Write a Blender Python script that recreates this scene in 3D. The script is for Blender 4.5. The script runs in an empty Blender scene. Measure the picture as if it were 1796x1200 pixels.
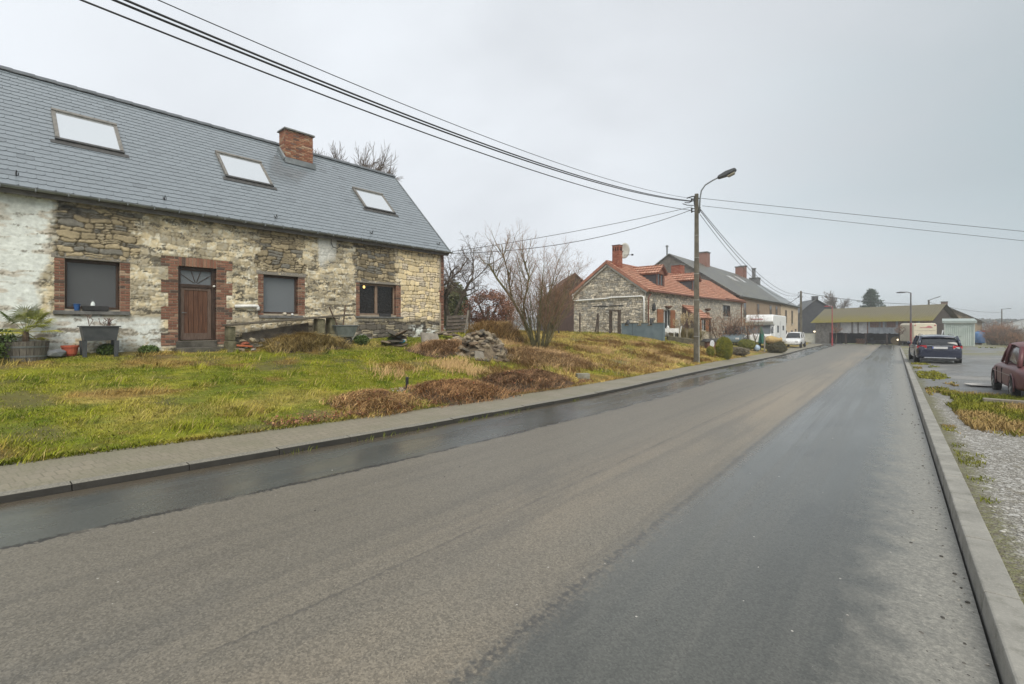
import bpy, math, random
import numpy as np
from mathutils import Vector, Matrix
R = math.radians
scene = bpy.context.scene
COL = scene.collection
EYE = 1.65
# ---------------------------------------------------------------- camera
PHI = math.atan(672 / 840)
cam = bpy.data.cameras.new("camera"); camo = bpy.data.objects.new("camera", cam); COL.objects.link(camo)
cam.sensor_width = 36.0; cam.lens = 36.0 * 840 / 1796
cam.shift_y = -28 / 1796; cam.clip_start = .05; cam.clip_end = 5000
camo.location = (0, 0, EYE); camo.rotation_euler = (R(90), 0, PHI)
scene.camera = camo
# ---------------------------------------------------------------- sky
world = bpy.data.worlds.new("World"); scene.world = world; world.use_nodes = True
SUN_EL, SUN_AZ = R(48), R(128)      # azimuth measured clockwise from +Y
def build_sky():
    nt = world.node_tree; n, l = nt.nodes, nt.links; n.clear()
    def N(t, **k):
        o = n.new(t)
        for a, b in k.items(): setattr(o, a, b)
        return o
    def M(op, a, b=None, clamp=False):
        o = N('ShaderNodeMath', operation=op, use_clamp=clamp)
        for i, x in enumerate((a, b)):
            if x is None: continue
            if isinstance(x, (int, float)): o.inputs[i].default_value = x
            else: l.new(x, o.inputs[i])
        return o.outputs[0]
    tc = N('ShaderNodeTexCoord'); sep = N('ShaderNodeSeparateXYZ'); l.new(tc.outputs['Generated'], sep.inputs[0])
    x, y, z = sep.outputs
    zz = M('ADD', M('MAXIMUM', z, 0.0), 0.22)
    cb = N('ShaderNodeCombineXYZ'); l.new(M('DIVIDE', x, zz), cb.inputs[0]); l.new(M('DIVIDE', y, zz), cb.inputs[1])
    cb.inputs[2].default_value = 3.1
    no = N('ShaderNodeTexNoise'); no.inputs['Scale'].default_value = .55; no.inputs['Detail'].default_value = 5; no.inputs['Roughness'].default_value = .5
    no.inputs['Distortion'].default_value = .3
    l.new(cb.outputs[0], no.inputs['Vector'])
    # the cloud deck is thicker and greyer towards +X (right of the road), thin and bright to the left
    az = M('ADD', M('MULTIPLY', x, .62), M('MULTIPLY', y, .42))
    mr = N('ShaderNodeMapRange', interpolation_type='SMOOTHSTEP'); mr.inputs[1].default_value = .06; mr.inputs[2].default_value = .62
    lowz = M('MULTIPLY', M('SUBTRACT', 1.0, M('DIVIDE', z, .22), True), .20)
    l.new(M('SUBTRACT', M('ADD', az, M('MULTIPLY', M('SUBTRACT', no.outputs['Fac'], .5), .85)), lowz), mr.inputs[0])
    mr2 = N('ShaderNodeMapRange', interpolation_type='SMOOTHSTEP'); mr2.inputs[1].default_value = .34; mr2.inputs[2].default_value = .66
    l.new(no.outputs['Fac'], mr2.inputs[0])
    r1 = N('ShaderNodeMix', data_type='RGBA'); r1.inputs['A'].default_value = (.735, .77, .81, 1); r1.inputs['B'].default_value = (.40, .475, .505, 1)
    l.new(mr.outputs[0], r1.inputs['Factor'])
    r2 = N('ShaderNodeMix', data_type='RGBA', blend_type='MULTIPLY'); r2.inputs['Factor'].default_value = 1
    l.new(r1.outputs['Result'], r2.inputs['A'])
    v = M('ADD', M('MULTIPLY', mr2.outputs[0], .26), .88)
    cv = N('ShaderNodeCombineColor')
    for i in range(3): l.new(v, cv.inputs[i])
    l.new(cv.outputs[0], r2.inputs['B'])
    sky = N('ShaderNodeTexSky', sky_type='NISHITA', sun_disc=False, sun_elevation=SUN_EL, sun_rotation=SUN_AZ)
    b1 = N('ShaderNodeBackground'); b1.inputs[1].default_value = .06; l.new(sky.outputs[0], b1.inputs[0])
    b2 = N('ShaderNodeBackground'); b2.inputs[1].default_value = 1.0; l.new(r2.outputs['Result'], b2.inputs[0])
    mx = N('ShaderNodeMixShader'); mx.inputs[0].default_value = .94
    l.new(b1.outputs[0], mx.inputs[1]); l.new(b2.outputs[0], mx.inputs[2])
    out = N('ShaderNodeOutputWorld'); l.new(mx.outputs[0], out.inputs[0])
build_sky()
sun = bpy.data.lights.new("sun", 'SUN'); sun.energy = 2.6; sun.angle = R(40); sun.color = (1, .94, .82)
suno = bpy.data.objects.new("sun", sun); COL.objects.link(suno)
sdir = Vector((math.sin(SUN_AZ) * math.cos(SUN_EL), math.cos(SUN_AZ) * math.cos(SUN_EL), math.sin(SUN_EL)))
suno.rotation_euler = sdir.to_track_quat('Z', 'Y').to_euler(); suno.location = sdir * 40
scene.view_settings.view_transform = 'Standard'; scene.view_settings.look = 'None'
scene.view_settings.exposure = 0.22; scene.view_settings.gamma = 1
try:
    scene.cycles.max_bounces = 6; scene.cycles.transparent_max_bounces = 12; scene.cycles.use_denoising = True
except Exception: pass

# ---------------------------------------------------------------- helpers
rng = np.random.default_rng(11); random.seed(5)
CS, SN = math.cos(PHI), math.sin(PHI)
def P(px, py, depth):
    """world point on the photograph's pixel at a camera depth in metres (used once, to read positions)"""
    u = (px - 898) / 840; v = (572 - py) / 840
    return Vector(((u * CS - SN) * depth, (u * SN + CS) * depth, EYE + v * depth))
def pnoise(x, y, seed=0):
    x = np.asarray(x, float); y = np.asarray(y, float)
    xi = np.floor(x).astype(np.int64); yi = np.floor(y).astype(np.int64); xf = x - xi; yf = y - yi
    def h(a, b):
        n = (a * 374761393 + b * 668265263 + seed * 1442695041) & 0x7fffffff
        n = ((n ^ (n >> 13)) * 1274126177) & 0x7fffffff
        n = n ^ (n >> 16)
        return (n & 0xffff) / 65535.0
    u = xf * xf * (3 - 2 * xf); w = yf * yf * (3 - 2 * yf)
    return (h(xi, yi) * (1 - u) + h(xi + 1, yi) * u) * (1 - w) + (h(xi, yi + 1) * (1 - u) + h(xi + 1, yi + 1) * u) * w
def fbm(x, y, seed=0, o=4):
    s = 0; a = .5; t = 0
    for i in range(o):
        s = s + a * pnoise(np.asarray(x) * 2 ** i, np.asarray(y) * 2 ** i, seed + i * 17); t += a; a *= .5
    return s / t
def sst(a, b, x):
    t = np.clip((x - a) / (b - a), 0, 1); return t * t * (3 - 2 * t)

def link(name, me, mat=None, parent=None, smooth=False, bevel=0, subsurf=0, loc=None):
    o = bpy.data.objects.new(name, me); COL.objects.link(o)
    for m in (mat if isinstance(mat, (list, tuple)) else [mat]):
        if m: me.materials.append(m)
    if parent: o.parent = parent
    if loc is not None: o.location = loc
    if smooth: me.polygons.foreach_set('use_smooth', [True] * len(me.polygons))
    if bevel:
        b = o.modifiers.new('bevel', 'BEVEL'); b.width = bevel; b.segments = 2; b.limit_method = 'ANGLE'; b.angle_limit = R(40)
    if subsurf:
        s = o.modifiers.new('sub', 'SUBSURF'); s.levels = s.render_levels = subsurf
    return o
def np_mesh(name, verts, faces, k, col=None):
    """verts (n,3); faces (m,k) array or list of arrays of different k"""
    me = bpy.data.meshes.new(name); verts = np.asarray(verts, np.float32)
    fl = [np.asarray(faces)] if k else [np.asarray(f) for f in faces]
    fl = [f for f in fl if len(f)]
    me.vertices.add(len(verts)); me.vertices.foreach_set('co', verts.ravel())
    lo = np.concatenate([f.ravel() for f in fl]).astype(np.int32)
    ct = np.concatenate([np.full(len(f), f.shape[1], np.int32) for f in fl])
    st = np.concatenate([[0], np.cumsum(ct)[:-1]]).astype(np.int32)
    me.loops.add(len(lo)); me.loops.foreach_set('vertex_index', lo)
    me.polygons.add(len(ct)); me.polygons.foreach_set('loop_start', st); me.polygons.foreach_set('loop_total', ct)
    if col is not None:
        a = me.color_attributes.new('Col', 'FLOAT_COLOR', 'POINT'); c = np.ones((len(verts), 4), np.float32); c[:, :3] = col
        a.data.foreach_set('color', c.ravel())
    me.update(calc_edges=True); me.validate()
    return me
class MB:
    def __init__(s): s.v = []; s.f = []; s.c = []; s.col = None
    def add(s, vs, fs):
        b = len(s.v); s.v += [tuple(v) for v in vs]; s.f += [tuple(i + b for i in f) for f in fs]
        if s.col is not None: s.c += [s.col] * len(vs)
        return s
    def box(s, x0, x1, y0, y1, z0, z1):
        return s.add([(x0, y0, z0), (x1, y0, z0), (x1, y1, z0), (x0, y1, z0), (x0, y0, z1), (x1, y0, z1), (x1, y1, z1), (x0, y1, z1)],
                     [(0, 3, 2, 1), (4, 5, 6, 7), (0, 1, 5, 4), (1, 2, 6, 5), (2, 3, 7, 6), (3, 0, 4, 7)])
    def hexa(s, p): return s.add(p, [(0, 3, 2, 1), (4, 5, 6, 7), (0, 1, 5, 4), (1, 2, 6, 5), (2, 3, 7, 6), (3, 0, 4, 7)])
    def prism(s, poly, a, b, axis=1):
        n = len(poly)
        def mk(p, t): return {0: (t, p[0], p[1]), 1: (p[0], t, p[1]), 2: (p[0], p[1], t)}[axis]
        return s.add([mk(p, a) for p in poly] + [mk(p, b) for p in poly],
                     [tuple(range(n)), tuple(range(2 * n - 1, n - 1, -1))] + [(i, i + n, (i + 1) % n + n, (i + 1) % n) for i in range(n)])
    def slab(s, quad, th):
        q = [Vector(p) for p in quad]; nn = (q[1] - q[0]).cross(q[3] - q[0]).normalized() * th
        return s.hexa([p - nn for p in q] + q)
    def tube(s, pts, rad, n=6, cap=True):
        pts = [Vector(p) for p in pts]; m = len(pts)
        rad = rad if isinstance(rad, (list, tuple, np.ndarray)) else [rad] * m
        vs = []; up = None
        for i, p in enumerate(pts):
            d = (pts[min(i + 1, m - 1)] - pts[max(i - 1, 0)])
            if d.length < 1e-9: d = Vector((0, 0, 1))
            d.normalize()
            if up is None: up = d.orthogonal().normalized()
            else:
                up = up - d * up.dot(d)
                up = up.normalized() if up.length > 1e-6 else d.orthogonal().normalized()
            w = d.cross(up)
            for k in range(n):
                a = 2 * math.pi * k / n; vs.append(p + (up * math.cos(a) + w * math.sin(a)) * rad[i])
        fs = [(i * n + k, i * n + (k + 1) % n, (i + 1) * n + (k + 1) % n, (i + 1) * n + k) for i in range(m - 1) for k in range(n)]
        if cap: fs += [tuple(range(n - 1, -1, -1)), tuple((m - 1) * n + k for k in range(n))]
        return s.add(vs, fs)
    def lathe(s, prof, n=16, o=(0, 0, 0), axis=2):
        vs = []
        for r, h in prof:
            for k in range(n):
                a = 2 * math.pi * k / n; x, y = r * math.cos(a), r * math.sin(a)
                vs.append({2: (o[0] + x, o[1] + y, o[2] + h), 0: (o[0] + h, o[1] + x, o[2] + y), 1: (o[0] + x, o[1] + h, o[2] + y)}[axis])
        m = len(prof)
        fs = [(i * n + k, i * n + (k + 1) % n, (i + 1) * n + (k + 1) % n, (i + 1) * n + k) for i in range(m - 1) for k in range(n)]
        fs += [tuple(range(n - 1, -1, -1)), tuple((m - 1) * n + k for k in range(n))]
        return s.add(vs, fs)
    def rock(s, c, r, rg, sc=(1, 1, 1), rot=True):
        g = (1 + 5 ** .5) / 2
        base = [(-1, g, 0), (1, g, 0), (-1, -g, 0), (1, -g, 0), (0, -1, g), (0, 1, g), (0, -1, -g), (0, 1, -g), (g, 0, -1), (g, 0, 1), (-g, 0, -1), (-g, 0, 1)]
        fs = [(0, 11, 5), (0, 5, 1), (0, 1, 7), (0, 7, 10), (0, 10, 11), (1, 5, 9), (5, 11, 4), (11, 10, 2), (10, 7, 6), (7, 1, 8), (3, 9, 4), (3, 4, 2), (3, 2, 6), (3, 6, 8), (3, 8, 9), (4, 9, 5), (2, 4, 11), (6, 2, 10), (8, 6, 7), (9, 8, 1)]
        m = Matrix.Rotation(rg.uniform(0, 6.28), 3, 'Z') @ Matrix.Rotation(rg.uniform(-.5, .5), 3, 'X') if rot else Matrix.Identity(3)
        vs = []
        for b in base:
            v = Vector(b).normalized() * r * rg.uniform(.75, 1.15); v = Vector((v.x * sc[0], v.y * sc[1], v.z * sc[2])); vs.append(Vector(c) + m @ v)
        return s.add(vs, fs)
    def bricks(s, x0, x1, z0, z1, y0, y1, bw=.21, bh=.066, mo=.014, pal=None, vertical=False, rg=None):
        rg = rg or rng
        nr = max(1, round((z1 - z0) / (bh if not vertical else bw))) if not vertical else 1
        if vertical:
            n = max(1, round((x1 - x0) / bh)); w = (x1 - x0) / n
            for i in range(n):
                s.col = brick_col(rg, pal); j = rg.uniform(-.004, .004)
                s.box(x0 + i * w + mo / 2, x0 + (i + 1) * w - mo / 2, y0 + j, y1, z0, z1)
            s.col = None; return s
        h = (z1 - z0) / nr
        for r in range(nr):
            x = x0 - (bw / 2 if r % 2 else 0)
            while x < x1 - .01:
                a, b = max(x, x0), min(x + bw, x1); x += bw
                if b - a < .02: continue
                s.col = brick_col(rg, pal); j = rg.uniform(-.004, .004)
                s.box(a + mo / 2, b - mo / 2, y0 + j, y1, z0 + r * h + mo / 2, z0 + (r + 1) * h - mo / 2)
        s.col = None; return s
    def build(s, name, mat=None, parent=None, **k):
        me = bpy.data.meshes.new(name); me.from_pydata(s.v, [], s.f)
        if s.c and len(s.c) == len(s.v):
            a = me.color_attributes.new('Col', 'FLOAT_COLOR', 'POINT')
            c = np.ones((len(s.v), 4), np.float32); c[:, :3] = np.array(s.c); a.data.foreach_set('color', c.ravel())
        me.update()
        return link(name, me, mat, parent, **k)
def brick_col(rg, pal=None):
    a = pal or (((.23, .112, .075), 6), ((.185, .09, .062), 4), ((.28, .155, .105), 3), ((.11, .075, .06), 2), ((.34, .24, .17), .8))
    w = np.array([q[1] for q in a], float); i = rg.choice(len(a), p=w / w.sum()); f = rg.uniform(.82, 1.18)
    return tuple(min(1, q * f) for q in a[i][0])
def empty(name, loc=(0, 0, 0), rz=0, parent=None):
    o = bpy.data.objects.new(name, None); COL.objects.link(o); o.location = loc; o.rotation_euler = (0, 0, rz); o.empty_display_size = .2
    if parent: o.parent = parent
    return o
def tag(o, label=None, cat=None, group=None, kind=None):
    if label: o['label'] = label
    if cat: o['category'] = cat
    if group: o['group'] = group
    if kind: o['kind'] = kind
    return o
def thing(name, label, cat, loc=(0, 0, 0), rz=0, group=None): return tag(empty(name, loc, rz), label, cat, group)
def copy_tree(o, parent=None):
    c = o.copy(); COL.objects.link(c)
    if parent: c.parent = parent
    for ch in list(o.children): copy_tree(ch, c)
    return c

# ---------------------------------------------------------------- materials
MATS = {}
class NT:
    def __init__(s, name):
        s.m = bpy.data.materials.new(name); s.m.use_nodes = True; s.t = s.m.node_tree; s.n = s.t.nodes; s.l = s.t.links
        s.b = s.n['Principled BSDF']; s.o = s.n['Material Output']
    def N(s, t, **k):
        o = s.n.new(t)
        for a, b in k.items(): setattr(o, a, b)
        return o
    def put(s, sock, v):
        if isinstance(v, bpy.types.NodeSocket): s.l.new(v, sock)
        elif isinstance(v, (tuple, list)): sock.default_value = tuple(v) + ((1,) if len(v) == 3 and sock.type == 'RGBA' else ())
        else: sock.default_value = v
    def math(s, op, a, b=None, c=None, clamp=False):
        o = s.N('ShaderNodeMath', operation=op, use_clamp=clamp)
        for i, x in enumerate((a, b, c)):
            if x is not None: s.put(o.inputs[i], x)
        return o.outputs[0]
    def noise(s, scale, detail=3, rough=.55, vec=None, dist=0):
        o = s.N('ShaderNodeTexNoise'); o.inputs['Scale'].default_value = scale; o.inputs['Detail'].default_value = detail
        o.inputs['Roughness'].default_value = rough; o.inputs['Distortion'].default_value = dist
        s.l.new(vec or s.pos(), o.inputs['Vector']); return o.outputs['Fac']
    def pos(s):
        if not hasattr(s, '_p'): s._p = s.N('ShaderNodeNewGeometry').outputs['Position']
        return s._p
    def obj(s):
        if not hasattr(s, '_o'): s._o = s.N('ShaderNodeTexCoord').outputs['Object']
        return s._o
    def scaled(s, vec, sc):
        o = s.N('ShaderNodeMapping'); o.inputs['Scale'].default_value = sc; s.l.new(vec, o.inputs[0]); return o.outputs[0]
    def ramp(s, v, a, b, smooth=True):
        o = s.N('ShaderNodeMapRange', interpolation_type='SMOOTHSTEP' if smooth else 'LINEAR'); s.put(o.inputs[0], v)
        s.put(o.inputs[1], a); s.put(o.inputs[2], b); return o.outputs[0]
    def mix(s, f, a, b, mode='MIX'):
        o = s.N('ShaderNodeMix', data_type='RGBA', blend_type=mode); s.put(o.inputs['Factor'], f); s.put(o.inputs['A'], a); s.put(o.inputs['B'], b); return o.outputs['Result']
    def lerp(s, f, a, b): 
        o = s.N('ShaderNodeMix', data_type='FLOAT'); s.put(o.inputs[0], f); s.put(o.inputs[2], a); s.put(o.inputs[3], b); return o.outputs[0]
    def attr(s, n='Col'):
        o = s.N('ShaderNodeAttribute', attribute_name=n); return o
    def bump(s, h, strength=.3, dist=.01):
        o = s.N('ShaderNodeBump'); o.inputs['Strength'].default_value = strength; o.inputs['Distance'].default_value = dist
        s.l.new(h, o.inputs['Height']); s.l.new(o.outputs[0], s.b.inputs['Normal'])
    def fin(s, col, rough=.7, spec=.5, metal=0):
        s.put(s.b.inputs['Base Color'], col); s.put(s.b.inputs['Roughness'], rough); s.put(s.b.inputs['Specular IOR Level'], spec); s.put(s.b.inputs['Metallic'], metal)
        return s.m
def mnoise(name, c1, c2, scale=6, rough=.75, bump=.2, bdist=.01, fine=60, spec=.4, metal=0, lo=.35, hi=.65, obj=False, stretch=None):
    if name in MATS: return MATS[name]
    t = NT(name); v = t.obj() if obj else t.pos()
    if stretch: v = t.scaled(v, stretch)
    n1 = t.noise(scale, 4, vec=v); n2 = t.noise(fine, 2, vec=v)
    f = t.ramp(t.math('ADD', t.math('MULTIPLY', n1, .75), t.math('MULTIPLY', n2, .25)), lo, hi)
    if bump: t.bump(t.math('ADD', n2, n1), bump, bdist)
    MATS[name] = t.fin(t.mix(f, c1, c2), t.lerp(n1, rough - .08, rough + .08), spec, metal); return MATS[name]
def mattr(name, rough=.8, scale=25, amt=.35, bump=.3, bdist=.01, spec=.35, trans=0):
    if name in MATS: return MATS[name]
    t = NT(name); n1 = t.noise(scale, 4); n2 = t.noise(scale * 5, 2)
    g = t.math('ADD', t.math('MULTIPLY', n1, amt * 2), 1 - amt)
    c = t.N('ShaderNodeVectorMath', operation='SCALE'); t.l.new(t.attr().outputs['Color'], c.inputs[0]); t.l.new(g, c.inputs['Scale'])
    if bump: t.bump(t.math('ADD', n1, t.math('MULTIPLY', n2, .4)), bump, bdist)
    MATS[name] = t.fin(c.outputs[0], rough, spec); return MATS[name]
def mplain(name, c, rough=.5, spec=.5, metal=0, coat=0):
    if name in MATS: return MATS[name]
    t = NT(name); n = t.noise(14, 4); f = t.ramp(n, .3, .7)
    m = t.fin(t.mix(f, tuple(q * .86 for q in c), tuple(min(1, q * 1.1) for q in c)), t.lerp(f, rough * .85, min(1, rough * 1.15)), spec, metal)
    if coat: t.b.inputs['Coat Weight'].default_value = coat; t.b.inputs['Coat Roughness'].default_value = .06
    MATS[name] = m; return m
def mglass(name, c=(.05, .055, .06), rough=.03, alpha=1.0):
    if name in MATS: return MATS[name]
    t = NT(name); t.fin(c, rough, .8)
    n = t.noise(1.3, 2); t.bump(n, .06, .02)
    if alpha < 1:
        tr = t.N('ShaderNodeBsdfTransparent'); mx = t.N('ShaderNodeMixShader'); mx.inputs[0].default_value = alpha
        t.l.new(tr.outputs[0], mx.inputs[1]); t.l.new(t.b.outputs[0], mx.inputs[2]); t.l.new(mx.outputs[0], t.o.inputs[0])
    MATS[name] = t.m; return t.m
def memit(name, c, s):
    t = NT(name); t.fin(c, .4); t.b.inputs['Emission Color'].default_value = (*c, 1); t.b.inputs['Emission Strength'].default_value = s; return t.m

# ---------------------------------------------------------------- ground shape
def smooth_line(ys, xs, w=3.0):
    yy = np.arange(-60, 140, .25); v = np.interp(yy, ys, xs); k = int(w / .25); kk = np.ones(2 * k + 1) / (2 * k + 1)
    v = np.convolve(np.pad(v, k, mode='edge'), kk, 'valid'); v = np.convolve(np.pad(v, k, mode='edge'), kk, 'valid')
    return lambda y: np.interp(y, yy, v)
kerbL = smooth_line([-60, -25, -3, .5, 3.7, 11, 20, 38, 58, 76, 90], [-10, -8.4, -6.8, -6.52, -6.2, -5.9, -6.2, -6.3, -7.1, -7.6, -9], 1.5)
swkL = smooth_line([-60, -25, -3, .3, 4, 13, 24, 38, 58, 76, 90], [-12, -10, -8.3, -7.95, -7.38, -7.08, -7.45, -7.55, -8.5, -9.2, -11], 1.5)
KERBR = .385
def roadz(y): return -.0125 * np.clip(y, -60, 110)
def lawnz(x, y):
    x = np.asarray(x, float); y = np.asarray(y, float)
    e = swkL(y); t = np.clip((e - x) / 8.0, 0, 1); base = roadz(y) + .082
    H = np.interp(y, [-10, 5, 14, 20, 34, 45, 60, 76, 92, 120], [.98, 1.0, 1.3, 1.22, 1.0, .55, -.3, -.75, -1.0, -1.2])
    p = np.interp(y, [20, 31], [.92, 1.5])
    b = (fbm(x * .9, y * .9, 3) - .5) * .14 * np.clip(t * 6, 0, 1)
    return base + (H - base) * (1 - (1 - t) ** p) + b + np.clip((e - 8 - x), 0, 60) * .004
def lotz(x, y):
    x = np.asarray(x, float); y = np.asarray(y, float)
    k = sst(.6, 6, x); return (roadz(y) + .1) * (1 - k) + (-.0078 * np.clip(y, -60, 110) + .1) * k
def lz(x, y): return float(lawnz(x, y))
def rz_(x, y): return float(lotz(x, y))
def grid_mesh(name, xs, ys, zf, cond=None):
    X, Y = np.meshgrid(xs, ys); Z = zf(X, Y); nx = len(xs); ny = len(ys)
    i = np.arange(nx - 1)[None, :] + nx * np.arange(ny - 1)[:, None]
    f = np.stack([i, i + 1, i + 1 + nx, i + nx], -1).reshape(-1, 4)
    if cond is not None:
        xc = ((X[:-1, :-1] + X[1:, 1:]) / 2).ravel(); yc = ((Y[:-1, :-1] + Y[1:, 1:]) / 2).ravel(); f = f[cond(xc, yc)]
    return np.stack([X.ravel(), Y.ravel(), Z.ravel()], 1), f

def gpt(px, py, zf=lawnz):
    """where the sight line through a pixel of the photograph meets the ground"""
    lo, hi = 1.0, 300.0; d = P(px, py, 1.0) - Vector((0, 0, EYE))
    for dist in np.arange(1.0, 120, .25):
        if EYE + d.z * dist < float(zf(d.x * dist, d.y * dist)): hi = dist; lo = dist - .25; break
    for _ in range(30):
        m = (lo + hi) / 2
        if EYE + d.z * m > float(zf(d.x * m, d.y * m)): lo = m
        else: hi = m
    return Vector((d.x * lo, d.y * lo, EYE + d.z * lo))

# ================================================================ GROUND
def ground_far(x, y):
    x = np.asarray(x, float); y = np.asarray(y, float)
    near = np.where(x < -3, lawnz(np.minimum(x, -7), y), lotz(np.maximum(x, 3), y)) - .55
    far = -1.6 - .002 * np.clip(y, 0, 800)
    k = sst(85, 140, np.maximum(np.abs(x), y)); return near * (1 - k) + far * k
gx = np.concatenate([np.linspace(-800, -120, 14), np.linspace(-100, 100, 81), np.linspace(120, 800, 14)])
gy = np.concatenate([np.linspace(-80, 150, 93), np.linspace(170, 800, 14)])
v, f = grid_mesh('ground', gx, gy, ground_far)
gm = mnoise('field_grass', (.10, .12, .05), (.17, .15, .07), .35, .9, .3, .05, 8)
tag(link('ground', np_mesh('ground', v, f, 4), gm, smooth=True), kind='structure')
# ---- road
def road_mat():
    t = NT('asphalt'); p = t.pos(); sx = t.N('ShaderNodeSeparateXYZ'); t.l.new(p, sx.inputs[0]); x = sx.outputs[0]
    lat = t.attr('lat').outputs['Fac']
    big = t.noise(.45, 4, vec=t.scaled(p, (1.0, .22, 1))); mid = t.noise(5, 5); mid2 = t.noise(26, 3); fine = t.noise(150, 2, .7); fine2 = t.noise(62, 3, .7)
    wob = t.math('ADD', t.math('MULTIPLY', t.math('SUBTRACT', mid, .5), .10), t.math('MULTIPLY', t.math('SUBTRACT', mid2, .5), .16))
    xw = t.math('ADD', x, wob); lw = t.math('ADD', lat, wob)
    mR = t.ramp(t.math('ADD', xw, t.math('MULTIPLY', t.math('SUBTRACT', mid2, .5), .16)), -1.72, -1.42); mL = t.math('SUBTRACT', 1.0, t.ramp(lw, 1.36, 1.43))
    inner = t.ramp(t.math('ADD', xw, t.math('MULTIPLY', t.math('SUBTRACT', big, .5), .9)), -3.3, -2.2)
    tan = t.mix(inner, (.138, .124, .100), (.228, .188, .136))
    tan = t.mix(t.ramp(big, .35, .7), tan, (.150, .136, .110))
    streak = t.noise(1.0, 4, vec=t.scaled(p, (5.5, .10, 1))); patch = t.noise(.8, 5, vec=t.scaled(p, (1.0, .5, 1)), dist=.6)
    tan = t.mix(t.math('MULTIPLY', t.ramp(streak, .48, .62), .34), tan, (.098, .090, .076)); tan = t.mix(t.math('MULTIPLY', t.ramp(patch, .55, .68), .30), tan, (.10, .095, .084))
    dark = t.mix(t.ramp(big, .3, .7), (.058, .060, .054), (.088, .090, .080)); dark = t.mix(t.math('MULTIPLY', t.ramp(streak, .46, .64), .28), dark, (.115, .113, .10)); dark = t.mix(t.math('MULTIPLY', t.ramp(patch, .54, .64), .5), dark, (.042, .044, .041))
    gut = t.ramp(t.math('ADD', x, t.math('MULTIPLY', t.math('SUBTRACT', mid, .5), .7)), -.32, .22)
    dark = t.mix(gut, dark, t.mix(t.ramp(mid2, .3, .7), (.165, .158, .138), (.235, .225, .195)))
    left = t.mix(t.ramp(big, .35, .65), (.052, .058, .057), (.080, .087, .083))
    dirt = t.math('SUBTRACT', 1.0, t.ramp(t.math('ADD', lat, t.math('MULTIPLY', t.math('SUBTRACT', mid, .5), .35)), .10, .40))
    left = t.mix(dirt, left, (.085, .07, .05))
    c = t.mix(mL, t.mix(mR, tan, dark), left)
    # aggregate chips
    vo = t.N('ShaderNodeTexVoronoi', feature='F1'); vo.inputs['Scale'].default_value = 95; t.l.new(p, vo.inputs['Vector'])
    sp = t.N('ShaderNodeSeparateColor'); t.l.new(vo.outputs['Color'], sp.inputs[0])
    chip = t.math('ADD', t.math('MULTIPLY', sp.outputs[0], .6), .70)
    chip2 = t.math('MULTIPLY', chip, t.math('ADD', t.math('MULTIPLY', t.math('ADD', fine, fine2), .9), .12))
    amt = t.lerp(t.math('MAXIMUM', t.math('MULTIPLY', mR, .65), mL), 1.0, .55)
    g = t.lerp(amt, 1.0, chip2)
    vm = t.N('ShaderNodeVectorMath', operation='SCALE'); t.l.new(c, vm.inputs[0]); t.l.new(g, vm.inputs['Scale']); c = vm.outputs[0]
    # pale grit, dark tar seams
    v2 = t.N('ShaderNodeTexVoronoi', feature='F1'); v2.inputs['Scale'].default_value = 7; t.l.new(p, v2.inputs['Vector'])
    s2 = t.N('ShaderNodeSeparateColor'); t.l.new(v2.outputs['Color'], s2.inputs[0])
    speck = t.math('MULTIPLY', t.math('LESS_THAN', v2.outputs['Distance'], .045), t.math('GREATER_THAN', s2.outputs[0], .72))
    c = t.mix(speck, c, (.42, .40, .36))
    def seam(val, at, w, brk): 
        d = t.math('ABSOLUTE', t.math('SUBTRACT', val, at)); s = t.math('SUBTRACT', 1.0, t.ramp(d, w * .3, w)); return t.math('MULTIPLY', s, t.ramp(brk, .38, .55))
    xs = t.math('ADD', x, t.math('MULTIPLY', wob, .5)); ls = t.math('ADD', lat, wob)
    c = t.mix(t.math('MULTIPLY', seam(xs, -2.67, .016, t.noise(1.1, 3)), .55), c, (.06, .055, .05))
    c = t.mix(t.math('MULTIPLY', seam(xw, -1.57, .05, mid2), .55), c, (.03, .03, .03))
    c = t.mix(seam(ls, 1.40, .05, t.noise(1.7, 2)), c, (.025, .025, .025))
    wet = t.math('MULTIPLY', t.ramp(big, .3, .68), t.ramp(streak, .62, .44))
    rr = t.lerp(gut, t.lerp(wet, .27, .14), .40); rl = t.lerp(t.ramp(t.noise(.9, 3, vec=t.scaled(p, (1.6, .35, 1))), .38, .62), .14, .30)
    rough = t.lerp(mL, t.lerp(mR, .46, rr), rl)
    h = t.math('ADD', t.math('MULTIPLY', fine, .6), t.math('MULTIPLY', sp.outputs[0], .4))
    bs = t.N('ShaderNodeBump'); bs.inputs['Distance'].default_value = .004; t.put(bs.inputs['Strength'], t.lerp(mL, t.lerp(mR, .38, .15), .08)); t.l.new(h, bs.inputs['Height']); t.l.new(bs.outputs[0], t.b.inputs['Normal'])
    return t.fin(c, rough, .5)
ys = np.concatenate([np.arange(-16, 30, .5), np.arange(30, 84.1, 1)])
tt = np.linspace(0, 1, 25)
kl = kerbL(ys)
X = kl[:, None] + (KERBR + np.where(ys > 66, (ys - 66) * .5, 0)[:, None] - kl[:, None]) * tt[None, :]
Y = np.repeat(ys[:, None], 25, 1); lat = X - kl[:, None]
Z = roadz(Y) + .03 * np.sin(np.pi * tt)[None, :] ** .7
i = np.arange(24)[None, :] + 25 * np.arange(len(ys) - 1)[:, None]
me = np_mesh('road', np.stack([X.ravel(), Y.ravel(), Z.ravel()], 1), np.stack([i, i + 1, i + 26, i + 25], -1).reshape(-1, 4), 4)
a = me.attributes.new('lat', 'FLOAT', 'POINT'); a.data.foreach_set('value', lat.ravel().astype(np.float32))
ASPH = road_mat(); tag(link('road', me, ASPH, smooth=True), kind='structure')
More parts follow.
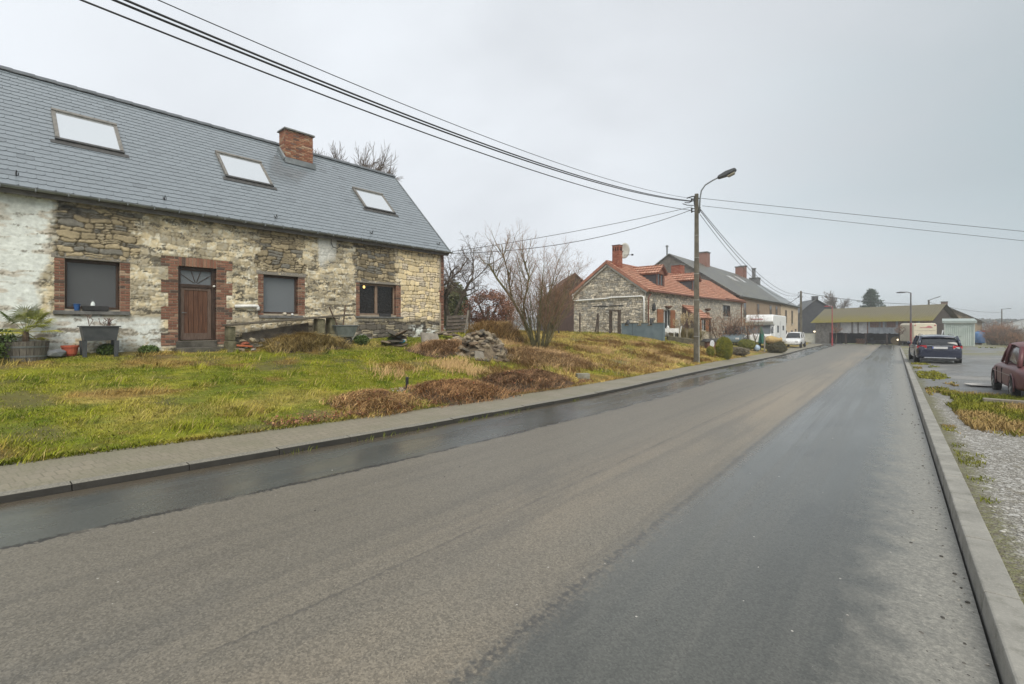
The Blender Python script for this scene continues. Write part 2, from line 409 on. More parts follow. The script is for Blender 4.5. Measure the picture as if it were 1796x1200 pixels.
# side road in front of the barn, running off to the left and right
v, f = grid_mesh('side_road', np.linspace(-60, 40, 60), np.linspace(77, 90.5, 8), lambda x, y: roadz(y) - .02 - .12 * sst(8, 40, x) + 0 * x)
tag(link('side_road', np_mesh('side_road', v, f, 4), mnoise('side_asphalt', (.10, .10, .10), (.15, .145, .14), 2, .4, .2, .004, 60)), kind='structure')

# ---- pavement on the left, small brick pavers
def paver_mat():
    t = NT('pavers'); p = t.pos(); vec = t.N('ShaderNodeMapping'); vec.inputs['Rotation'].default_value = (0, 0, R(88)); t.l.new(p, vec.inputs[0])
    br = t.N('ShaderNodeTexBrick'); br.inputs['Scale'].default_value = 1; br.inputs['Brick Width'].default_value = .105; br.inputs['Row Height'].default_value = .21; br.offset = .5
    br.inputs['Mortar Size'].default_value = .007; br.inputs['Color1'].default_value = (.245, .215, .160, 1); br.inputs['Color2'].default_value = (.205, .18, .135, 1); br.inputs['Mortar'].default_value = (.145, .13, .09, 1)
    br.inputs['Bias'].default_value = 0; t.l.new(vec.outputs[0], br.inputs['Vector'])
    n = t.noise(1.1, 4); n2 = t.noise(40, 3); c = t.mix(t.ramp(n, .35, .68), br.outputs['Color'], (.17, .16, .105))
    c = t.mix(t.math('MULTIPLY', t.ramp(n2, .4, .7), .5), c, (.29, .26, .21))
    t.bump(t.math('SUBTRACT', t.math('MULTIPLY', n2, .5), br.outputs['Fac']), .35, .006)
    return t.fin(c, t.lerp(n, .45, .7), .45)
ys = np.arange(-16, 83, .5); tt = np.linspace(0, 1, 7)
a = kerbL(ys) - .13; b = swkL(ys) - .05
X = a[:, None] + (b - a)[:, None] * tt; Y = np.repeat(ys[:, None], 7, 1); Z = roadz(Y) + .072 + .02 * tt[None, :] + .010 * (fbm(X * 2, Y * 2, 9) - .5)
i = np.arange(6)[None, :] + 7 * np.arange(len(ys) - 1)[:, None]
tag(link('pavement', np_mesh('pavement', np.stack([X.ravel(), Y.ravel(), Z.ravel()], 1), np.stack([i, i + 7, i + 8, i + 1], -1).reshape(-1, 4), 4), paver_mat(), smooth=True), kind='structure')
# ---- kerbs
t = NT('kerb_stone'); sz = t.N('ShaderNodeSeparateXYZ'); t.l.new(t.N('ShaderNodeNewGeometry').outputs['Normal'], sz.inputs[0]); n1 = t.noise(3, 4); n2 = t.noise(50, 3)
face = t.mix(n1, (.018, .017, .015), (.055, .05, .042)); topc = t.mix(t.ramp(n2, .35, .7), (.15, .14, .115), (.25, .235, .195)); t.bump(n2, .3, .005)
kmat = t.fin(t.mix(t.ramp(sz.outputs[2], .55, .9), face, topc), t.lerp(n1, .4, .65), .4)   # pale tops, near-black upright faces, split by face normal
mb = MB()
for k in range(-16, 83):
    y0, y1 = k + .003, k + .997; j = random.uniform(-.004, .004)
    for w0, w1, h in ((0, .135, .072 + j),):
        x0, x1 = float(kerbL(y0)), float(kerbL(y1)); z0, z1 = roadz(y0), roadz(y1)
        mb.hexa([(x0 - w1, y0, z0 - .2), (x0, y0, z0 - .2), (x1, y1, z1 - .2), (x1 - w1, y1, z1 - .2), (x0 - w1, y0, z0 + h + .012), (x0 - .02, y0, z0 + h), (x1 - .02, y1, z1 + h), (x1 - w1, y1, z1 + h + .012)])
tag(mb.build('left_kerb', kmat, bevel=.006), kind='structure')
t = NT('kerb_concrete'); n1 = t.noise(2.2, 5); n2 = t.noise(70, 3, .7); n3 = t.noise(9, 4)
c = t.mix(t.ramp(n1, .3, .7), (.20, .195, .175), (.30, .29, .262)); c = t.mix(t.math('MULTIPLY', t.ramp(n3, .52, .7), .55), c, (.13, .128, .105)); c = t.mix(t.math('MULTIPLY', t.ramp(n2, .45, .75), .5), c, (.38, .36, .32))
t.bump(n2, .35, .004); kr = t.fin(c, .75, .4)
mb = MB(); W = .188
for k in range(-16, 68):
    y0, y1 = k + .006, k + .994; z0, z1 = float(roadz(y0)), float(roadz(y1)); x = KERBR + random.uniform(-.003, .003); h = .12 + random.uniform(-.002, .002)
    mb.hexa([(x, y0, z0 - .2), (x + W, y0, z0 - .2), (x + W, y1, z1 - .2), (x, y1, z1 - .2), (x + .028, y0, z0 + h), (x + W, y0, z0 + h), (x + W, y1, z1 + h), (x + .028, y1, z1 + h)])
tag(mb.build('right_kerb', kr, bevel=.012), kind='structure')
# ---- gravel lot on the right
def lot_mat():
    t = NT('gravel'); p = t.pos(); sx = t.N('ShaderNodeSeparateXYZ'); t.l.new(p, sx.inputs[0]); x, y = sx.outputs[0], sx.outputs[1]
    vo = t.N('ShaderNodeTexVoronoi', feature='F1'); vo.inputs['Scale'].default_value = 64; t.l.new(p, vo.inputs['Vector'])
    v3 = t.N('ShaderNodeTexVoronoi', feature='F1'); v3.inputs['Scale'].default_value = 34; t.l.new(p, v3.inputs['Vector'])
    sp = t.N('ShaderNodeSeparateColor'); t.l.new(vo.outputs['Color'], sp.inputs[0]); s3 = t.N('ShaderNodeSeparateColor'); t.l.new(v3.outputs['Color'], s3.inputs[0])
    st = t.mix(sp.outputs[0], (.20, .19, .17), (.44, .425, .39)); st = t.mix(t.ramp(vo.outputs['Distance'], .35, .8), st, (.10, .09, .075))
    st = t.mix(t.math('GREATER_THAN', s3.outputs[0], .82), st, (.46, .45, .43))
    n1 = t.noise(.5, 4); n2 = t.noise(3, 4); n3 = t.noise(30, 3)
    tarm = t.mix(t.ramp(n3, .3, .7), (.115, .115, .112), (.20, .197, .19))
    far = t.ramp(t.math('ADD', y, t.math('MULTIPLY', t.math('SUBTRACT', n2, .5), 3)), 15.3, 17.5)
    c = t.mix(far, st, tarm)
    c = t.mix(t.math('MULTIPLY', far, t.ramp(n1, .5, .62)), c, (.25, .245, .235))
    d = t.math('ADD', x, t.math('MULTIPLY', t.math('SUBTRACT', n2, .5), .5))
    soil = t.math('MULTIPLY', t.math('SUBTRACT', 1.0, t.ramp(d, .60, .85)), .8)
    c = t.mix(soil, c, t.mix(t.ramp(n3, .4, .6), (.10, .085, .05), (.15, .15, .05)))
    c = t.mix(t.math('MULTIPLY', t.ramp(n2, .56, .7), .5), c, (.16, .14, .09))
    gf = t.math('MULTIPLY', t.ramp(y, 40, 50), t.ramp(t.noise(.25, 3), .40, .55)); c = t.mix(gf, c, t.mix(t.ramp(n2, .3, .7), (.16, .16, .05), (.22, .19, .09)))
    t.bump(t.math('ADD', t.math('MULTIPLY', vo.outputs['Distance'], -1.0), n3), .7, .02)
    return t.fin(c, t.lerp(far, .8, t.lerp(t.ramp(n1, .4, .6), .3, .6)), .45)
xs = np.concatenate([np.linspace(KERBR + W - .01, 8, 50), np.linspace(8.5, 60, 50)]); ys = np.concatenate([np.arange(-16, 30, .25), np.arange(30, 110, 1.)])
v, f = grid_mesh('gravel_lot', xs, ys, lambda x, y: lotz(x, y) + .03 * (fbm(x * 2, y * 2, 5) - .5), lambda x, y: (y < 77) | (y > 90))
tag(link('gravel_lot', np_mesh('gravel_lot', v, f, 4), lot_mat(), smooth=True), kind='structure')
mb = MB(); rr = np.random.default_rng(3)
# ---- lawn
def tone(x, y):
    """0 green .. 1 straw, plus bare soil weight"""
    s = sst(.48, .74, fbm(x * .55, y * .42, 21)) * .5 + .35 * (fbm(x * 3, y * 3, 4) - .4)
    e = swkL(y) - x
    s = s + .45 * sst(10, 13, y) * (1 - sst(4.0, 6.5, e)) * sst(.42, .55, fbm(x * .8, y * .8, 8))
    s = s + .35 * sst(3.0, 5.5, y) * (1 - sst(.3, 1.6, e)) * (1 - sst(9, 14, y))
    s = s + .30 * sst(14, 18, y)
    return np.clip(s, 0, 1)
def grass_rgb(x, y, jit):
    s = tone(x, y)[:, None]; g = np.clip(fbm(x * 1.3 + 9, y * 1.3, 31) * .7 + fbm(x * 5, y * 5, 32) * .55 - .20, 0, 1)[:, None]
    green = np.array([.085, .130, .010]) * (1 - g) + np.array([.33, .31, .026]) * g
    straw = np.array([.46, .345, .115]) * (1 - g * .5) + np.array([.36, .23, .085]) * g * .5
    brown = sst(.60, .72, fbm(x * 1.1 + 4, y * .8, 88) + .10 * sst(4.5, 7, y) * (1 - sst(.4, 2.4, swkL(y) - x)))[:, None] * .75
    dark = sst(.56, .68, fbm(x * 2.3, y * 1.7, 99))[:, None] * .5
    c = green * (1 - s) + straw * s
    return (c * (1 - brown) + np.array([.27, .165, .055]) * brown) * (1 - dark * np.array([.62, .42, .6])) * jit
xs = np.concatenate([np.linspace(-60, -24, 40)[:-1], np.linspace(-24, -6.2, 120)]); ys = np.concatenate([np.arange(-14, 36, .2), np.arange(36, 95, .8)])
v, f = grid_mesh('lawn', xs, ys, lawnz, lambda x, y: (x < swkL(y) + .05))
v[:, 2] = np.where(v[:, 0] > swkL(v[:, 1]) - .02, roadz(v[:, 1]) + .05, v[:, 2])
lc = grass_rgb(v[:, 0], v[:, 1], .62 + .5 * rng.random((len(v), 1)))
soil = sst(.60, .70, fbm(v[:, 0] * .9, v[:, 1] * .9, 77))[:, None]; lc = lc * (1 - soil * .6) + np.array([.09, .07, .045]) * soil * .6
LAWN = mattr('lawn_soil', .95, 12, .45, .6, .03, .2)
tag(link('lawn', np_mesh('lawn', v, f, 4, lc), LAWN, smooth=True), kind='structure')
def blade_mesh(name, pos, L, Wd, ang, lean, col, curl=.6):
    n = len(pos); d = np.stack([np.cos(ang), np.sin(ang), np.zeros(n)], 1); sd = np.stack([-np.sin(ang + .6), np.cos(ang + .6), np.zeros(n)], 1) * Wd[:, None]
    up = np.array([0, 0, 1.])
    h1 = L * .5; o1 = L * lean * .35; h2 = L * np.sqrt(np.clip(1 - (lean * curl) ** 2, .04, 1)) * (1 - .25 * lean); o2 = L * lean
    p1 = pos + up * (h1 * (1 - .2 * lean))[:, None] + d * o1[:, None]; p2 = pos + up * h2[:, None] + d * o2[:, None]
    V = np.stack([pos - sd, pos + sd, p1 - sd * .8, p1 + sd * .8, p2], 1).reshape(-1, 3)
    b = np.arange(n)[:, None] * 5; q = b + np.array([[0, 1, 3, 2]]); t3 = b + np.array([[2, 3, 4]])
    c = np.repeat(col, 5, 0)
    return np_mesh(name, V, [q, t3], 0, c)
GRASS = mattr('grass_blades', .75, 3, .10, 0, .01, .06)
def dens_sample(n, x0, x1, y0, y1, cond):
    x = rng.uniform(x0, x1, n); y = rng.uniform(y0, y1, n); k = cond(x, y); return x[k], y[k]
fx = lambda y: -15.37 + (y - 4.99) * math.tan(R(2.8))       # line of the old houses' fronts
bx, by, bl, bw, ba, bn = [], [], [], [], [], []
def scatter(n, box, cond, l0, l1, w0, w1, ln0, ln1, ang=None):
    x, y = dens_sample(n, *box, cond); m = len(x); bx.append(x); by.append(y); k = .35 + 1.3 * fbm(x * 1.6, y * 1.6, 12) ** 1.3
    bl.append(rng.uniform(l0, l1, m) * k); bw.append(rng.uniform(w0, w1, m)); ba.append(rng.uniform(0, 6.28, m) if ang is None else fbm(x * .35, y * .35, 55) * 9 + rng.normal(0, .7, m)); bn.append(rng.uniform(ln0, ln1, m))
bare = lambda x, y: fbm(x * .9, y * .9, 77) < .60 + .25 * rng.random(len(x))
inl = lambda x, y: (x < swkL(y) - .02 + .06 * rng.random(len(x))) & ((x > fx(y) + .02) | (y > 14.2)) & bare(x, y)
scatter(190000, (-15.6, -7, -2.5, 8), inl, .025, .068, .003, .006, .3, .95)
scatter(120000, (-16, -7, 8, 15), inl, .03, .08, .0045, .008, .3, .95)
scatter(130000, (-22, -7, 15, 34), lambda x, y: inl(x, y) & ~((x < -13.6) & (y > 33.6)), .05, .14, .007, .012, .3, .95)
scatter(26000, (-30, -16, 14.3, 34), inl, .1, .3, .014, .025, .2, .8, 1)
# edge fringe over the pavement
ex = rng.uniform(-2.5, 26, 16000); bx.append(swkL(ex) - rng.uniform(-.05, .12, 16000)); by.append(ex); bl.append(rng.uniform(.03, .11, 16000)); bw.append(rng.uniform(.004, .008, 16000)); ba.append(rng.normal(0, .9, 16000)); bn.append(rng.uniform(.5, 1, 16000))
# longer tufts
cn = 520; cx, cy = dens_sample(cn, -15, -7.2, -2.2, 26, lambda x, y: inl(x, y))
for a_, b_ in zip(cx, cy):
    m = 70; r = rng.normal(0, .09, (m, 2)); bx.append(a_ + r[:, 0]); by.append(b_ + r[:, 1]); bl.append(rng.uniform(.08, .24, m) * rng.uniform(.5, 1.1)); bw.append(rng.uniform(.003, .006, m) * (1 + b_ * .04)); ba.append(np.arctan2(r[:, 1], r[:, 0]) * .6 + fbm(a_ * .35, b_ * .35, 55) * 4 + rng.normal(0, .4, m)); bn.append(rng.uniform(.4, 1, m))
bx, by, bl, bw, ba, bn = map(np.concatenate, (bx, by, bl, bw, ba, bn))
bz = lawnz(bx, by) - .01
gc = grass_rgb(bx, by, rng.choice([.55, .8, 1.0, 1.3, 1.6], (len(bx), 1)) * rng.uniform(.85, 1.15, (len(bx), 1)))
odd = rng.random(len(bx)) < .10; gc[odd] = np.array([.46, .36, .14]) * rng.uniform(.7, 1.2, (odd.sum(), 1))
o = link('grass', blade_mesh('grass', np.stack([bx, by, bz], 1), bl, bw, ba, bn, gc), GRASS); tag(o, kind='stuff', label='yellowing winter grass on the sloping front yard', cat='grass')
# grass on the right: strip by the maroon car and along the kerb
def on_lot(n, box, cond, l0, l1, w0, w1):
    x, y = dens_sample(n, *box, cond); m = len(x)
    return x, y, rng.uniform(l0, l1, m), rng.uniform(w0, w1, m), rng.uniform(0, 6.28, m), rng.uniform(.3, .95, m)
patch = lambda x, y: (y > 10.6 + .9 * fbm(x * 2, y * 2, 6) - .9 * rng.random(len(x)) ** 3 + .5 * (fbm(x * 7, y * 7, 6) - .5) + .12 * (x - 1)) & (y < 16.5 - .5 * x + 1.6 * fbm(x, y, 61) + 1.2 * rng.random(len(x)) ** 3) & (x > .75 + .5 * fbm(x * 3, y * 2, 14))
A1 = on_lot(60000, (.7, 5.5, 10.4, 17), patch, .05, .16, .006, .012)
A2 = on_lot(9000, (.60, 1.1, 1.5, 11), lambda x, y: (fbm(x * 3, y * 1.6, 15) > .5) & (x < .66 + .5 * fbm(x * 2, y * 1.2, 44) ** 1.5), .02, .06, .003, .006)
A3 = on_lot(14000, (.65, 2.2, 16, 34), lambda x, y: (fbm(x * 2, y * .8, 18) > .5) & (x < .9 + fbm(x, y, 3)), .04, .1, .01, .02)
A4 = on_lot(16000, (6, 30, 42, 62), lambda x, y: fbm(x * .3, y * .3, 19) > .52, .08, .2, .04, .07)
cat = [np.concatenate(q) for q in zip(A1, A2, A3, A4)]
x, y = cat[0], cat[1]; g = fbm(x * 1.2, y * 1.2, 2)[:, None]; k_ = sst(.5, .62, fbm(x * .9, y * .9, 29) + .16 * (rng.random(len(x)) - .5))[:, None]; c = ((np.array([.085, .125, .012]) * (1 - g) + np.array([.28, .25, .04]) * g) * (1 - k_) + np.array([.34, .24, .10]) * k_) * rng.uniform(.6, 1.4, (len(x), 1))
o = link('verge_grass', blade_mesh('verge_grass', np.stack([x, y, lotz(x, y) - .005], 1), *cat[2:], c), GRASS); tag(o, kind='stuff', label='grass tufts growing on the gravel lot', cat='grass')
# ---- loose grit in the right gutter and stones of the lot
mb = MB(); mb.col = None; rr = np.random.default_rng(4)
for k in range(520):
    y = rr.uniform(1.2, 12) if k < 400 else rr.uniform(12, 30); x = KERBR - abs(rr.normal(0, .20)) - .02
    r = rr.choice([.004, .006, .009, .014], p=[.4, .35, .2, .05]) * (1.3 if y > 12 else 1); g = rr.choice([.06, .12, .3], p=[.55, .25, .2]); mb.col = (g, g * .94, g * .84)
    mb.rock((x, y, float(roadz(y)) + r * .3), r, rr, (1, 1.2, .6))
for k in range(60):
    y = rr.uniform(1.2, 14); x = rr.uniform(-5.5, .3); r = rr.uniform(.004, .008); g = rr.choice([.35, .10]); mb.col = (g, g * .95, g * .88); mb.rock((x, y, float(roadz(y)) + .03 + r * .3), r, rr, (1, 1.2, .6))
o = mb.build('grit', mattr('grit_stone', .8, 40, .3, .2)); tag(o, kind='stuff', label='loose grit in the gutter along the concrete kerb', cat='grit')
mb = MB(); rr = np.random.default_rng(6)
for k in range(2600):
    y = 2 + 12 * rr.random() ** 1.4; x = .66 + abs(rr.normal(0, 1.1)) ; 
    if x > .5 * y + .4: continue
    r = rr.uniform(.006, .017); g = rr.uniform(.16, .5); mb.col = (g, g * .97, g * .9); mb.rock((x, y, rz_(x, y) + r * .25 - .01), r, rr, (1, 1.25, .7))
o = mb.build('gravel_stones', MATS['grit_stone']); tag(o, kind='stuff', label='loose pale gravel stones on the lot', cat='gravel')

# ================================================================ STONE WALLS
def masonry(u, z, seed, h0, h1, w0, w1):
    """irregular coursed rubble: per-stone random numbers and the distance to the stone's edge"""
    rg = np.random.default_rng(seed)
    uu = u + .16 * (fbm(u * 2.1, z * 2.1, seed) - .5) + .06 * (fbm(u * 9, z * 9, seed + 5) - .5)
    zz = z + .26 * (fbm(u * .8, z * .5, seed + 1) - .5) + .13 * (fbm(u * 3.4, z * 4, seed + 2) - .5) + .035 * (fbm(u * 12, z * 12, seed + 8) - .5)
    zr = [zz.min() - .01]
    while zr[-1] < zz.max() + .3: zr.append(zr[-1] + rg.uniform(h0, h1))
    zr = np.array(zr); row = np.clip(np.searchsorted(zr, zz) - 1, 0, len(zr) - 2)
    a = np.zeros_like(u); b = np.zeros_like(u); e = np.zeros_like(u); U0 = uu.min() - 1; U1 = uu.max() + 1
    for r in range(len(zr) - 1):
        m = row == r
        if not m.any(): continue
        n = int((U1 - U0) / w0) + 4; w = rg.uniform(w0, w1, n) * rg.choice([.6, 1, 1.25], n); cu = U0 - rg.uniform(0, .3) + np.concatenate([[0], np.cumsum(w)])
        k = np.clip(np.searchsorted(cu, uu[m]) - 1, 0, len(cu) - 2); ra = rg.random(len(cu)); rb = rg.random(len(cu)); a[m] = ra[k]; b[m] = rb[k]
        # some stones are split in two courses
        split = rb[k] > .72; zc = (zr[r] + zr[r + 1]) / 2; top = zz[m] > zc
        lo = np.where(split & top, zc, zr[r]); hi = np.where(split & ~top, zc, zr[r + 1])
        a[m] = np.where(split & top, (a[m] + .37) % 1, a[m])
        dx = np.minimum(uu[m] - cu[k], cu[k + 1] - uu[m]); dz = np.minimum(zz[m] - lo, hi - zz[m])
        q = .05; cx_ = np.clip(q - dx, 0, q); cz_ = np.clip(q - dz, 0, q); e[m] = np.minimum(np.minimum(dx, dz), q - np.hypot(cx_, cz_))
    return a, b, np.clip(e, 0, None)
def wall_grid(u0, u1, z0, z1, step, openings, topf=None):
    us = np.arange(u0, u1 + step * .5, step); zs = np.arange(z0, z1 + step * .5, step); us[-1] = u1; zs[-1] = z1
    for o in openings:
        for v_ in o[:2]: us[np.argmin(abs(us - v_))] = v_
        for v_ in o[2:]: zs[np.argmin(abs(zs - v_))] = v_
    U, Z = np.meshgrid(us, zs); nx = len(us)
    i = np.arange(nx - 1)[None, :] + nx * np.arange(len(zs) - 1)[:, None]
    f = np.stack([i, i + 1, i + 1 + nx, i + nx], -1).reshape(-1, 4)
    uc = ((U[:-1, :-1] + U[1:, 1:]) / 2).ravel(); zc = ((Z[:-1, :-1] + Z[1:, 1:]) / 2).ravel(); k = np.ones(len(f), bool)
    for a, b, c, d in openings: k &= ~((uc > a) & (uc < b) & (zc > c) & (zc < d))
    if topf is not None: k &= zc < topf(uc)
    return U.ravel(), Z.ravel(), f[k]
def C(*c): return np.array(c, float)
def blend(a, b, w): return a * (1 - w[:, None]) + b * w[:, None]
WALL = mattr('stone_wall', .85, 14, .34, .45, .012, .3)
BRICK = mattr('red_brick', .85, 30, .28, .4, .005, .3)
WOODG = mnoise('weathered_wood', (.16, .145, .125), (.30, .275, .24), 5, .8, .3, .006, 60, stretch=(1, 6, 22))
WOODB = mnoise('brown_wood', (.045, .024, .014), (.10, .055, .032), 4, .55, .2, .004, 50, stretch=(22, 22, 1.5), lo=.3, hi=.7)
FRAME = mnoise('brown_frame', (.045, .026, .018), (.075, .045, .03), 8, .5, .1, .003, 60)
ZINC = mnoise('zinc', (.16, .175, .18), (.25, .265, .27), 3, .45, .1, .003, 30, metal=.4)
DARKM = mnoise('dark_metal', (.025, .025, .027), (.05, .05, .052), 6, .5, .1, .003, 40)
BLACK = mplain('black_void', (.012, .012, .012), .9, .1)
MORT = mnoise('mortar', (.20, .17, .125), (.30, .26, .2), 20, .95, .3, .004, 80)

# ---------------------------------------------------------------- long stone farmhouse on the left
A28 = R(2.8); OA = (-15.37, 4.99)
SL = .988; EY, EZ = -.22, 4.80; RY = 3.87; CA = 1 / math.hypot(1, SL); SA = SL * CA
def farmhouse():
    H = thing('stone_house', 'long old stone farmhouse with grey slate roof, three skylights and brick-edged openings', 'house', (OA[0], OA[1], 0), R(87.2))
    ops = [(-2.73, -1.70, 2.07, 3.27), (-.44, .50, 1.24, 3.31), (1.79, 2.87, 2.04, 3.25), (5.10, 6.67, 2.06, 3.22)]
    S0, S1 = -6.0, 9.04
    u, z, f = wall_grid(S0, S1, .7, 4.80, .02, ops)
    a, b, e = masonry(u, z, 7, .085, .24, .13, .46)
    a2, b2, e2 = masonry(u, z, 19, .06, .17, .16, .46)
    n = fbm(u * 1.3, z * 1.3, 3); nm = fbm(u * 4, z * 4, 13); nf = fbm(u * 14, z * 14, 23); nl = fbm(u * 3.2, z * 11, 33); nx = fbm(u * 35, z * 35, 43)
    def band(v, lo, hi, w=.03): return sst(lo - w, lo + w, v) * (1 - sst(hi - w, hi + w, v))
    wv = u + .42 * (nm - .5) + .30 * (b - .5) + .25 * (fbm(u * 8, z * 3, 71) - .5); wu = u + .18 * (nm - .5); wz = z + .16 * (nm - .5)
    p1 = band(wv, -2.94, -1.40) * band(wz, 3.30, 4.55); p2 = band(wv, 1.62, 3.0, .05) * band(z, 3.35, 4.75); p3 = band(wv, 4.9, 6.6, .08) * band(z, 3.3, 4.75)
    panel = np.clip(p1 + p2 + p3, 0, 1); pan12 = np.clip(p1 + p2, 0, 1)
    right = sst(6.25, 7.0, wv + .25 * sst(3.4, 2.2, z)) * (1 - pan12); base = sst(2.02, 1.78, wz) * sst(4.7, 5.1, wu)
    # limewashed, smeared part
    lime = C(.71, .60, .405) * np.ones((len(u), 1)); lime = blend(lime, C(.50, .415, .27), sst(.45, .75, n)); lime = blend(lime, C(.78, .73, .60), sst(.45, .68, nf))
    grey = sst(.46, .60, nm * .45 + nl * .35 + (a - .5) * .34 + .12); lime = blend(lime, C(.25, .22, .165), grey * .68)
    chip = sst(.545, .61, nl * .5 + nx * .35 + nf * .15 + (b - .5) * .10); lime = blend(lime, C(.085, .075, .058), chip * .85)
    lime = lime * (.88 + .2 * a)[:, None]
    edge = 1 - sst(.004, .018, e); lime = blend(lime, C(.17, .14, .09), edge * .55 * sst(.40, .56, nm))
    # cleanly pointed cream rubble at the right end
    cream = C(.76, .62, .38) * (.72 + .5 * a)[:, None]; cream = blend(cream, C(.64, .55, .43), sst(.5, .9, b)); cream = blend(cream, C(.30, .26, .20), sst(.87, .9, a2 * .25 + b * .75) * .8)
    cream = blend(cream, C(.72, .64, .48), sst(.5, .7, nf) * .5); cream = blend(cream, C(.13, .10, .06), (1 - sst(.002, .014, e)) * .72)
    # infilled brown-grey stones over the windows
    br = C(.33, .27, .175) * (.55 + .8 * a2)[:, None]; br = blend(br, C(.17, .165, .15) * np.ones((len(u), 1)), sst(.55, .62, b2) * .9); br = blend(br, C(.40, .33, .215), sst(.84, .86, b2) * .8)
    br = br * (.7 + .6 * nf)[:, None]; br = blend(br, C(.085, .068, .042), (1 - sst(.004, .016, e2)) * .85)
    dk = C(.13, .115, .095) * (.5 + .9 * a)[:, None]; dk = blend(dk, C(.42, .36, .25), sst(.8, .82, b) * .8); dk = blend(dk, C(.05, .043, .034), (1 - sst(.004, .016, e)) * .8)
    col = blend(lime, cream, right); col = blend(col, br, panel); col = blend(col, dk, base)
    # whitewash: the left bay and the foot of the wall
    wl = sst(-2.93, -3.12, u + .22 * (nm - .5) + .18 * (fbm(u * 9, z * 2.2, 61) - .5) - .0 * z + .22 * sst(3.6, 2.6, z) - .10)
    foot = sst(1.97, 1.80, z + .10 * (nm - .5)) * sst(-.72, -.95, u) * sst(.30, .46, nm * .5 + nf * .4 + .22 * sst(1.3, 1.7, z))
    foot2 = sst(1.45, 1.2, z) * sst(.45, .55, nm) * sst(4.4, 4.6, u) * .8 + band(u, 7.3, 8.6, .2) * sst(1.75, 1.6, z) * sst(.45, .55, nm)
    ww = np.clip(np.maximum(np.maximum(wl, foot), foot2), 0, 1)
    peel = sst(.57, .64, nl * .55 + nx * .25 + nf * .2 + .08 * sst(2.0, 1.1, z) - .02); ww2 = ww * (1 - peel * .75)
    white = C(.76, .79, .76) * (.80 + .3 * nf)[:, None]; white = blend(white, C(.46, .36, .26), sst(.52, .64, nl * .6 + nm * .4) * .55); white = blend(white, C(.40, .40, .36), sst(.52, .7, fbm(u * 2, z * .9, 91)) * .35)
    col = blend(col, white, ww2)
    pt = band(u + .12 * (nm - .5), 3.56, 4.2, .05) * band(z, 3.62, 4.68, .1) * sst(-.4, .1, (u - 3.56) * -.9 + (z - 3.62) * .9 - .05 + .3 * (nm - .5)); col = blend(col, C(.60, .60, .57), pt * .9)
    # damp streak line at the very foot and soot at one spot
    col = blend(col, C(.07, .06, .045), band(u, .95, 1.25, .08) * band(z, 2.42, 2.75, .08) * sst(.45, .55, nf))
    soot = band(u, -2.85, -2.45, .12) * band(z, 4.25, 4.62, .1) * sst(.4, .55, nm); col = blend(col, C(.05, .05, .05), soot * .9)
    col = blend(col, C(.10, .09, .04), sst(1.32, 1.0, z) * sst(.4, .6, nm) * .7)
    expo = np.clip(panel + right + base, 0, 1)
    d = np.where(expo > .5, .032 * sst(0, .014, np.where(panel > .5, e2, e)) + .012 * (a - .5), .013 * sst(0, .014, e) * (1 - .75 * ww) + .012 * nm - chip * .008 * (1 - ww))
    d = d + .010 * (nf - .5) + .02 * pt
    # recess behind the brick surrounds
    rec = np.zeros(len(u), bool)
    for x0, x1, z0, z1 in [(-2.93, -1.49, 2.0, 3.30), (-.84, .92, 1.1, 3.56), (1.62, 3.10, 2.0, 3.28), (4.94, 6.88, 2.0, 3.24), (8.80, 9.05, .7, 4.8)]:
        rec |= (u > x0 + .01) & (u < x1 - .01) & (z > z0) & (z < z1)
    # toothed brickwork leaves the outer part of the door surround as stone
    tooth = (np.floor((z - 1.1) / .36).astype(int) % 2 == 1) & (z < 3.25) & (u > -1) & (u < 1) & ((u < -.67) | (u > .74)); rec &= ~tooth
    d = np.where(rec, -.002, d); col[rec] = (.33, .285, .22)
    y = -d; link('wall', np_mesh('wall', np.stack([u, y, z], 1), f, 4, col), WALL, H, smooth=True)
    # gable ends, back and inner floor
    mb = MB(); gp = [(.02, .6), (7.72, .6), (7.72, 4.7), (RY, EZ + SL * (RY - EY) - .12), (.02, 4.75)]
    for x0 in (S0, S1 - .45): mb.prism(gp, x0, x0 + .44, 0)
    mb.box(S0 + .45, S1 - .46, 7.3, 7.7, .6, 4.7); mb.box(S0 + .45, S1 - .46, .4, 7.3, .9, 1.05); mb.box(3.4, 3.6, .45, 7.3, 1.06, 4.7); mb.box(3.62, S1 - .46, 4.1, 4.3, 1.06, 4.7)
    mb.box(S0 + .45, S1 - .46, .45, 7.3, 4.5, 4.62)
    t = NT('plain_rubble'); vo = t.N('ShaderNodeTexVoronoi', feature='DISTANCE_TO_EDGE'); vo.inputs['Scale'].default_value = 4; t.l.new(t.scaled(t.pos(), (1, 1, 1.9)), vo.inputs['Vector'])
    m = t.mix(t.ramp(vo.outputs['Distance'], .02, .10), (.12, .10, .07), t.mix(t.ramp(t.noise(3, 3), .35, .65), (.30, .26, .19), (.45, .39, .28))); t.bump(t.ramp(vo.outputs['Distance'], 0, .15), .6, .03); RUB = t.fin(m, .9, .3); MATS['plain_rubble'] = RUB
    mb.build('side_wall', RUB, H)
    # brick surrounds ------------------------------------------------
    def surround(name, parts, par):
        mb = MB(); mb.col = None
        for q in parts: mb.bricks(*q[:4], -.012, .24, **(q[4] if len(q) > 4 else {}))
        return mb.build(name, BRICK, par, bevel=.004)
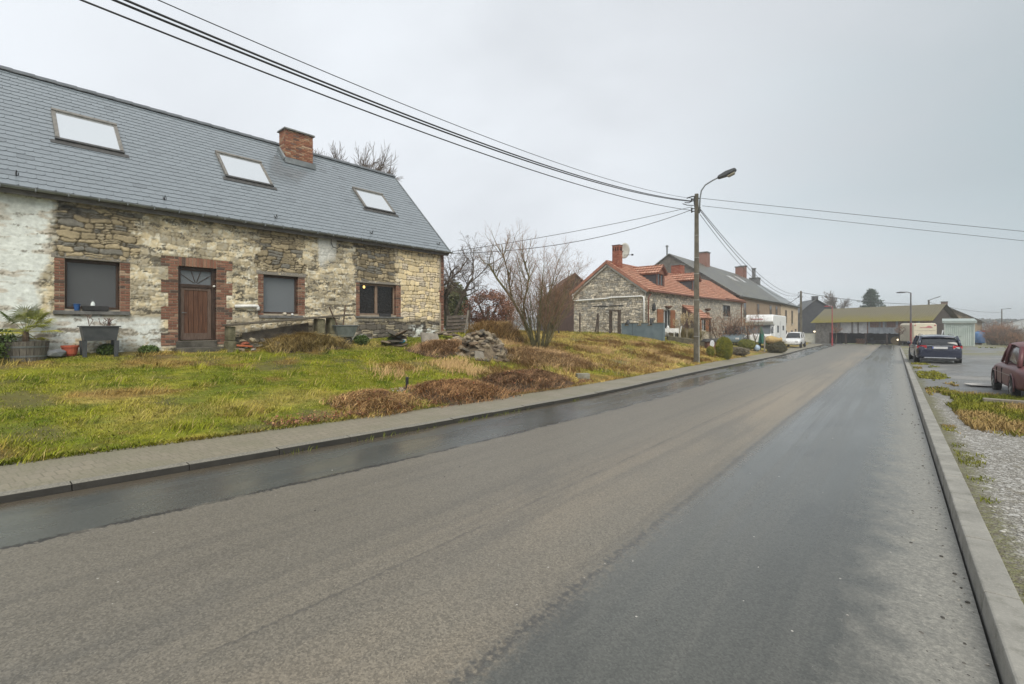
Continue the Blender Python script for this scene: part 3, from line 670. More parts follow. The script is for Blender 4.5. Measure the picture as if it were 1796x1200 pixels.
    def window(s0, s1, z0, z1, j0, j1, lin, sill, mull=None, glass=None, fm=FRAME, fw=.055):
        mb = MB(); ya, yb = .13, .20
        mb.box(s0, s0 + fw, ya, yb, z0, z1).box(s1 - fw, s1, ya, yb, z0, z1).box(s0 + fw, s1 - fw, ya, yb, z0, z0 + fw).box(s0 + fw, s1 - fw, ya, yb, z1 - fw * 1.3, z1)
        if mull: mb.box(mull - .05, mull + .05, ya - .012, yb, z0 + fw, z1 - fw * 1.3)
        w = mb.build('window', fm, H, bevel=.006)
        mb = MB(); xs = [s0 + fw] + ([mull - .05, mull + .05] if mull else []) + [s1 - fw]
        for i in range(0, len(xs), 2): mb.box(xs[i], xs[i + 1], .165, .172, z0 + fw, z1 - fw * 1.3)
        mb.build('pane', glass, w)
        surround('brick_jamb', [(j0, s0, z0 - .05, z1)], w); surround('brick_jamb', [(s1, j1, z0 - .05, z1)], w)
        MB().box(lin[0], lin[1], -.02, .24, lin[2], lin[3]).build('lintel', WOODG, w, bevel=.008)
        MB().box(sill[0], sill[1], -.075, .128, sill[2], sill[3]).build('sill', mnoise('sill_stone', (.10, .10, .095), (.19, .185, .175), 6, .6, .25, .004, 60), w, bevel=.01)
        return w
    g1 = mglass('window_pane', (.11, .112, .114), .03, .66); g2 = mglass('curtained_pane', (.18, .195, .21), .04, .72); g3 = mglass('clear_pane', (.02, .015, .01), .03, .42)
    window(-2.73, -1.70, 2.07, 3.27, -2.93, -1.49, (-2.97, -1.46, 3.275, 3.385), (-2.94, -1.50, 1.93, 2.02), glass=g1)
    window(1.79, 2.87, 2.04, 3.25, 1.62, 3.10, (1.57, 3.13, 3.255, 3.375), (1.64, 3.0, 1.90, 1.985), glass=g2)
    for i_, (c0, c1, ym, mt) in enumerate(((1.82, 2.84, .34, mnoise('curtain', (.40, .43, .45), (.52, .55, .57), 2, .9)), (-.36, .40, .30, None))):
        if mt is None: mb = MB().box(c0, c1, ym, ym + .01, 2.84, 3.2); mt = MATS['curtain']
        else:
            mb = MB(); V = []; n_ = 60
            for k in range(n_ + 1): x = c0 + (c1 - c0) * k / n_; y_ = ym + .025 * math.sin(k * 1.1) + .012 * math.sin(k * 2.7); V += [(x, y_, 2.03 + (.25 if k > 48 else 0) * (k - 48) / 12), (x + .01 * math.sin(k), y_ * .8 + .07, 3.26)]
            mb.add(V, [(2 * k, 2 * k + 2, 2 * k + 3, 2 * k + 1) for k in range(n_)])
        mb.build('curtain', mt, H)
    MB().box(-4.4, -.8, .95, 1.0, 1.06, 4.48).build('room_wall', mnoise('room_paint', (.58, .57, .54), (.68, .67, .64), 2, .9), H)
    w3 = window(5.10, 6.67, 2.06, 3.22, 4.94, 6.88, (4.90, 6.93, 3.225, 3.32), (4.93, 6.96, 1.94, 2.005), mull=5.86, glass=g3, fm=mnoise('pale_frame', (.20, .14, .10), (.29, .21, .155), 8, .6, .1, .003, 60))
    # door -------------------------------------------------------------
    FR = mnoise('door_frame', (.035, .02, .014), (.06, .035, .024), 8, .5, .1, .003, 50)
    mb = MB(); mb.box(-.44, -.36, .10, .22, 1.24, 3.31).box(.40, .50, .10, .22, 1.24, 3.31).box(-.36, .40, .10, .22, 3.21, 3.31).box(-.36, .40, .11, .21, 2.74, 2.83)
    d = mb.build('door', FR, H, bevel=.006)
    mb = MB(); mb.box(-.36, -.27, .14, .19, 1.26, 2.74).box(.31, .40, .14, .19, 1.26, 2.74).box(-.27, .31, .14, .19, 1.26, 1.45).box(-.27, .31, .14, .19, 2.66, 2.74); mb.build('door_rail', mnoise('worn_wood', (.075, .045, .032), (.17, .12, .095), 4, .65, .2, .004, 50, stretch=(22, 22, 1.2)), d, bevel=.005)
    mb = MB()
    for k in range(5): mb.box(-.27 + k * .116 + .003, -.27 + (k + 1) * .116 - .003, .155, .185, 1.45, 2.66)
    mb.build('door_panel', mnoise('reddish_wood', (.06, .026, .015), (.16, .075, .042), 3, .5, .2, .004, 50, stretch=(24, 24, 1.0)), d, bevel=.004)
    mb = MB(); 
    for k in range(4):
        a_ = R(180 - 36 * (k + 1)); c0, c1 = .02 + .05 * math.cos(a_), 2.835 + .05 * math.sin(a_); L = min(.36 / max(.01, abs(math.cos(a_))), .37 / max(.05, math.sin(a_)))
        mb.tube([(c0, .155, c1), (.02 + L * math.cos(a_), .155, 2.835 + L * math.sin(a_))], .012, 4)
    mb.build('fanlight_bar', FR, d)
    MB().box(-.36, .40, .16, .166, 2.83, 3.21).build('fanlight', g2, d)
    MB().lathe([(.02, -.0), (.02, .03), (.012, .035)], 8, (-.31, .135, 2.02), 1).tube([(-.31, .125, 2.02), (-.31, .10, 2.02), (-.22, .10, 2.02)], .009, 5).build('handle', ZINC, d)
    MB().lathe([(.005, -.04), (.028, -.03), (.03, 0), (.028, .03), (.005, .04)], 10, (.45, .07, 2.80), 1).build('bell_lamp', mplain('white_glass', (.75, .74, .70), .3), d)
    parts = []
    for k in range(7):
        z0 = 1.12 + k * .36; z1 = min(z0 + .36, 3.56)
        if z1 - z0 < .05: continue
        o_ = .0 if (k % 2 == 0) else .16
        parts += [(-.84 + o_, -.44, z0, min(z1, 3.56)), (.50, .92 - o_, z0, min(z1, 3.56))]
    parts.append((-.44, .50, 3.312, 3.56, dict(vertical=True, bh=.085)))
    surround('brick_surround', parts, d)
    stp = mnoise('step_stone', (.055, .05, .04), (.12, .11, .09), 5, .7, .3, .006, 50)
    MB().box(-.50, .50, -.06, .22, 1.05, 1.235).box(-.56, .55, -.42, -.062, .85, 1.06).build('doorstep', stp, H, bevel=.012)
    # brick corner -------------------------------------------------------
    mb = MB(); mb.bricks(8.90, 9.055, .75, 4.66, -.02, .3); mb.bricks(8.76, 8.90, 2.65, 3.15, -.02, .2); mb.build('brick_corner', BRICK, H, bevel=.004)
    # white waste pipe, cable ------------------------------------------------
    pv = mplain('white_plastic', (.72, .72, .70), .4)
    MB().tube([(.95, -.09, 2.235), (1.50, -.09, 2.26), (1.58, -.09, 2.25), (1.60, -.09, 2.20), (1.60, -.09, 2.13)], .05, 12).build('waste_pipe', pv, H, smooth=True)
    MB().tube([(3.95, -.12, 4.72), (3.94, -.13, 4.5), (4.0, -.13, 4.36), (4.16, -.13, 4.33), (4.27, -.12, 4.42), (4.27, -.08, 4.5)], .016, 6).build('cable_loop', DARKM, H, smooth=True)
    # roof ---------------------------------------------------------------
    X0, X1 = -6.2, 9.22
    def rp(s, t, h=0): return (s, EY + t * CA - h * SA, EZ + t * SA + h * CA)
    TL = (RY - EY) / CA
    mb = MB(); mb.hexa([rp(X0, 0, -.16), rp(X1, 0, -.16), rp(X1, TL, -.16), rp(X0, TL, -.16), rp(X0, 0, -.03), rp(X1, 0, -.03), rp(X1, TL, -.03), rp(X0, TL, -.03)])
    zr = EZ + SL * (RY - EY); mb.add([(X0, RY, zr - .01), (X1, RY, zr - .01), (X1, 7.95, zr - SL * (7.95 - RY)), (X0, 7.95, zr - SL * (7.95 - RY))], [(0, 1, 2, 3)])
    SLD = mnoise('slate_dark', (.06, .068, .075), (.10, .11, .12), 4, .45, .15, .004, 30)
    roof = mb.build('roof', SLD, H)
    rg = np.random.default_rng(2); V, Fc, Cc = [], [], []
    ex = .196; rows = int(TL / ex); wd = .305
    for r in range(rows + 1):
        t0 = r * ex - .02; t1 = min(t0 + ex * 1.35, TL)
        if t1 - t0 < .06: continue
        s = X0 - (wd / 2 if r % 2 else 0) - .05; 
        while s < X1:
            w = wd; a_, b_ = max(s, X0), min(s + w, X1); s += w
            if b_ - a_ < .03: continue
            j = rg.normal(0, .004); h0 = .013 + rg.uniform(0, .002); g = .0018; c_ = rg.uniform(.95, 1.05) * (1.0 if rg.random() < .985 else .8); cl = .055
            A_ = [rp(a_ + g, t0 + .0 + j, h0), rp(b_ - g - cl, t0 - .004 + j, h0), rp(b_ - g - cl * .4, t0 + .012 + j, h0), rp(b_ - g, t0 + .045 + j, h0 - .001), rp(b_ - g, t1, -.004), rp(a_ + g, t1, -.004)]
            B_ = [rp(a_ + g, t0 + j, h0 - .013), rp(b_ - g - cl, t0 - .004 + j, h0 - .013), rp(b_ - g - cl * .4, t0 + .012 + j, h0 - .013), rp(b_ - g, t0 + .045 + j, h0 - .014)]
            k = len(V); V += A_ + B_; Fc.append(tuple(range(k, k + 6))); Fc += [(k + 6, k + 7, k + 1, k), (k + 7, k + 8, k + 2, k + 1), (k + 8, k + 9, k + 3, k + 2)]
            Cc += [(.185 * c_, .212 * c_, .234 * c_)] * 10
    mb = MB(); mb.v, mb.f, mb.c = V, Fc, Cc
    t = NT('slate'); n1 = t.noise(2.2, 4); n2 = t.noise(22, 3); c = t.N('ShaderNodeVectorMath', operation='SCALE'); t.l.new(t.attr().outputs['Color'], c.inputs[0]); t.l.new(t.math('ADD', t.math('MULTIPLY', n2, .3), .85), c.inputs['Scale'])
    SLATE = t.fin(c.outputs[0], t.lerp(t.ramp(n1, .3, .7), .13, .21), .85)
    mb.build('slate', SLATE, roof)
    mb = MB(); k = 0; s = X0
    while s < X1 - .05:
        e_ = min(s + .48, X1); z0 = zr - .11
        for dz in (0,):
            mb.hexa([(s, RY - .16, z0 + .015), (e_ + .03, RY - .16, z0 + .032), (e_ + .03, RY, zr + .045), (s, RY, zr + .03), (s, RY - .15, z0 + .045), (e_ + .03, RY - .15, z0 + .06), (e_ + .03, RY, zr + .068), (s, RY, zr + .052)])
            mb.hexa([(s, RY, zr + .03), (e_ + .03, RY, zr + .045), (e_ + .03, RY + .16, z0 + .03), (s, RY + .16, z0 + .015), (s, RY, zr + .052), (e_ + .03, RY, zr + .068), (e_ + .03, RY + .15, z0 + .06), (s, RY + .15, z0 + .045)])
        s += .45
    mb.build('ridge_cap', SLD, roof)
    MB().hexa([rp(X1 - .03, 0, -.17), rp(X1 + .02, 0, -.17), rp(X1 + .02, TL, -.17), rp(X1 - .03, TL, -.17), rp(X1 - .03, 0, .03), rp(X1 + .02, 0, .03), rp(X1 + .02, TL, .03), rp(X1 - .03, TL, .03)]).build('verge_board', ZINC, roof)
    # gutter
    mb = MB(); pr = []; r_ = .065
    for k in range(9): a_ = math.pi * k / 8; pr.append((EY - .075 - r_ * math.cos(a_), 4.765 - r_ * math.sin(a_)))
    pr += [(y + (-.008 if False else 0), z) for y, z in []]
    inner = [(EY - .075 - (r_ - .008) * math.cos(math.pi * k / 8), 4.767 - (r_ - .008) * math.sin(math.pi * k / 8)) for k in range(8, -1, -1)]
    mb.prism(pr + inner, X0, X1 + .04, 0); s = X0 + .2
    while s < X1: mb.box(s - .012, s + .012, EY - .148, EY - .02, 4.69, 4.705).box(s - .012, s + .012, EY - .155, EY - .143, 4.69, 4.78); s += .55
    mb.build('gutter', ZINC, H)
    MB().box(X0 + .1, X1 - .1, EY + .01, EY + .04, 4.60, 4.76).build('fascia', mnoise('fascia_paint', (.09, .085, .08), (.15, .14, .13), 5, .7), H)
    for s in (-3.54, -.76, 2.15, 5.58, 8.76):
        t0 = .34; mb = MB(); mb.tube([rp(s, t0 + .13, .025), rp(s, t0, .03), rp(s, t0 - .01, .07), rp(s, t0 - .005, .17)], .012, 5).tube([rp(s - .0, t0 + .0, .03), rp(s + .035, t0 - .03, .06), rp(s + .035, t0 + .01, .11)], .009, 5)
        mb.build('roof_hook', DARKM, roof)
    # skylights
    SF = mnoise('skylight_frame', (.16, .15, .135), (.24, .225, .20), 10, .45, .1, .003, 60, metal=.3); SD = mnoise('skylight_apron', (.05, .05, .05), (.085, .083, .08), 10, .5)
    gl = mglass('skylight_pane', (.30, .33, .35), .04); MATS['skylight_pane'].node_tree.nodes['Principled BSDF'].inputs['Metallic'].default_value = .75; MATS['skylight_pane'].node_tree.nodes['Principled BSDF'].inputs['Base Color'].default_value = (.80, .83, .85, 1)
    for s0, s1, y0, y1 in ((-2.77, -1.37, 1.45, 2.56), (1.18, 2.64, 1.39, 2.46), (6.10, 7.52, 1.29, 2.29)):
        t0, t1 = (y0 - EY) / CA, (y1 - EY) / CA; w = .085
        def bx_(mb, a_, b_, c_, d_, h0, h1): return mb.hexa([rp(a_, c_, h0), rp(b_, c_, h0), rp(b_, d_, h0), rp(a_, d_, h0), rp(a_, c_, h1), rp(b_, c_, h1), rp(b_, d_, h1), rp(a_, d_, h1)])
        mb = MB(); bx_(mb, s0, s0 + w, t0 + w, t1 - .1, 0, .085); bx_(mb, s1 - w, s1, t0 + w, t1 - .1, 0, .085); bx_(mb, s0, s1, t1 - .1, t1, 0, .11)
        sk = mb.build('skylight', SF, roof, bevel=.006)
        mb = MB(); bx_(mb, s0 - .01, s1 + .01, t0, t0 + w, 0, .075); bx_(mb, s0 - .10, s1 + .10, t0 - .16, t0, .012, .026); mb.build('apron', SD, sk, bevel=.005)
        mb = MB(); bx_(mb, s0 + w, s1 - w, t0 + w, t1 - .1, .05, .062); mb.build('pane', gl, sk)
    # chimney
    c0, c1, y0, y1 = 3.72, 4.80, 2.95, 3.50
    mb = MB(); pal = (((.30, .13, .075), 6), ((.36, .20, .12), 4), ((.24, .10, .065), 3), ((.40, .28, .19), 1.5), ((.16, .10, .08), 1.5)); mb.bricks(c0, c1, 7.6, 9.16, y0, y0 + .1, pal=pal)
    q = MB(); q.bricks(y0, y1, 7.6, 9.16, 0, .1, pal=pal)
    for sgn, xx in ((1, c0), (-1, c1)): mb.v += []; 
    n0 = len(mb.v)
    for sgn, xx in ((1, c0), (-1, c1)):
        b0 = len(mb.v); mb.v += [(xx + sgn * (vy - .004), vx, vz) for vx, vy, vz in q.v]; mb.f += [tuple(i + b0 for i in (f_[::-1] if sgn > 0 else f_)) for f_ in q.f]; mb.c += q.c
    ch = mb.build('chimney', BRICK, roof, bevel=.003)
    MB().box(c0 + .02, c1 - .02, y0 + .02, y1 - .02, 7.5, 9.15).build('chimney_core', MORT, ch)
    MB().hexa([(c0 - .07, y0 - .07, 9.16), (c1 + .07, y0 - .07, 9.16), (c1 + .07, y1 + .07, 9.16), (c0 - .07, y1 + .07, 9.16), (c0 - .05, y0 - .05, 9.22), (c1 + .05, y0 - .05, 9.22), (c1 + .05, y1 + .05, 9.22), (c0 - .05, y1 + .05, 9.22)]).hexa([(c0 - .05, y0 - .05, 9.222), (c1 + .05, y0 - .05, 9.222), (c1 + .05, y1 + .05, 9.222), (c0 - .05, y1 + .05, 9.222), (c0 + .1, (y0 + y1) / 2 - .05, 9.30), (c1 - .1, (y0 + y1) / 2 - .05, 9.30), (c1 - .1, (y0 + y1) / 2 + .05, 9.30), (c0 + .1, (y0 + y1) / 2 + .05, 9.30)]).build('chimney_cap', mnoise('cap_stone', (.10, .105, .10), (.19, .195, .185), 6, .8), ch, bevel=.01)
    tb = (y0 - EY) / CA; mb = MB(); mb.hexa([rp(c0 - .06, tb - .16, .03), rp(c1 + .06, tb - .16, .03), rp(c1 + .06, tb + .02, .03), rp(c0 - .06, tb + .02, .03), rp(c0 - .06, tb - .16, .042), rp(c1 + .06, tb - .16, .042), rp(c1 + .06, tb + .0, .18), rp(c0 - .06, tb + .0, .18)])
    mb.hexa([rp(c0 - .09, tb, .025), rp(c0 - .02, tb, .025), rp(c0 - .02, tb + .78, .025), rp(c0 - .09, tb + .78, .025), rp(c0 - .08, tb, .13), rp(c0 - .02, tb, .16), rp(c0 - .02, tb + .78, .16), rp(c0 - .08, tb + .78, .13)]); mb.build('flashing', ZINC, ch)
    return H
farmhouse()
def FA(s, y, z=0):      # farmhouse front coordinates -> world
    d = (math.sin(A28), math.cos(A28)); return (OA[0] + s * d[0] - y * d[1], OA[1] + s * d[1] + y * d[0], z)
def FAg(s, y): x, yy, _ = FA(s, y); return (x, yy, lz(x, yy))

# ================================================================ RED-TILED COTTAGE
def tile_sheet(s0, s1, TL, rp, wcol=.235, ex=.34, rows0=0.0, amp=.045, step=.085, seed=1, pal=None, skip=None):
    """wavy clay tiles laid in courses on the plane rp(s,t,h)"""
    rg = np.random.default_rng(seed); prof = np.array([0, .55, 1, .85, .45, .12]); nc = int(round((s1 - s0) / wcol)); wcol = (s1 - s0) / nc; V, F_, Cc = [], [], []
    pal = pal or [(.40, .20, .135), (.37, .185, .125), (.42, .22, .15), (.34, .17, .115), (.42, .245, .175)]
    t = rows0; r = 0
    while t < TL - .02:
        t1 = min(t + ex + .05, TL)
        for c in range(nc):
            a = s0 + c * wcol
            if skip and skip(a + wcol / 2, (t + t1) / 2): continue
            q = np.array(pal[rg.integers(len(pal))]) * rg.uniform(.92, 1.08); j = rg.uniform(-.006, .006); k = len(V)
            for i in range(7):
                h = prof[i % 6] * amp; s = a + wcol * i / 6
                V.append(rp(s, t + j, h + step)); V.append(rp(s, t1, h)); V.append(rp(s, t + j, h - .005))
            for i in range(6):
                b = k + 3 * i; F_ += [(b, b + 3, b + 4, b + 1), (b + 2, b + 5, b + 3, b)]
            Cc += [tuple(q)] * 21
        t += ex; r += 1
    mb = MB(); mb.v, mb.f, mb.c = V, F_, Cc; return mb
TILE = mattr('clay_tile', .62, 6, .30, .2, .004, .4)
GREYST = None
BO = (-14.6, 34.4)
def BW(s, y, z=0): d = (math.sin(A28), math.cos(A28)); return (BO[0] + s * d[0] - y * d[1], BO[1] + s * d[1] + y * d[0], z)
def cottage():
    H = thing('stone_cottage', 'low grey stone cottage with red tiled roof, two dormers and satellite dish', 'house', (BO[0], BO[1], 0), R(87.2))
    ops = [(2.75, 4.15, 1.0, 2.96), (11.15, 12.18, 1.22, 2.94), (17.3, 19.5, 2.62, 3.80), (7.4, 8.4, .4, 2.3)]
    def stones(u, z, seed):
        a, b, e = masonry(u, z, seed, .10, .22, .14, .40); n = fbm(u * 3, z * 3, seed); c = C(.54, .48, .385) * (.55 + .8 * a)[:, None]
        c = blend(c, C(.36, .345, .31), sst(.6, .65, b)); c = blend(c, C(.66, .61, .52), sst(.86, .88, b)); c = blend(c, C(.12, .105, .085), (1 - sst(.006, .028, e)) * .8); c = c * (.75 + .5 * n)[:, None]
        return c, .035 * sst(0, .03, e) + .02 * (a - .5)
    u, z, f = wall_grid(0, 24.2, -1.2, 4.5, .045, ops); c, d = stones(u, z, 31)
    k = sst(6, 16, u); c = blend(c, c * .5 + C(.30, .275, .24) * .5, k)
    link('wall', np_mesh('wall', np.stack([u, -d, z], 1), f, 4, c), WALL, H, smooth=True)
    sl = .69; ez = 4.45; ry = 3.28; top = lambda y: ez + .06 + sl * (ry - abs(y - ry)) - .06
    u, z, f = wall_grid(0, 6.5, .2, 6.8, .045, [], top); c, d = stones(u, z, 37)
    link('gable_wall', np_mesh('gable_wall', np.stack([-d, u, z], 1), f[:, ::-1], 4, c), WALL, H, smooth=True)
    mb = MB(); mb.prism([(.06, -1), (6.46, -1), (6.46, 4.4), (ry, top(ry) - .05), (.06, 4.4)], .1, .3, 0); mb.box(.3, 24.2, 6.1, 6.46, -1.2, 4.4); mb.prism([(.06, -1), (6.46, -1), (6.46, 4.4), (ry, top(ry) - .05), (.06, 4.4)], 23.9, 24.2, 0); mb.box(.3, 23.9, .5, 6.1, -.6, -.5); mb.build('back_wall', MATS['plain_rubble'], H)
    CAs = 1 / math.hypot(1, sl); SAs = sl * CAs; EYb, EZb = -.30, ez - .30 * sl + .08; TL = (ry - EYb) / CAs
    def rp(s, t, h=0): return (s, EYb + t * CAs - h * SAs, EZb + t * SAs + h * CAs)
    def rq(s, t, h=0): return (s, 2 * ry - EYb - t * CAs + h * SAs, EZb + t * SAs + h * CAs)
    def sag(s): return -.05 * math.sin(max(0, min(1, s / 17.2)) * math.pi)
    f_rp = lambda s, t, h=0: (lambda p: (p[0], p[1], p[2] + sag(s)))(rp(s, t, h))
    mb = tile_sheet(-.22, 17.2, TL, f_rp, seed=3); roof = mb.build('roof', TILE, H)
    m2 = tile_sheet(17.2, 24.35, TL - .2, lambda s, t, h=0: rp(s, t + .2, h + .02), seed=5); m2.build('roof_extension', TILE, roof)
    mb = MB(); mb.hexa([f_rp(-.2, 0, -.12), f_rp(24.3, 0, -.12), f_rp(24.3, TL, -.12), f_rp(-.2, TL, -.12), f_rp(-.2, 0, -.012), f_rp(24.3, 0, -.012), f_rp(24.3, TL, -.012), f_rp(-.2, TL, -.012)]); mb.hexa([rq(24.3, 0, -.12), rq(-.2, 0, -.12), rq(-.2, TL, -.12), rq(24.3, TL, -.12), rq(24.3, 0, 0), rq(-.2, 0, 0), rq(-.2, TL, 0), rq(24.3, TL, 0)])
    mb.build('roof_underside', mnoise('tile_under', (.25, .105, .065), (.33, .15, .095), 5, .8), roof)
    mb = MB(); rg = np.random.default_rng(8)
    for rr_, q in ((rp, 1), (rq, -1)):
        t = 0
        while t < TL:
            mb.col = tuple(np.array([.36, .165, .11]) * rg.uniform(.75, 1.15)); e_ = min(t + .38, TL); pts = [rr_(-.25, t, -.16), rr_(-.03, t, -.02), rr_(-.03, e_, -.02), rr_(-.25, e_, -.16), rr_(-.25, t, .075), rr_(-.03, t, .085), rr_(-.03, e_, .06), rr_(-.25, e_, .05)]
            mb.hexa(pts); t += .36
    mb.build('verge_tile', TILE, roof)
    mb = MB()
    for rr_ in (rp, rq): mb.hexa([rr_(-.16, .1, -.30), rr_(-.04, .1, -.30), rr_(-.04, TL, -.30), rr_(-.16, TL, -.30), rr_(-.16, .1, -.165), rr_(-.04, .1, -.165), rr_(-.04, TL, -.165), rr_(-.16, TL, -.165)])
    mb.build('verge_board', mnoise('pale_board', (.38, .37, .34), (.5, .49, .46), 4, .7), roof)
    mb = MB(); s = -.2; zt = rp(0, TL)[2]
    while s < 24.2:
        mb.col = tuple(np.array([.33, .14, .09]) * rg.uniform(.75, 1.15)); z0 = zt + sag(s); mb.prism([(ry - .14, z0 - .06), (ry - .09, z0 + .06), (ry, z0 + .10), (ry + .09, z0 + .06), (ry + .14, z0 - .06)], s, s + .39, 0); s += .37
    mb.build('ridge_tile', TILE, roof)
    GB = mnoise('brown_gutter', (.17, .07, .045), (.25, .11, .075), 3, .45, .1, .003, 30)
    MB().box(-.15, 17.3, EYb - .13, EYb - .01, EZb - .10, EZb - .0).box(17.5, 24.35, EYb - .1, EYb + .02, EZb - .0, EZb + .1).build('gutter', GB, H, bevel=.02)
    MB().tube([(.25, -.25, 4.1), (.16, -.10, 3.75), (.16, -.10, .8)], .05, 8).build('downpipe', GB, H, smooth=True)
    MB().tube([(23.3, -.2, 4.2), (23.3, -.08, 4.0), (23.3, -.08, -.3)], .05, 8).build('downpipe', GB, H, smooth=True)
    MB().tube([(-.14, 6.52, 4.35), (-.14, 6.52, 3.80), (-.14, 6.2, 3.76), (-.14, 3.2, 3.84), (-.14, 2.9, 3.90), (-.14, .32, 3.90), (-.14, .14, 3.84), (-.14, .12, 3.5), (-.14, .12, .9)], .062, 8).build('white_downpipe', mplain('white_plastic', (.72, .72, .70), .4), H, smooth=True)
    MB().box(-.07, -.03, 1.9, 4.6, 3.22, 3.28).build('wall_rail', DARKM, H)
    # chimneys
    RB = (((.34, .12, .075), 6), ((.28, .095, .06), 4), ((.40, .18, .12), 2))
    def chim(c0, c1, y0, y1, z0, z1, holes=True):
        mb = MB(); mb.bricks(c0, c1, z0, z1, y0, y0 + .1, pal=RB); o = mb.build('chimney', BRICK, roof); q = MB(); q.bricks(y0, y1, z0, z1, 0, .1, pal=RB); q.v = [(c0 + vy - .006, vx, vz) for vx, vy, vz in q.v]; q.f = [f_[::-1] for f_ in q.f]; q.build('chimney_side', BRICK, o)
        MB().box(c0 + .02, c1 - .004, y0 + .02, y1, z0 - .3, z1 - .02).build('chimney_core', mnoise('brick_core', (.25, .09, .06), (.32, .13, .085), 9, .9), o)
        if holes:
            w = (y1 - y0) / 3
            [MB().box(c0 - .012, c0 + .05, y0 + w * k + .08, y0 + w * (k + 1) - .05, z1 - .42, z1 - .14).build('chimney_opening', BLACK, o) for k in range(3)]; [MB().box(c0 + .10 + .20 * k, c0 + .20 + .20 * k, y0 - .012, y0 + .05, z1 - .42, z1 - .14).build('chimney_opening', BLACK, o) for k in range(2)]
            MB().box(c0 - .03, c1 + .03, y0 - .03, y1 + .03, z1, z1 + .05).build('chimney_cap', mnoise('sooty_brick', (.10, .06, .05), (.18, .09, .07), 9, .9), o)
        else: MB().box(c0 - .06, c1 + .06, y0 - .06, y1 + .06, z1, z1 + .12).build('chimney_cap', mnoise('cap_stone', (.10, .105, .10), (.19, .195, .185), 6, .8), o)
        return o
    chim(.05, .55, 2.28, 2.92, 6.2, 8.0); chim(13.9, 14.9, 3.0, 4.0, 6.2, 7.85, False)
    # satellite dish on the ridge
    dd = empty('satellite_dish', (1.45, 2.6, 7.75), 0, roof); tag(dd)
    mb = MB(); prof = [(.001, .12)] + [(0.6 * k / 6, .12 * (1 - (k / 6) ** 2)) for k in range(1, 7)] + [(.6, -.015), (.46, .03), (.001, .10)]; mb.lathe(prof, 20, (0, 0, 0), 1)
    dish = mb.build('dish_bowl', mnoise('dish_paint', (.50, .50, .46), (.62, .62, .58), 3, .5), dd, smooth=True); dish.rotation_euler = (R(10), 0, R(-30)); dish.scale = (.8, 1, 1.05)
    MB().tube([(0, .1, 0), (-.2, .15, -.25), (-.3, .2, -.3)], .03, 6).tube([(.0, .05, -.35), (.45, -.45, -.32)], .02, 5).box(.40, .52, -.54, -.40, -.38, -.26).build('dish_arm', DARKM, dd)
    # dormers
    DS = mnoise('dark_slate_cheek', (.055, .06, .066), (.085, .09, .10), 3, .5)
    for s0, s1 in ((2.72, 4.22), (10.25, 11.75)):
        D = empty('dormer', (0, 0, 0), 0, roof); sm = (s0 + s1) / 2; y0 = .45; zb = 4.78; ze = 5.86; za = 6.62; yb = 3.05; ov = .16
        slp = (za - ze) / (sm - s0 + ov)
        def dl(s, t, h=0, sg=-1):    # left (sg -1) and right slopes: s along depth, t up the slope
            n = math.hypot(1, slp); return (sm + sg * (sm - s0 + ov) - sg * t / n + sg * h * slp / n, y0 - .28 + s, ze - .0 + t * slp / n + h / n)
        T2 = (sm - s0 + ov) * math.hypot(1, slp)
        for sg in (-1, 1):
            fn = lambda s, t, h=0, sg=sg: dl(s, t, h, sg)
            m = tile_sheet(0, yb - y0 + .28, T2, fn, wcol=.24, ex=.34, seed=9); m.build('dormer_roof', TILE, D)
            MB().hexa([fn(.02, 0, -.09), fn(yb - y0 + .2, 0, -.09), fn(yb - y0 + .2, T2, -.09), fn(.02, T2, -.09), fn(.02, 0, -.01), fn(yb - y0 + .2, 0, -.01), fn(yb - y0 + .2, T2, -.01), fn(.02, T2, -.01)]).build('dormer_board', GB, D)
            xx = s0 if sg < 0 else s1
            MB().add([(xx, y0, zb - .2), (xx, yb, ze + .0), (xx, y0, ze + .02), (xx - sg * .06, y0, zb - .2), (xx - sg * .06, yb, ze + .0), (xx - sg * .06, y0, ze + .02)], [(0, 1, 2), (5, 4, 3), (0, 3, 4, 1), (1, 4, 5, 2), (2, 5, 3, 0)]).build('dormer_cheek', DS, D)
            MB().hexa([(xx + sg * .02, y0 - .05, zb - .1), (xx + sg * .22, y0 - .05, zb - .1), (xx + sg * .22, yb - .4, ze + .1), (xx + sg * .02, yb - .4, ze + .1), (xx + sg * .02, y0 - .05, zb - .03), (xx + sg * .22, y0 - .05, zb - .04), (xx + sg * .22, yb - .4, ze + .17), (xx + sg * .02, yb - .4, ze + .17)]).build('flashing', ZINC, D)
        MB().prism([(s0 - .05, ze), (s1 + .05, ze), (sm, za - .12)], y0 - .04, y0 + .06, 1).build('dormer_gable', mnoise('rust_board', (.22, .09, .055), (.31, .14, .09), 6, .7, .2, .004, 40), D)
        W = MB().box(s0, s0 + .22, y0 - .02, y0 + .1, zb - .25, ze).box(s1 - .22, s1, y0 - .02, y0 + .1, zb - .25, ze).box(s0 + .22, s1 - .22, y0 - .02, y0 + .1, zb - .25, zb + .15).box(sm - .03, sm + .03, y0 - .01, y0 + .08, zb + .15, ze).build('dormer_window', mnoise('dormer_wood', (.13, .055, .035), (.20, .09, .06), 6, .6), D)
        MB().box(s0 + .22, s1 - .22, y0 + .05, y0 + .06, zb + .15, ze).build('pane', mglass('house_pane', (.05, .055, .06), .05), W)
    # windows, shutters, porch
    SH = mnoise('shutter_wood', (.21, .085, .04), (.32, .14, .065), 4, .6, .2, .004, 50, stretch=(14, 14, 1.2))
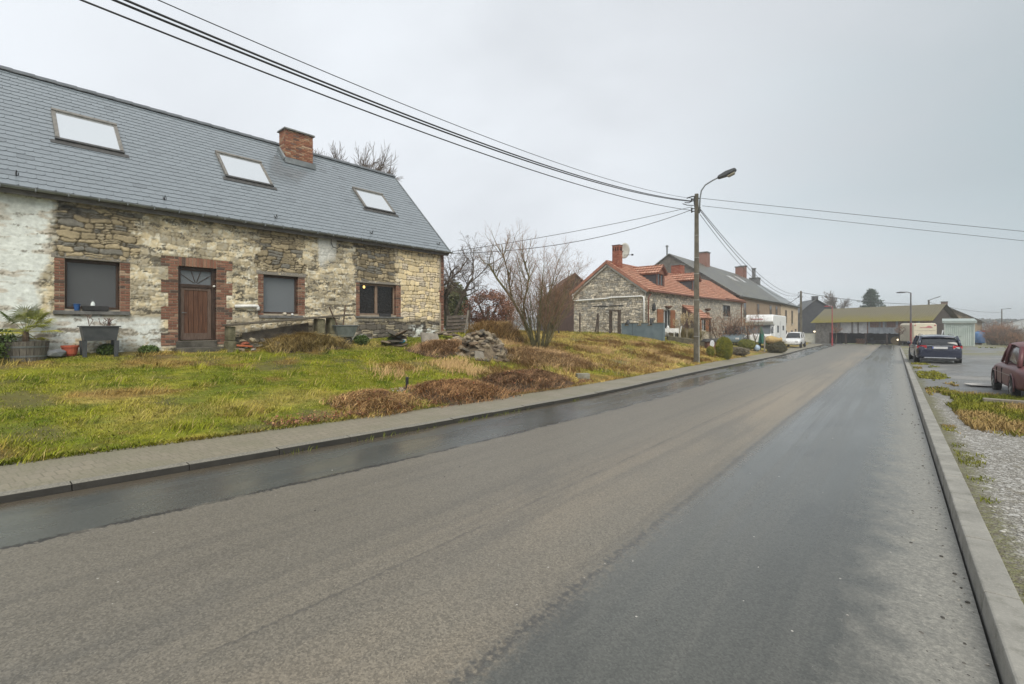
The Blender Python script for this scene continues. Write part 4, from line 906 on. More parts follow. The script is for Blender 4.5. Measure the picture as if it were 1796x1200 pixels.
    def shutter(s0, s1, z0, z1, an=0):
        mb = MB(); n = 5; w = (s1 - s0) / n
        for k in range(n): mb.box(k * w + .006, (k + 1) * w - .006, -.04, 0, 0, z1 - z0)
        L = s1 - s0; mb.box(.02, L - .02, -.065, -.042, .18, .30).box(.02, L - .02, -.065, -.042, z1 - z0 - .30, z1 - z0 - .18)
        mb.hexa([(.03, -.064, .30), (.16, -.064, .30), (.16, -.043, .30), (.03, -.043, .30), (L - .16, -.064, z1 - z0 - .30), (L - .03, -.064, z1 - z0 - .30), (L - .03, -.043, z1 - z0 - .30), (L - .16, -.043, z1 - z0 - .30)])
        o = mb.build('shutter', SH, H); o.location = (s0, -.06, z0); o.rotation_euler = (0, 0, an)
    def win(s0, s1, z0, z1, fm, mull=True):
        mb = MB().box(s0, s0 + .09, .10, .18, z0, z1).box(s1 - .09, s1, .10, .18, z0, z1).box(s0 + .09, s1 - .09, .10, .18, z0, z0 + .09).box(s0 + .09, s1 - .09, .10, .18, z1 - .09, z1)
        if mull: mb.box((s0 + s1) / 2 - .04, (s0 + s1) / 2 + .04, .09, .18, z0 + .09, z1 - .09)
        w = mb.build('window', fm, H); MB().box(s0 + .09, s1 - .09, .15, .156, z0 + .09, z1 - .09).build('pane', MATS['house_pane'], w)
        MB().box(s0 - .1, s1 + .1, -.10, .10, z0 - .10, z0 - .002).build('sill', mnoise('pale_stone', (.36, .34, .30), (.48, .46, .41), 5, .8), w); MB().box(s0 - .12, s1 + .12, -.05, .15, z1 + .002, z1 + .16).build('lintel', mnoise('pale_stone', (.3, .3, .3), (.4, .4, .4)), w)
    WF = mplain('white_frame', (.52, .53, .52), .5)
    win(2.75, 4.15, 1.0, 2.96, WF); shutter(1.75, 2.68, 1.2, 2.98, R(-4)); shutter(4.22, 5.12, 1.1, 2.95)
    win(11.15, 12.18, 1.22, 2.94, WF); shutter(12.22, 13.22, 1.15, 2.95); shutter(10.1, 11.1, 1.15, 2.95)
    win(17.3, 19.5, 2.62, 3.80, mnoise('dark_frame', (.05, .045, .04), (.08, .07, .06), 5, .5))
    D = MB().box(7.4, 8.4, .1, .18, .4, 2.3).build('door', SH, H); MB().tube([(8.2, .06, 1.3), (8.2, .02, 1.3), (8.08, .02, 1.3)], .02, 5).build('handle', ZINC, D)
    po = empty('porch', (0, 0, 0), 0, H); fnp = lambda s, t, h=0: (s, -1.55 + t * .80 - h * .6, 2.28 + t * .6 + h * .8)
    tile_sheet(6.7, 9.6, 1.95, fnp, seed=12).build('porch_roof', TILE, po); MB().hexa([fnp(6.72, 0, -.1), fnp(9.58, 0, -.1), fnp(9.58, 1.95, -.1), fnp(6.72, 1.95, -.1), fnp(6.72, 0, -.01), fnp(9.58, 0, -.01), fnp(9.58, 1.95, -.01), fnp(6.72, 1.95, -.01)]).build('porch_rafter', GB, po)
    MB().prism([(-.03, 1.9), (-1.5, 2.0), (-1.5, 2.25), (-.03, 3.32)], 6.76, 6.84, 0).build('porch_side', mnoise('dark_timber', (.05, .032, .024), (.09, .06, .045), 6, .8), po)
    for s in (6.85, 9.45): MB().box(s - .07, s + .07, -1.5, -1.36, .2, 2.2).build('porch_post', MATS['dark_timber'], po)
    # wall ornaments
    MB().lathe([(.03, -.22), (.20, -.12), (.30, .03), (.26, .05), (.02, .0)], 12, (3.5, -.24, 3.22)).build('hanging_basket', mnoise('basket', (.11, .06, .04), (.18, .10, .06), 12, .9), H, smooth=True)
    MB().lathe([(.03, -.22), (.20, -.12), (.30, .03), (.26, .05), (.02, .0)], 12, (12.4, -.24, 3.25)).build('hanging_basket', MATS['basket'], H, smooth=True)
    MB().lathe([(.02, -.32), (.13, -.2), (.13, .12), (.03, .34)], 8, (1.0, -.16, 3.1)).build('wall_lantern', DARKM, H)
    MB().box(.45, .95, -.30, -.02, 2.10, 2.26).box(.62, .78, -.25, -.02, 1.2, 2.10).build('wall_fountain', mnoise('fountain_stone', (.09, .085, .08), (.16, .15, .14), 6, .8), H, bevel=.02)
cottage()

# ================================================================ LONG DARK-ROOFED HOUSE AND THE CREAM HOUSE BEYOND IT
def slate_mat(name, c1, c2, rough):
    t = NT(name); p = t.obj(); br = t.N('ShaderNodeTexBrick'); br.inputs['Scale'].default_value = 1; br.inputs['Brick Width'].default_value = .3; br.inputs['Row Height'].default_value = .22; br.inputs['Mortar Size'].default_value = .012
    br.inputs['Color1'].default_value = (*c1, 1); br.inputs['Color2'].default_value = (*c2, 1); br.inputs['Mortar'].default_value = (c1[0] * .5, c1[1] * .5, c1[2] * .5, 1)
    sx = t.N('ShaderNodeSeparateXYZ'); t.l.new(p, sx.inputs[0]); cb = t.N('ShaderNodeCombineXYZ'); t.l.new(sx.outputs[1], cb.inputs[0]); t.l.new(t.math('MULTIPLY', sx.outputs[2], 1.6), cb.inputs[1]); t.l.new(cb.outputs[0], br.inputs['Vector'])
    n = t.noise(.7, 4); c = t.mix(t.math('MULTIPLY', t.ramp(n, .45, .7), .5), br.outputs['Color'], (.16, .155, .10)); t.bump(t.math('SUBTRACT', n, br.outputs['Fac']), .3, .02); return t.fin(c, rough, .5)
def brickwall_mat(name, c1, c2, mo, sc=1):
    t = NT(name); p = t.pos(); br = t.N('ShaderNodeTexBrick'); br.inputs['Scale'].default_value = sc; br.inputs['Brick Width'].default_value = .30; br.inputs['Row Height'].default_value = .10; br.inputs['Mortar Size'].default_value = .012
    br.inputs['Color1'].default_value = (*c1, 1); br.inputs['Color2'].default_value = (*c2, 1); br.inputs['Mortar'].default_value = (*mo, 1)
    sx = t.N('ShaderNodeSeparateXYZ'); t.l.new(p, sx.inputs[0]); cb = t.N('ShaderNodeCombineXYZ'); t.l.new(t.math('ADD', sx.outputs[0], sx.outputs[1]), cb.inputs[0]); t.l.new(sx.outputs[2], cb.inputs[1]); t.l.new(cb.outputs[0], br.inputs['Vector'])
    n = t.noise(1.2, 4); c = t.mix(t.math('MULTIPLY', t.ramp(n, .4, .7), .35), br.outputs['Color'], mo); return t.fin(c, .85, .3)
FP = lambda y: -13.6 + (y - 57) * math.tan(A28)
def row_house(name, label, y0, y1, e0, e1, rA, rB, wallm, roofm, wins, chims, flue=None, lights=(), hip=False):
    """front wall along the street from y0 to y1, eaves e0..e1, ridge from point rA to rB"""
    H = thing(name, label, 'house', (FP(y0), y0, 0)); L = lambda p: (p[0] - FP(y0), p[1] - y0, p[2]); z0 = -2
    a, b = (FP(y0), y0), (FP(y1), y1); dA = (rA[0] * 2 - a[0], rA[1]); dB = (rB[0] * 2 - b[0], rB[1])
    # walls: front / gables
    mb = MB(); th = .3
    mb.hexa([L((a[0], a[1], z0)), L((b[0], b[1], z0)), L((b[0] - th, b[1], z0)), L((a[0] - th, a[1], z0)), L((a[0], a[1], e0)), L((b[0], b[1], e1)), L((b[0] - th, b[1], e1)), L((a[0] - th, a[1], e0))])
    mb.build('wall', wallm, H)
    def gable(p, e, r, dpt, yy):
        f_ = [(p[0] - .01, p[1], z0), (dpt[0], dpt[1], z0), (dpt[0], dpt[1], e), (r[0], r[1], r[2] - .06), (p[0] - .01, p[1], e - .02)]
        n = len(f_); g = [(q[0], q[1] + yy, q[2]) for q in f_]; m = MB().add([L(q) for q in f_ + g], [tuple(range(n)), tuple(range(2 * n - 1, n - 1, -1))] + [(i, i + n, (i + 1) % n + n, (i + 1) % n) for i in range(n)])
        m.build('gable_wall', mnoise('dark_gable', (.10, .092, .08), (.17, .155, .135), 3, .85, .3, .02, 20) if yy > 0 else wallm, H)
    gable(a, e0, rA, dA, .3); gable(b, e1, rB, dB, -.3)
    m = MB(); k = .35
    def slab(q, th=.12): m.slab([L(x) for x in q], th)
    fo = lambda p, e, r: (p[0] + k, p[1], e - k * (r[2] - e) / (p[0] - r[0]) + .05)
    slab([fo((a[0], a[1] - .15), e0, rA), fo((b[0], b[1] + .15), e1, rB), (rB[0], rB[1] + .15, rB[2] + .05), (rA[0], rA[1] - .15, rA[2] + .05)])
    slab([(rA[0], rA[1] - .15, rA[2] + .05), (rB[0], rB[1] + .15, rB[2] + .05), (dB[0] - .3, dB[1] + .15, e1 - .2), (dA[0] - .3, dA[1] - .15, e0 - .2)])
    ro = m.build('roof', roofm, H)
    MB().tube([L((a[0] + k, a[1], e0 - .12)), L((b[0] + k, b[1], e1 - .12))], .08, 6).build('gutter', ZINC, H)
    def roofpt(y, q): 
        f_ = (y - y0) / (y1 - y0); p = Vector((a[0] + (b[0] - a[0]) * f_, y, e0 + (e1 - e0) * f_)); r = Vector(rA) + (Vector(rB) - Vector(rA)) * f_; return p + (r - p) * q
    for y, w, zb, zt in wins:
        x = FP(y); mb = MB(); mb.box(-.02, .03, 0, .08, zb, zt).box(-.02, .03, w - .08, w, zb, zt).box(-.02, .03, .08, w - .08, zb, zb + .08).box(-.02, .03, .08, w - .08, zt - .08, zt)
        o = mb.build('window', mnoise('brown_window', (.12, .09, .07), (.2, .16, .13), 5, .6), H); o.location = (x - FP(y0) + .02, y - y0, 0); o.rotation_euler = (0, 0, -A28)
        MB().box(-.01, .012, .08, w - .08, zb + .08, zt - .08).build('pane', mglass('far_pane', (.06, .06, .065), .1), o); MB().box(0, .12, -.1, w + .1, zb - .12, zb - .002).build('sill', mnoise('pale_stone', (.3, .3, .3), (.4, .4, .4)), o)
    for y, q, w, dpt, h, mt in chims:
        p = roofpt(y, q); mb = MB().box(-w / 2, w / 2, -dpt / 2, dpt / 2, -1.2, h); o = mb.build('chimney', mt, ro); o.location = L(p); MB().box(-w / 2 - .08, w / 2 + .08, -dpt / 2 - .08, dpt / 2 + .08, h, h + .12).build('chimney_cap', MATS['cap_stone'], o)
    for y, q, w, ln in lights:
        p = roofpt(y, q); p2 = roofpt(y, q + ln); p3 = roofpt(y + w, q + ln); p4 = roofpt(y + w, q); up = Vector((.05, 0, .1))
        MB().slab([L(x + up) for x in (p4, p3, p2, p)][::-1], .1).build('skylight', mplain('pale_skylight', (.45, .46, .46), .2), ro)
    if flue:
        p = Vector(flue[:3]); o = MB().lathe([(.10, -1.2), (.10, flue[3]), (.17, flue[3] + .02), (.17, flue[3] + .18), (.05, flue[3] + .26)], 10).build('flue', ZINC, ro, smooth=False); o.location = L(p)
    return H
RBM = brickwall_mat('red_chimney', (.24, .11, .085), (.19, .085, .065), (.3, .2, .16))
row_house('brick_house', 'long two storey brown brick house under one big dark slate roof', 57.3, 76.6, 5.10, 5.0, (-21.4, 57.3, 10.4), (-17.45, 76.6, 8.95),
          brickwall_mat('tan_brick', (.30, .215, .145), (.25, .175, .12), (.30, .25, .2)), slate_mat('long_slate', (.10, .098, .09), (.135, .13, .118), .45),
          [(59.0, 1.0, 2.6, 4.5), (64.5, 1.0, 2.5, 4.4), (70.5, 1.0, 2.4, 4.4), (73.6, 1.0, 2.4, 4.4), (62, 1.0, -.2, 1.4), (66, 1.0, -.3, 1.3), (72, 1.0, -.4, 1.3)],
          [(65.0, .97, 1.1, 1.3, 1.55, RBM), (74.8, .97, .9, .6, 1.2, RBM), (76.2, .99, .9, .6, 1.45, RBM)], flue=(-21.9, 57.9, 10.0, 1.35), lights=[(66.5, .50, 1.6, .16), (70.5, .55, 1.0, .22)])
row_house('cream_house', 'cream rendered house at the far end of the terrace with wet grey roof', 76.7, 88.0, 4.98, 4.75, (-17.5, 76.7, 8.9), (-17.3, 88, 8.4),
          mnoise('cream_render', (.48, .38, .27), (.58, .47, .34), 1.5, .85), slate_mat('wet_slate', (.13, .135, .135), (.16, .165, .165), .28),
          [(79.2, 1.0, 2.0, 4.0), (83.2, 1.0, 2.0, 4.0), (79.3, 1.0, -.7, 1.0), (83.0, 1.0, -.7, 1.0), (85.6, 1.0, -.9, 1.2)],
          [(82.5, .96, 1.3, 1.3, .6, mnoise('grey_stack', (.13, .13, .13), (.2, .2, .2), 3, .8)), (82.5, .99, .45, .45, 2.0, MATS['grey_stack'] if 'grey_stack' in MATS else None)])

# ================================================================ BARN, DARK HOUSE, SMALL BUILDINGS FAR RIGHT
def local(o, ang):
    c, s = math.cos(ang), math.sin(ang); return lambda x, y, z=0: (o[0] + x * c - y * s, o[1] + x * s + y * c, z)
def barn():
    a = math.atan2(88 - 94, 3.8 + 10.4); W = math.hypot(14.2, 6); z0 = -1.3
    H = thing('barn', 'long low timber barn with mossy roof and open dark bays across the road end', 'barn', (-10.4, 94, 0), a)
    t = NT('mossy_roof'); p = t.obj(); n = t.noise(.6, 4); n2 = t.noise(5, 4); sx = t.N('ShaderNodeSeparateXYZ'); t.l.new(p, sx.inputs[0]); g = t.ramp(t.math('ADD', sx.outputs[2], t.math('MULTIPLY', n, 1.6)), 4.7, 2.9)
    t.fin(t.mix(g, t.mix(n2, (.12, .112, .075), (.185, .165, .115)), t.mix(n2, (.13, .118, .03), (.215, .185, .045))), .9, .2); MO = t.m
    mb = MB(); nw = 110; V = []; F_ = []
    for i in range(nw + 1):
        x = -.5 + (W + 1.0) * i / nw; h = .04 if i % 2 else 0; l = x * .014
        V += [(x, -.6, 2.15 + h + l), (x, 3.6, 4.55 + h + l), (x, 8.2, 2.3 + h + l)]
    for i in range(nw): b = 3 * i; F_ += [(b, b + 3, b + 4, b + 1), (b + 1, b + 4, b + 5, b + 2)]
    mb.add(V, F_).build('roof', MO, H)
    BD = [mnoise('grey_board', (.16, .15, .145), (.26, .25, .24), 3, .85, .2, .01, 30), mnoise('rust_sheet', (.16, .095, .075), (.24, .15, .12), 3, .85), mnoise('white_board', (.42, .43, .45), (.58, .59, .60), 2, .7), mnoise('blue_grey_board', (.26, .29, .33), (.36, .39, .42), 2, .7)]
    rg = np.random.default_rng(5); x = 0; runs = []; nm_ = ('grey_boarding', 'rusty_boarding', 'white_boarding', 'blue_boarding'); last = {}
    def run(k, i):
        if k not in last or last[k][1] < i - 1: last[k] = [MB(), i]; runs.append((k, last[k][0]))
        last[k][1] = i; return last[k][0]
    bi = 0
    while x < W:
        w = rg.uniform(.16, .3); f_ = x / W; zt = 2.4 + x * .014; zb = .55 + rg.uniform(-.06, .06)
        k = 0 if f_ < .25 else (2 if f_ < .5 and rg.random() < .75 else (1 if f_ > .52 and rg.random() < .5 else rg.choice([0, 1, 3])))
        if f_ < .13: zb = z0
        split = zb + (zt - zb) * (.45 if f_ > .52 else 0)
        bi += 1
        if split > zb: run(3, bi).box(x + .01, x + w - .01, -.02 + rg.uniform(-.02, .02), .04, zb, split)
        run(k, bi).box(x + .01, x + w - .01, -.02 + rg.uniform(-.02, .02), .04, split, zt); x += w
    for k, m_ in runs: m_.build(nm_[k], BD[k], H)
    DT = MATS['dark_timber']; 
    for x in (2.2, 4.6, 7.4, 10.2, 13.0, W - .1): MB().box(x - .1, x + .1, .05, .25, z0, 2.4).build('post', DT, H)
    MB().box(0, W, 7.4, 7.6, z0, 2.4).box(0, .2, .06, 7.4, z0, 2.4).box(W - .2, W, .06, 7.4, z0, 2.4).prism([(0.06, 2.4), (7.4, 2.4), (3.6, 4.45)], W - .2, W, 0).prism([(0.06, 2.4), (7.4, 2.4), (3.6, 4.45)], .0, .2, 0).build('back_wall', mnoise('dark_boards', (.04, .032, .026), (.075, .06, .05), 4, .9), H)
    # implements and stacks inside the bays
    q = local((-10.4, 94), a)
    def inside(nm, lab, cat, x, y, mb, mat): o = mb.build(nm, mat); o.location = q(x, y, z0 + .15); o.rotation_euler = (0, 0, a); tag(o, lab, cat)
    inside('log_stack', 'reddish stack of cut logs inside the open bay of the barn', 'logs', 5.6, 1.2, (lambda m: [m.lathe([(.14, 0), (.14, .8)], 8, (.3 * i + .15 * (j % 2), 0, .15 + .26 * j), 1) for i in range(4) for j in range(3)] and m)(MB()), mnoise('cut_log', (.20, .10, .06), (.32, .17, .1), 9, .9))
    inside('hay_bale', 'straw coloured bale in the right bay of the barn', 'bale', 10.9, 1.0, MB().lathe([(.3, 0), (.62, .04), (.65, .3), (.65, .9), (.62, 1.1), (.3, 1.14)], 16, (0, 0, .65), 1), mnoise('bale_straw', (.28, .21, .11), (.40, .31, .17), 20, .9))
    inside('trailer', 'old low farm trailer parked in the dark barn bay', 'trailer', 8.6, 1.6, MB().box(-1.1, 1.1, -.5, .5, .45, .62).box(-1.1, -1.0, -.5, .5, .62, .95).box(1.0, 1.1, -.5, .5, .62, .95).lathe([(.3, -.06), (.33, 0), (.3, .06)], 12, (-.6, -.56, .3), 1).lathe([(.3, -.06), (.33, 0), (.3, .06)], 12, (.6, -.56, .3), 1), DARKM)
    # lit lamp on a bay post
    LM = memit('warm_lamp', (1, .86, .6), 1.6)
    for x, z, lab in ((-.05, .72, 'small glowing lamp on the left corner of the barn'), (11.7, -.35, 'small glowing lamp low in the right barn bay')):
        o = thing('barn_lamp', lab, 'lamp', q(x, -.16, z), a); MB().lathe([(.03, -.13), (.13, -.07), (.16, 0), (.13, .07), (.03, .13)], 10).build('lamp_globe', LM, o, smooth=True); MB().box(-.03, .03, .02, .2, -.03, .03).build('lamp_bracket', DARKM, o)
barn()
def gable_house(name, label, o, ang, W, D, z0, ze, za, wallm, roofm, chim=None, skew=.5, front_win=(), ov=.3):
    H = thing(name, label, 'house', (o[0], o[1], 0), ang); mb = MB(); rx = W * skew
    mb.prism([(0, z0), (W, z0), (W, ze), (rx, za - .1), (0, ze)], 0, D, 1); mb.build('wall', wallm, H)
    m = MB(); sl1 = (za - ze) / rx; sl2 = (za - ze) / (W - rx)
    m.slab([(-ov, -ov, ze - ov * sl1), (rx, -ov, za), (rx, D + ov, za), (-ov, D + ov, ze - ov * sl1)], .12); m.slab([(rx, -ov, za), (W + ov, -ov, ze - ov * sl2), (W + ov, D + ov, ze - ov * sl2), (rx, D + ov, za)], .12); r = m.build('roof', roofm, H)
    if chim:
        for (x, y, w, h, mt) in chim: c_ = MB().box(x - w / 2, x + w / 2, y - w / 2, y + w / 2, za - 1.2, za + h).build('chimney', mt, r); MB().box(x - w / 2 - .06, x + w / 2 + .06, y - w / 2 - .06, y + w / 2 + .06, za + h, za + h + .1).build('chimney_cap', MATS['cap_stone'], c_)
    for x0, x1, a_, b_ in front_win:
        w_ = MB().box(x0, x0 + .08, -.05, .02, a_, b_).box(x1 - .08, x1, -.05, .02, a_, b_).box(x0 + .08, x1 - .08, -.05, .02, a_, a_ + .08).box(x0 + .08, x1 - .08, -.05, .02, b_ - .08, b_).build('window', MATS['white_frame'], H); MB().box(x0 + .08, x1 - .08, -.02, .01, a_ + .08, b_ - .08).build('pane', MATS['far_pane'], w_)
    return H
DSM = mnoise('dark_slate_wall', (.035, .038, .045), (.06, .063, .07), 2, .5)
p0 = P(1398, 0, 92); gable_house('slate_clad_house', 'dark slate clad house with stepped chimney behind the utility pole', (p0.x, p0.y), PHI * .55, 7.6, 9, -2, 3.9, 6.8, DSM, slate_mat('dark_roof', (.04, .042, .048), (.06, .062, .068), .5), chim=[(3.3, 1.2, .9, .5, DSM)], skew=.42)
p0 = P(1631, 0, 72); gable_house('gabled_house', 'pale rough stone gable end with brick chimney behind the garage', (p0.x, p0.y), R(-4), 5.6, 9, -1.5, 2.4, 4.45, mnoise('patchy_render', (.22, .185, .14), (.46, .37, .26), .9, .9, .3, .03, 8, lo=.42, hi=.58), slate_mat('grey_roof', (.13, .13, .12), (.17, .168, .155), .5), chim=[(1.6, .5, .75, .75, brickwall_mat('dull_brick', (.20, .13, .11), (.17, .11, .095), (.25, .2, .17)))], skew=.38)
p0 = P(962, 0, 47); gable_house('brown_barn', 'dark reddish brown boarded barn behind the bare bush', (p0.x, p0.y), R(42), 5.2, 9, .5, 4.6, 6.9, mnoise('brown_cladding', (.050, .030, .026), (.085, .052, .044), 2, .8, .3, .02, 14, stretch=(6, 6, 1)), mnoise('brown_roof', (.075, .038, .032), (.12, .062, .05), 2, .8, .3, .02, 12), ov=.15)
p0 = P(1800, 0, 170); gable_house('far_white_house', 'far white house with dark roof beyond the scrub on the right', (p0.x - 8, p0.y), R(-20), 16, 9, -4, 1.6, 4.4, mplain('far_white', (.62, .63, .63), .8), mnoise('far_roof', (.09, .10, .12), (.12, .13, .15), 2, .6), front_win=((3, 4.4, -1, .6), (8, 9.4, -1, .6)), ov=.2)
# low white wall by the dark house
p0, p1 = P(1402, 0, 82), P(1431, 0, 80); mb = MB(); z0 = roadz(90)
w_ = thing('white_wall', 'low white garden wall beside the barn', 'wall', (p0.x, p0.y, 0)); d = p1 - p0; n_ = Vector((-d.y, d.x, 0)).normalized() * .2
MB().hexa([(0, 0, -2), (d.x, d.y, -2), (d.x + n_.x, d.y + n_.y, -2), (n_.x, n_.y, -2), (0, 0, .42), (d.x, d.y, .42), (d.x + n_.x, d.y + n_.y, .42), (n_.x, n_.y, .42)]).build('wall_face', mnoise('whitewash', (.55, .56, .52), (.68, .68, .64), 2, .85), w_)
m_ = n_ * .2; MB().hexa([(-m_.x, -m_.y, .422), (d.x - m_.x, d.y - m_.y, .422), (d.x + n_.x * 1.2, d.y + n_.y * 1.2, .422), (n_.x * 1.2, n_.y * 1.2, .422), (-m_.x, -m_.y, .5), (d.x - m_.x, d.y - m_.y, .5), (d.x + n_.x * 1.2, d.y + n_.y * 1.2, .5), (n_.x * 1.2, n_.y * 1.2, .5)]).build('coping', mnoise('cap_stone', (.1, .1, .1), (.2, .2, .2)), w_)
# grey corrugated garage
def garage():
    p = P(1656, 0, 51); a = R(-3); H = thing('metal_garage', 'pale grey green corrugated metal garage behind the dark blue car', 'garage', (p.x, p.y, 0), a); W = 2.36; z0 = -.75; zt = 1.95
    GM = mnoise('garage_paint', (.34, .40, .37), (.42, .48, .45), 1.4, .5, .1, .01, 20)
    mb = MB(); n = 26; V = []; F_ = []
    for i in range(n + 1): x = .12 + (W - .24) * i / n; y = -.012 if i % 2 else .012; V += [(x, y, z0), (x, y, zt - .12)]
    for i in range(n): b = 2 * i; F_.append((b, b + 2, b + 3, b + 1))
    mb.add(V, F_); mb.build('garage_door', GM, H)
    MB().box(0, .12, -.04, .1, z0, zt).box(W - .12, W, -.04, .1, z0, zt).box(.12, W - .12, -.04, .1, zt - .12, zt).build('door_frame', mnoise('garage_trim', (.42, .47, .44), (.5, .55, .52), 2, .5), H)
    MB().box(0, W, .1, 5, z0, zt).build('wall', GM, H); MB().hexa([(-.15, -.2, zt + .01), (W + .15, -.2, zt + .01), (W + .15, 5.2, zt + .3), (-.15, 5.2, zt + .3), (-.15, -.2, zt + .24), (W + .15, -.2, zt + .24), (W + .15, 5.2, zt + .55), (-.15, 5.2, zt + .55)]).build('roof', mnoise('garage_roof', (.30, .35, .33), (.38, .43, .41), 2, .5), H)
    MB().tube([(W * .5, -.03, .55), (W * .5, -.07, .55), (W * .5 + .14, -.07, .55)], .015, 5).build('handle', DARKM, H)
garage()

# ================================================================ POLES AND WIRES
CONC = mnoise('pole_concrete', (.085, .075, .055), (.17, .155, .12), 2.5, .85, .3, .006, 50)
def utility_pole(x, y, zb, zt, label, lamp=False, w=.26):
    H = thing('utility_pole', label, 'pole', (x, y, zb), R(4)); h = zt - zb
    MB().hexa([(-w / 2, -w / 2 * .8, -.6), (w / 2, -w / 2 * .8, -.6), (w / 2, w / 2 * .8, -.6), (-w / 2, w / 2 * .8, -.6), (-w * .33, -w * .28, h), (w * .33, -w * .28, h), (w * .33, w * .28, h), (-w * .33, w * .28, h)]).build('pole_shaft', CONC, H, bevel=.03)
    WM = mnoise('wet_band', (.30, .30, .28), (.42, .42, .40), 5, .5)
    if lamp:
        for z in (1.3, 3.1, 4.4, 5.2, 6.3): k = w * (.5 - .17 * z / h) + .006; MB().box(-k, k, -k * .86, k * .86, z, z + .025).build('steel_band', WM, H)
        MB().tube([(w * .5, -.05, -.2), (w * .5 - .02, -.05, 2.5)], .025, 6).build('cable_duct', WM, H)
        MB().tube([(-.05, -.14, h - .7), (-.09, -.17, h - .3), (-.06, -.16, h - .15), (-.2, -.05, h - .12), (-.45, -.12, h - .18)], .03, 6).tube([(-.09, -.17, h - .35), (-.35, -.1, h - .42), (-.55, -.1, h - .38)], .022, 5).tube([(-.1, -.15, h - .6), (-.4, -.2, h - .55), (-.62, -.2, h - .45)], .02, 5).build('cable_bundle', DARKM, H)
    for z in (h - .25, h - .72, h - .85):
        MB().tube([(-w * .34, 0, z), (-w * .9, 0, z)], .025, 5).tube([(w * .34, 0, z), (w * .75, 0, z)], .025, 5).lathe([(.02, -.06), (.05, -.03), (.03, 0), (.05, .03), (.02, .06)], 8, (-w * .9, 0, z)).build('insulator', DARKM, H)
    return H
UP = utility_pole(-7.7, 24.3, lz(-7.7, 24.3), 8.22, 'tall concrete utility pole by the pavement in front of the stone cottage', True)
def lamp_arm(par, pts, head, yaw, mat, size=1):
    MB().tube(pts, .035 * size, 8).build('lamp_arm', mat, par, smooth=True)
    o = MB(); o.prism([(-.05, -.05), (.0, .05), (.30, .10), (.62, .08), (.68, .02), (.62, -.05), (.25, -.09)], -.13, .13, 1); q = o.build('lamp_head', mnoise('lamp_housing', (.05, .055, .06), (.09, .095, .10), 5, .5), par, bevel=.05); q.location = head; q.rotation_euler = (0, R(-16), yaw); q.scale = (size * 1.25,) * 3
    g = MB().prism([(.28, -.095), (.60, -.06), (.56, -.13), (.34, -.15)], -.10, .10, 1).build('lamp_glass', mplain('amber_lens', (.30, .27, .20), .2), q, bevel=.02)
h_ = 8.22 - lz(-7.7, 24.3)
LA = lamp_arm(UP, [(.14, -.06, h_ - 1.0), (.18, -.06, h_ - .25), (.24, -.06, h_ + .1), (.42, -.05, h_ + .35), (.75, -.03, h_ + .52), (1.05, -.01, h_ + .64)], (1.02, -.01, h_ + .63), 0, ZINC)
utility_pole(-9.95, 75, -.95, 6.4, 'distant grey utility pole in front of the dark slate clad house', w=.34)
WIRE = mplain('cable_black', (.035, .035, .037), .5)
def wire(label, P0, P1, sag, r, n=40, group=None, twist=0):
    P0, P1 = Vector(P0), Vector(P1); pts = []
    for i in range(n + 1):
        t = i / n; p = P0.lerp(P1, t); p.z -= 4 * sag * t * (1 - t); pts.append(p)
    mb = MB()
    if twist:
        for s in range(2):
            q = [p + Vector((math.cos(.6 + s * 3.14) * twist, 0, math.sin(.6 + i * .03 + s * 3.14) * twist)) for i, p in enumerate(pts)]; mb.tube(q, r, 5)
    else: mb.tube(pts, r, 5)
    tag(mb.build('overhead_wire', WIRE, smooth=True), label, 'wire', group)
B_ = (-7.9, -21.5)
wire('thick double overhead cable along the road towards the top left', (-7.85, 24.1, 7.83), (*B_, 7.95), 2.0, .017, 60, twist=.022)
wire('thin uppermost overhead wire running towards the top left', (-7.8, 24.1, 7.95), (*B_, 8.0), 1.88, .008)
wire('lowest overhead wire of those running towards the top left', (-7.85, 24.0, 7.36), (*B_, 7.4), 1.69, .013)
wire('upper thin overhead wire crossing the sky to the right edge', (-7.5, 24.4, 7.98), (15.7, 43, 5.05), .06, .012)
wire('lower overhead wire crossing the sky to the right edge', (-7.45, 24.4, 7.60), (15.7, 43, 4.5), .06, .011)
wire('upper service cable from the pole to the farmhouse eave', (-7.9, 24.2, 7.58), (-14.72, 14.33, 4.82), .12, .012)
wire('lower sagging service cable from the pole to the farmhouse eave', (-7.9, 24.2, 7.44), (-14.72, 14.36, 4.75), .50, .014)
for dz, s, r, l in ((7.50, 1.40, .016, 'topmost cable from the near pole down to the distant pole'), (7.42, 1.66, .017, 'second thick cable from the near pole down to the distant pole'), (7.22, 1.9, .013, 'lowest cable from the near pole down to the distant pole')):
    wire(l, (-7.6, 24.5, dz), (-9.95, 75, dz - 1.45), s, r)
wire('wire from the distant pole over the barn towards the right lamp', (-9.9, 75, 6.2), (1.8, 84, 4.6), .3, .03)
wire('wire from the distant pole to the brown brick house eave', (-10, 75, 5.9), (-12.5, 78, 4.6), .2, .03)
p = P(1757, 0, 95); z = 1.65 + 95 * (572 - 612) / 840
q = thing('wooden_pole', 'slim far wooden pole with lamp arm above the scrub', 'pole', (p.x, p.y, z)); zt = 1.65 + 95 * 30 / 840; MB().lathe([(.13, -.5), (.09, zt - z)], 8).build('pole_shaft', mnoise('old_pole', (.10, .09, .08), (.16, .15, .135), 3, .9), q); MB().tube([(0, 0, zt - z - .05), (.9, .7, zt - z + .05)], .04, 5).hexa([(.8, .6, zt - z), (1.5, 1.15, zt - z + .05), (1.45, 1.25, zt - z + .05), (.75, .7, zt - z), (.8, .6, zt - z + .1), (1.5, 1.15, zt - z + .14), (1.45, 1.25, zt - z + .14), (.75, .7, zt - z + .1)]).build('lamp_arm', DARKM, q)
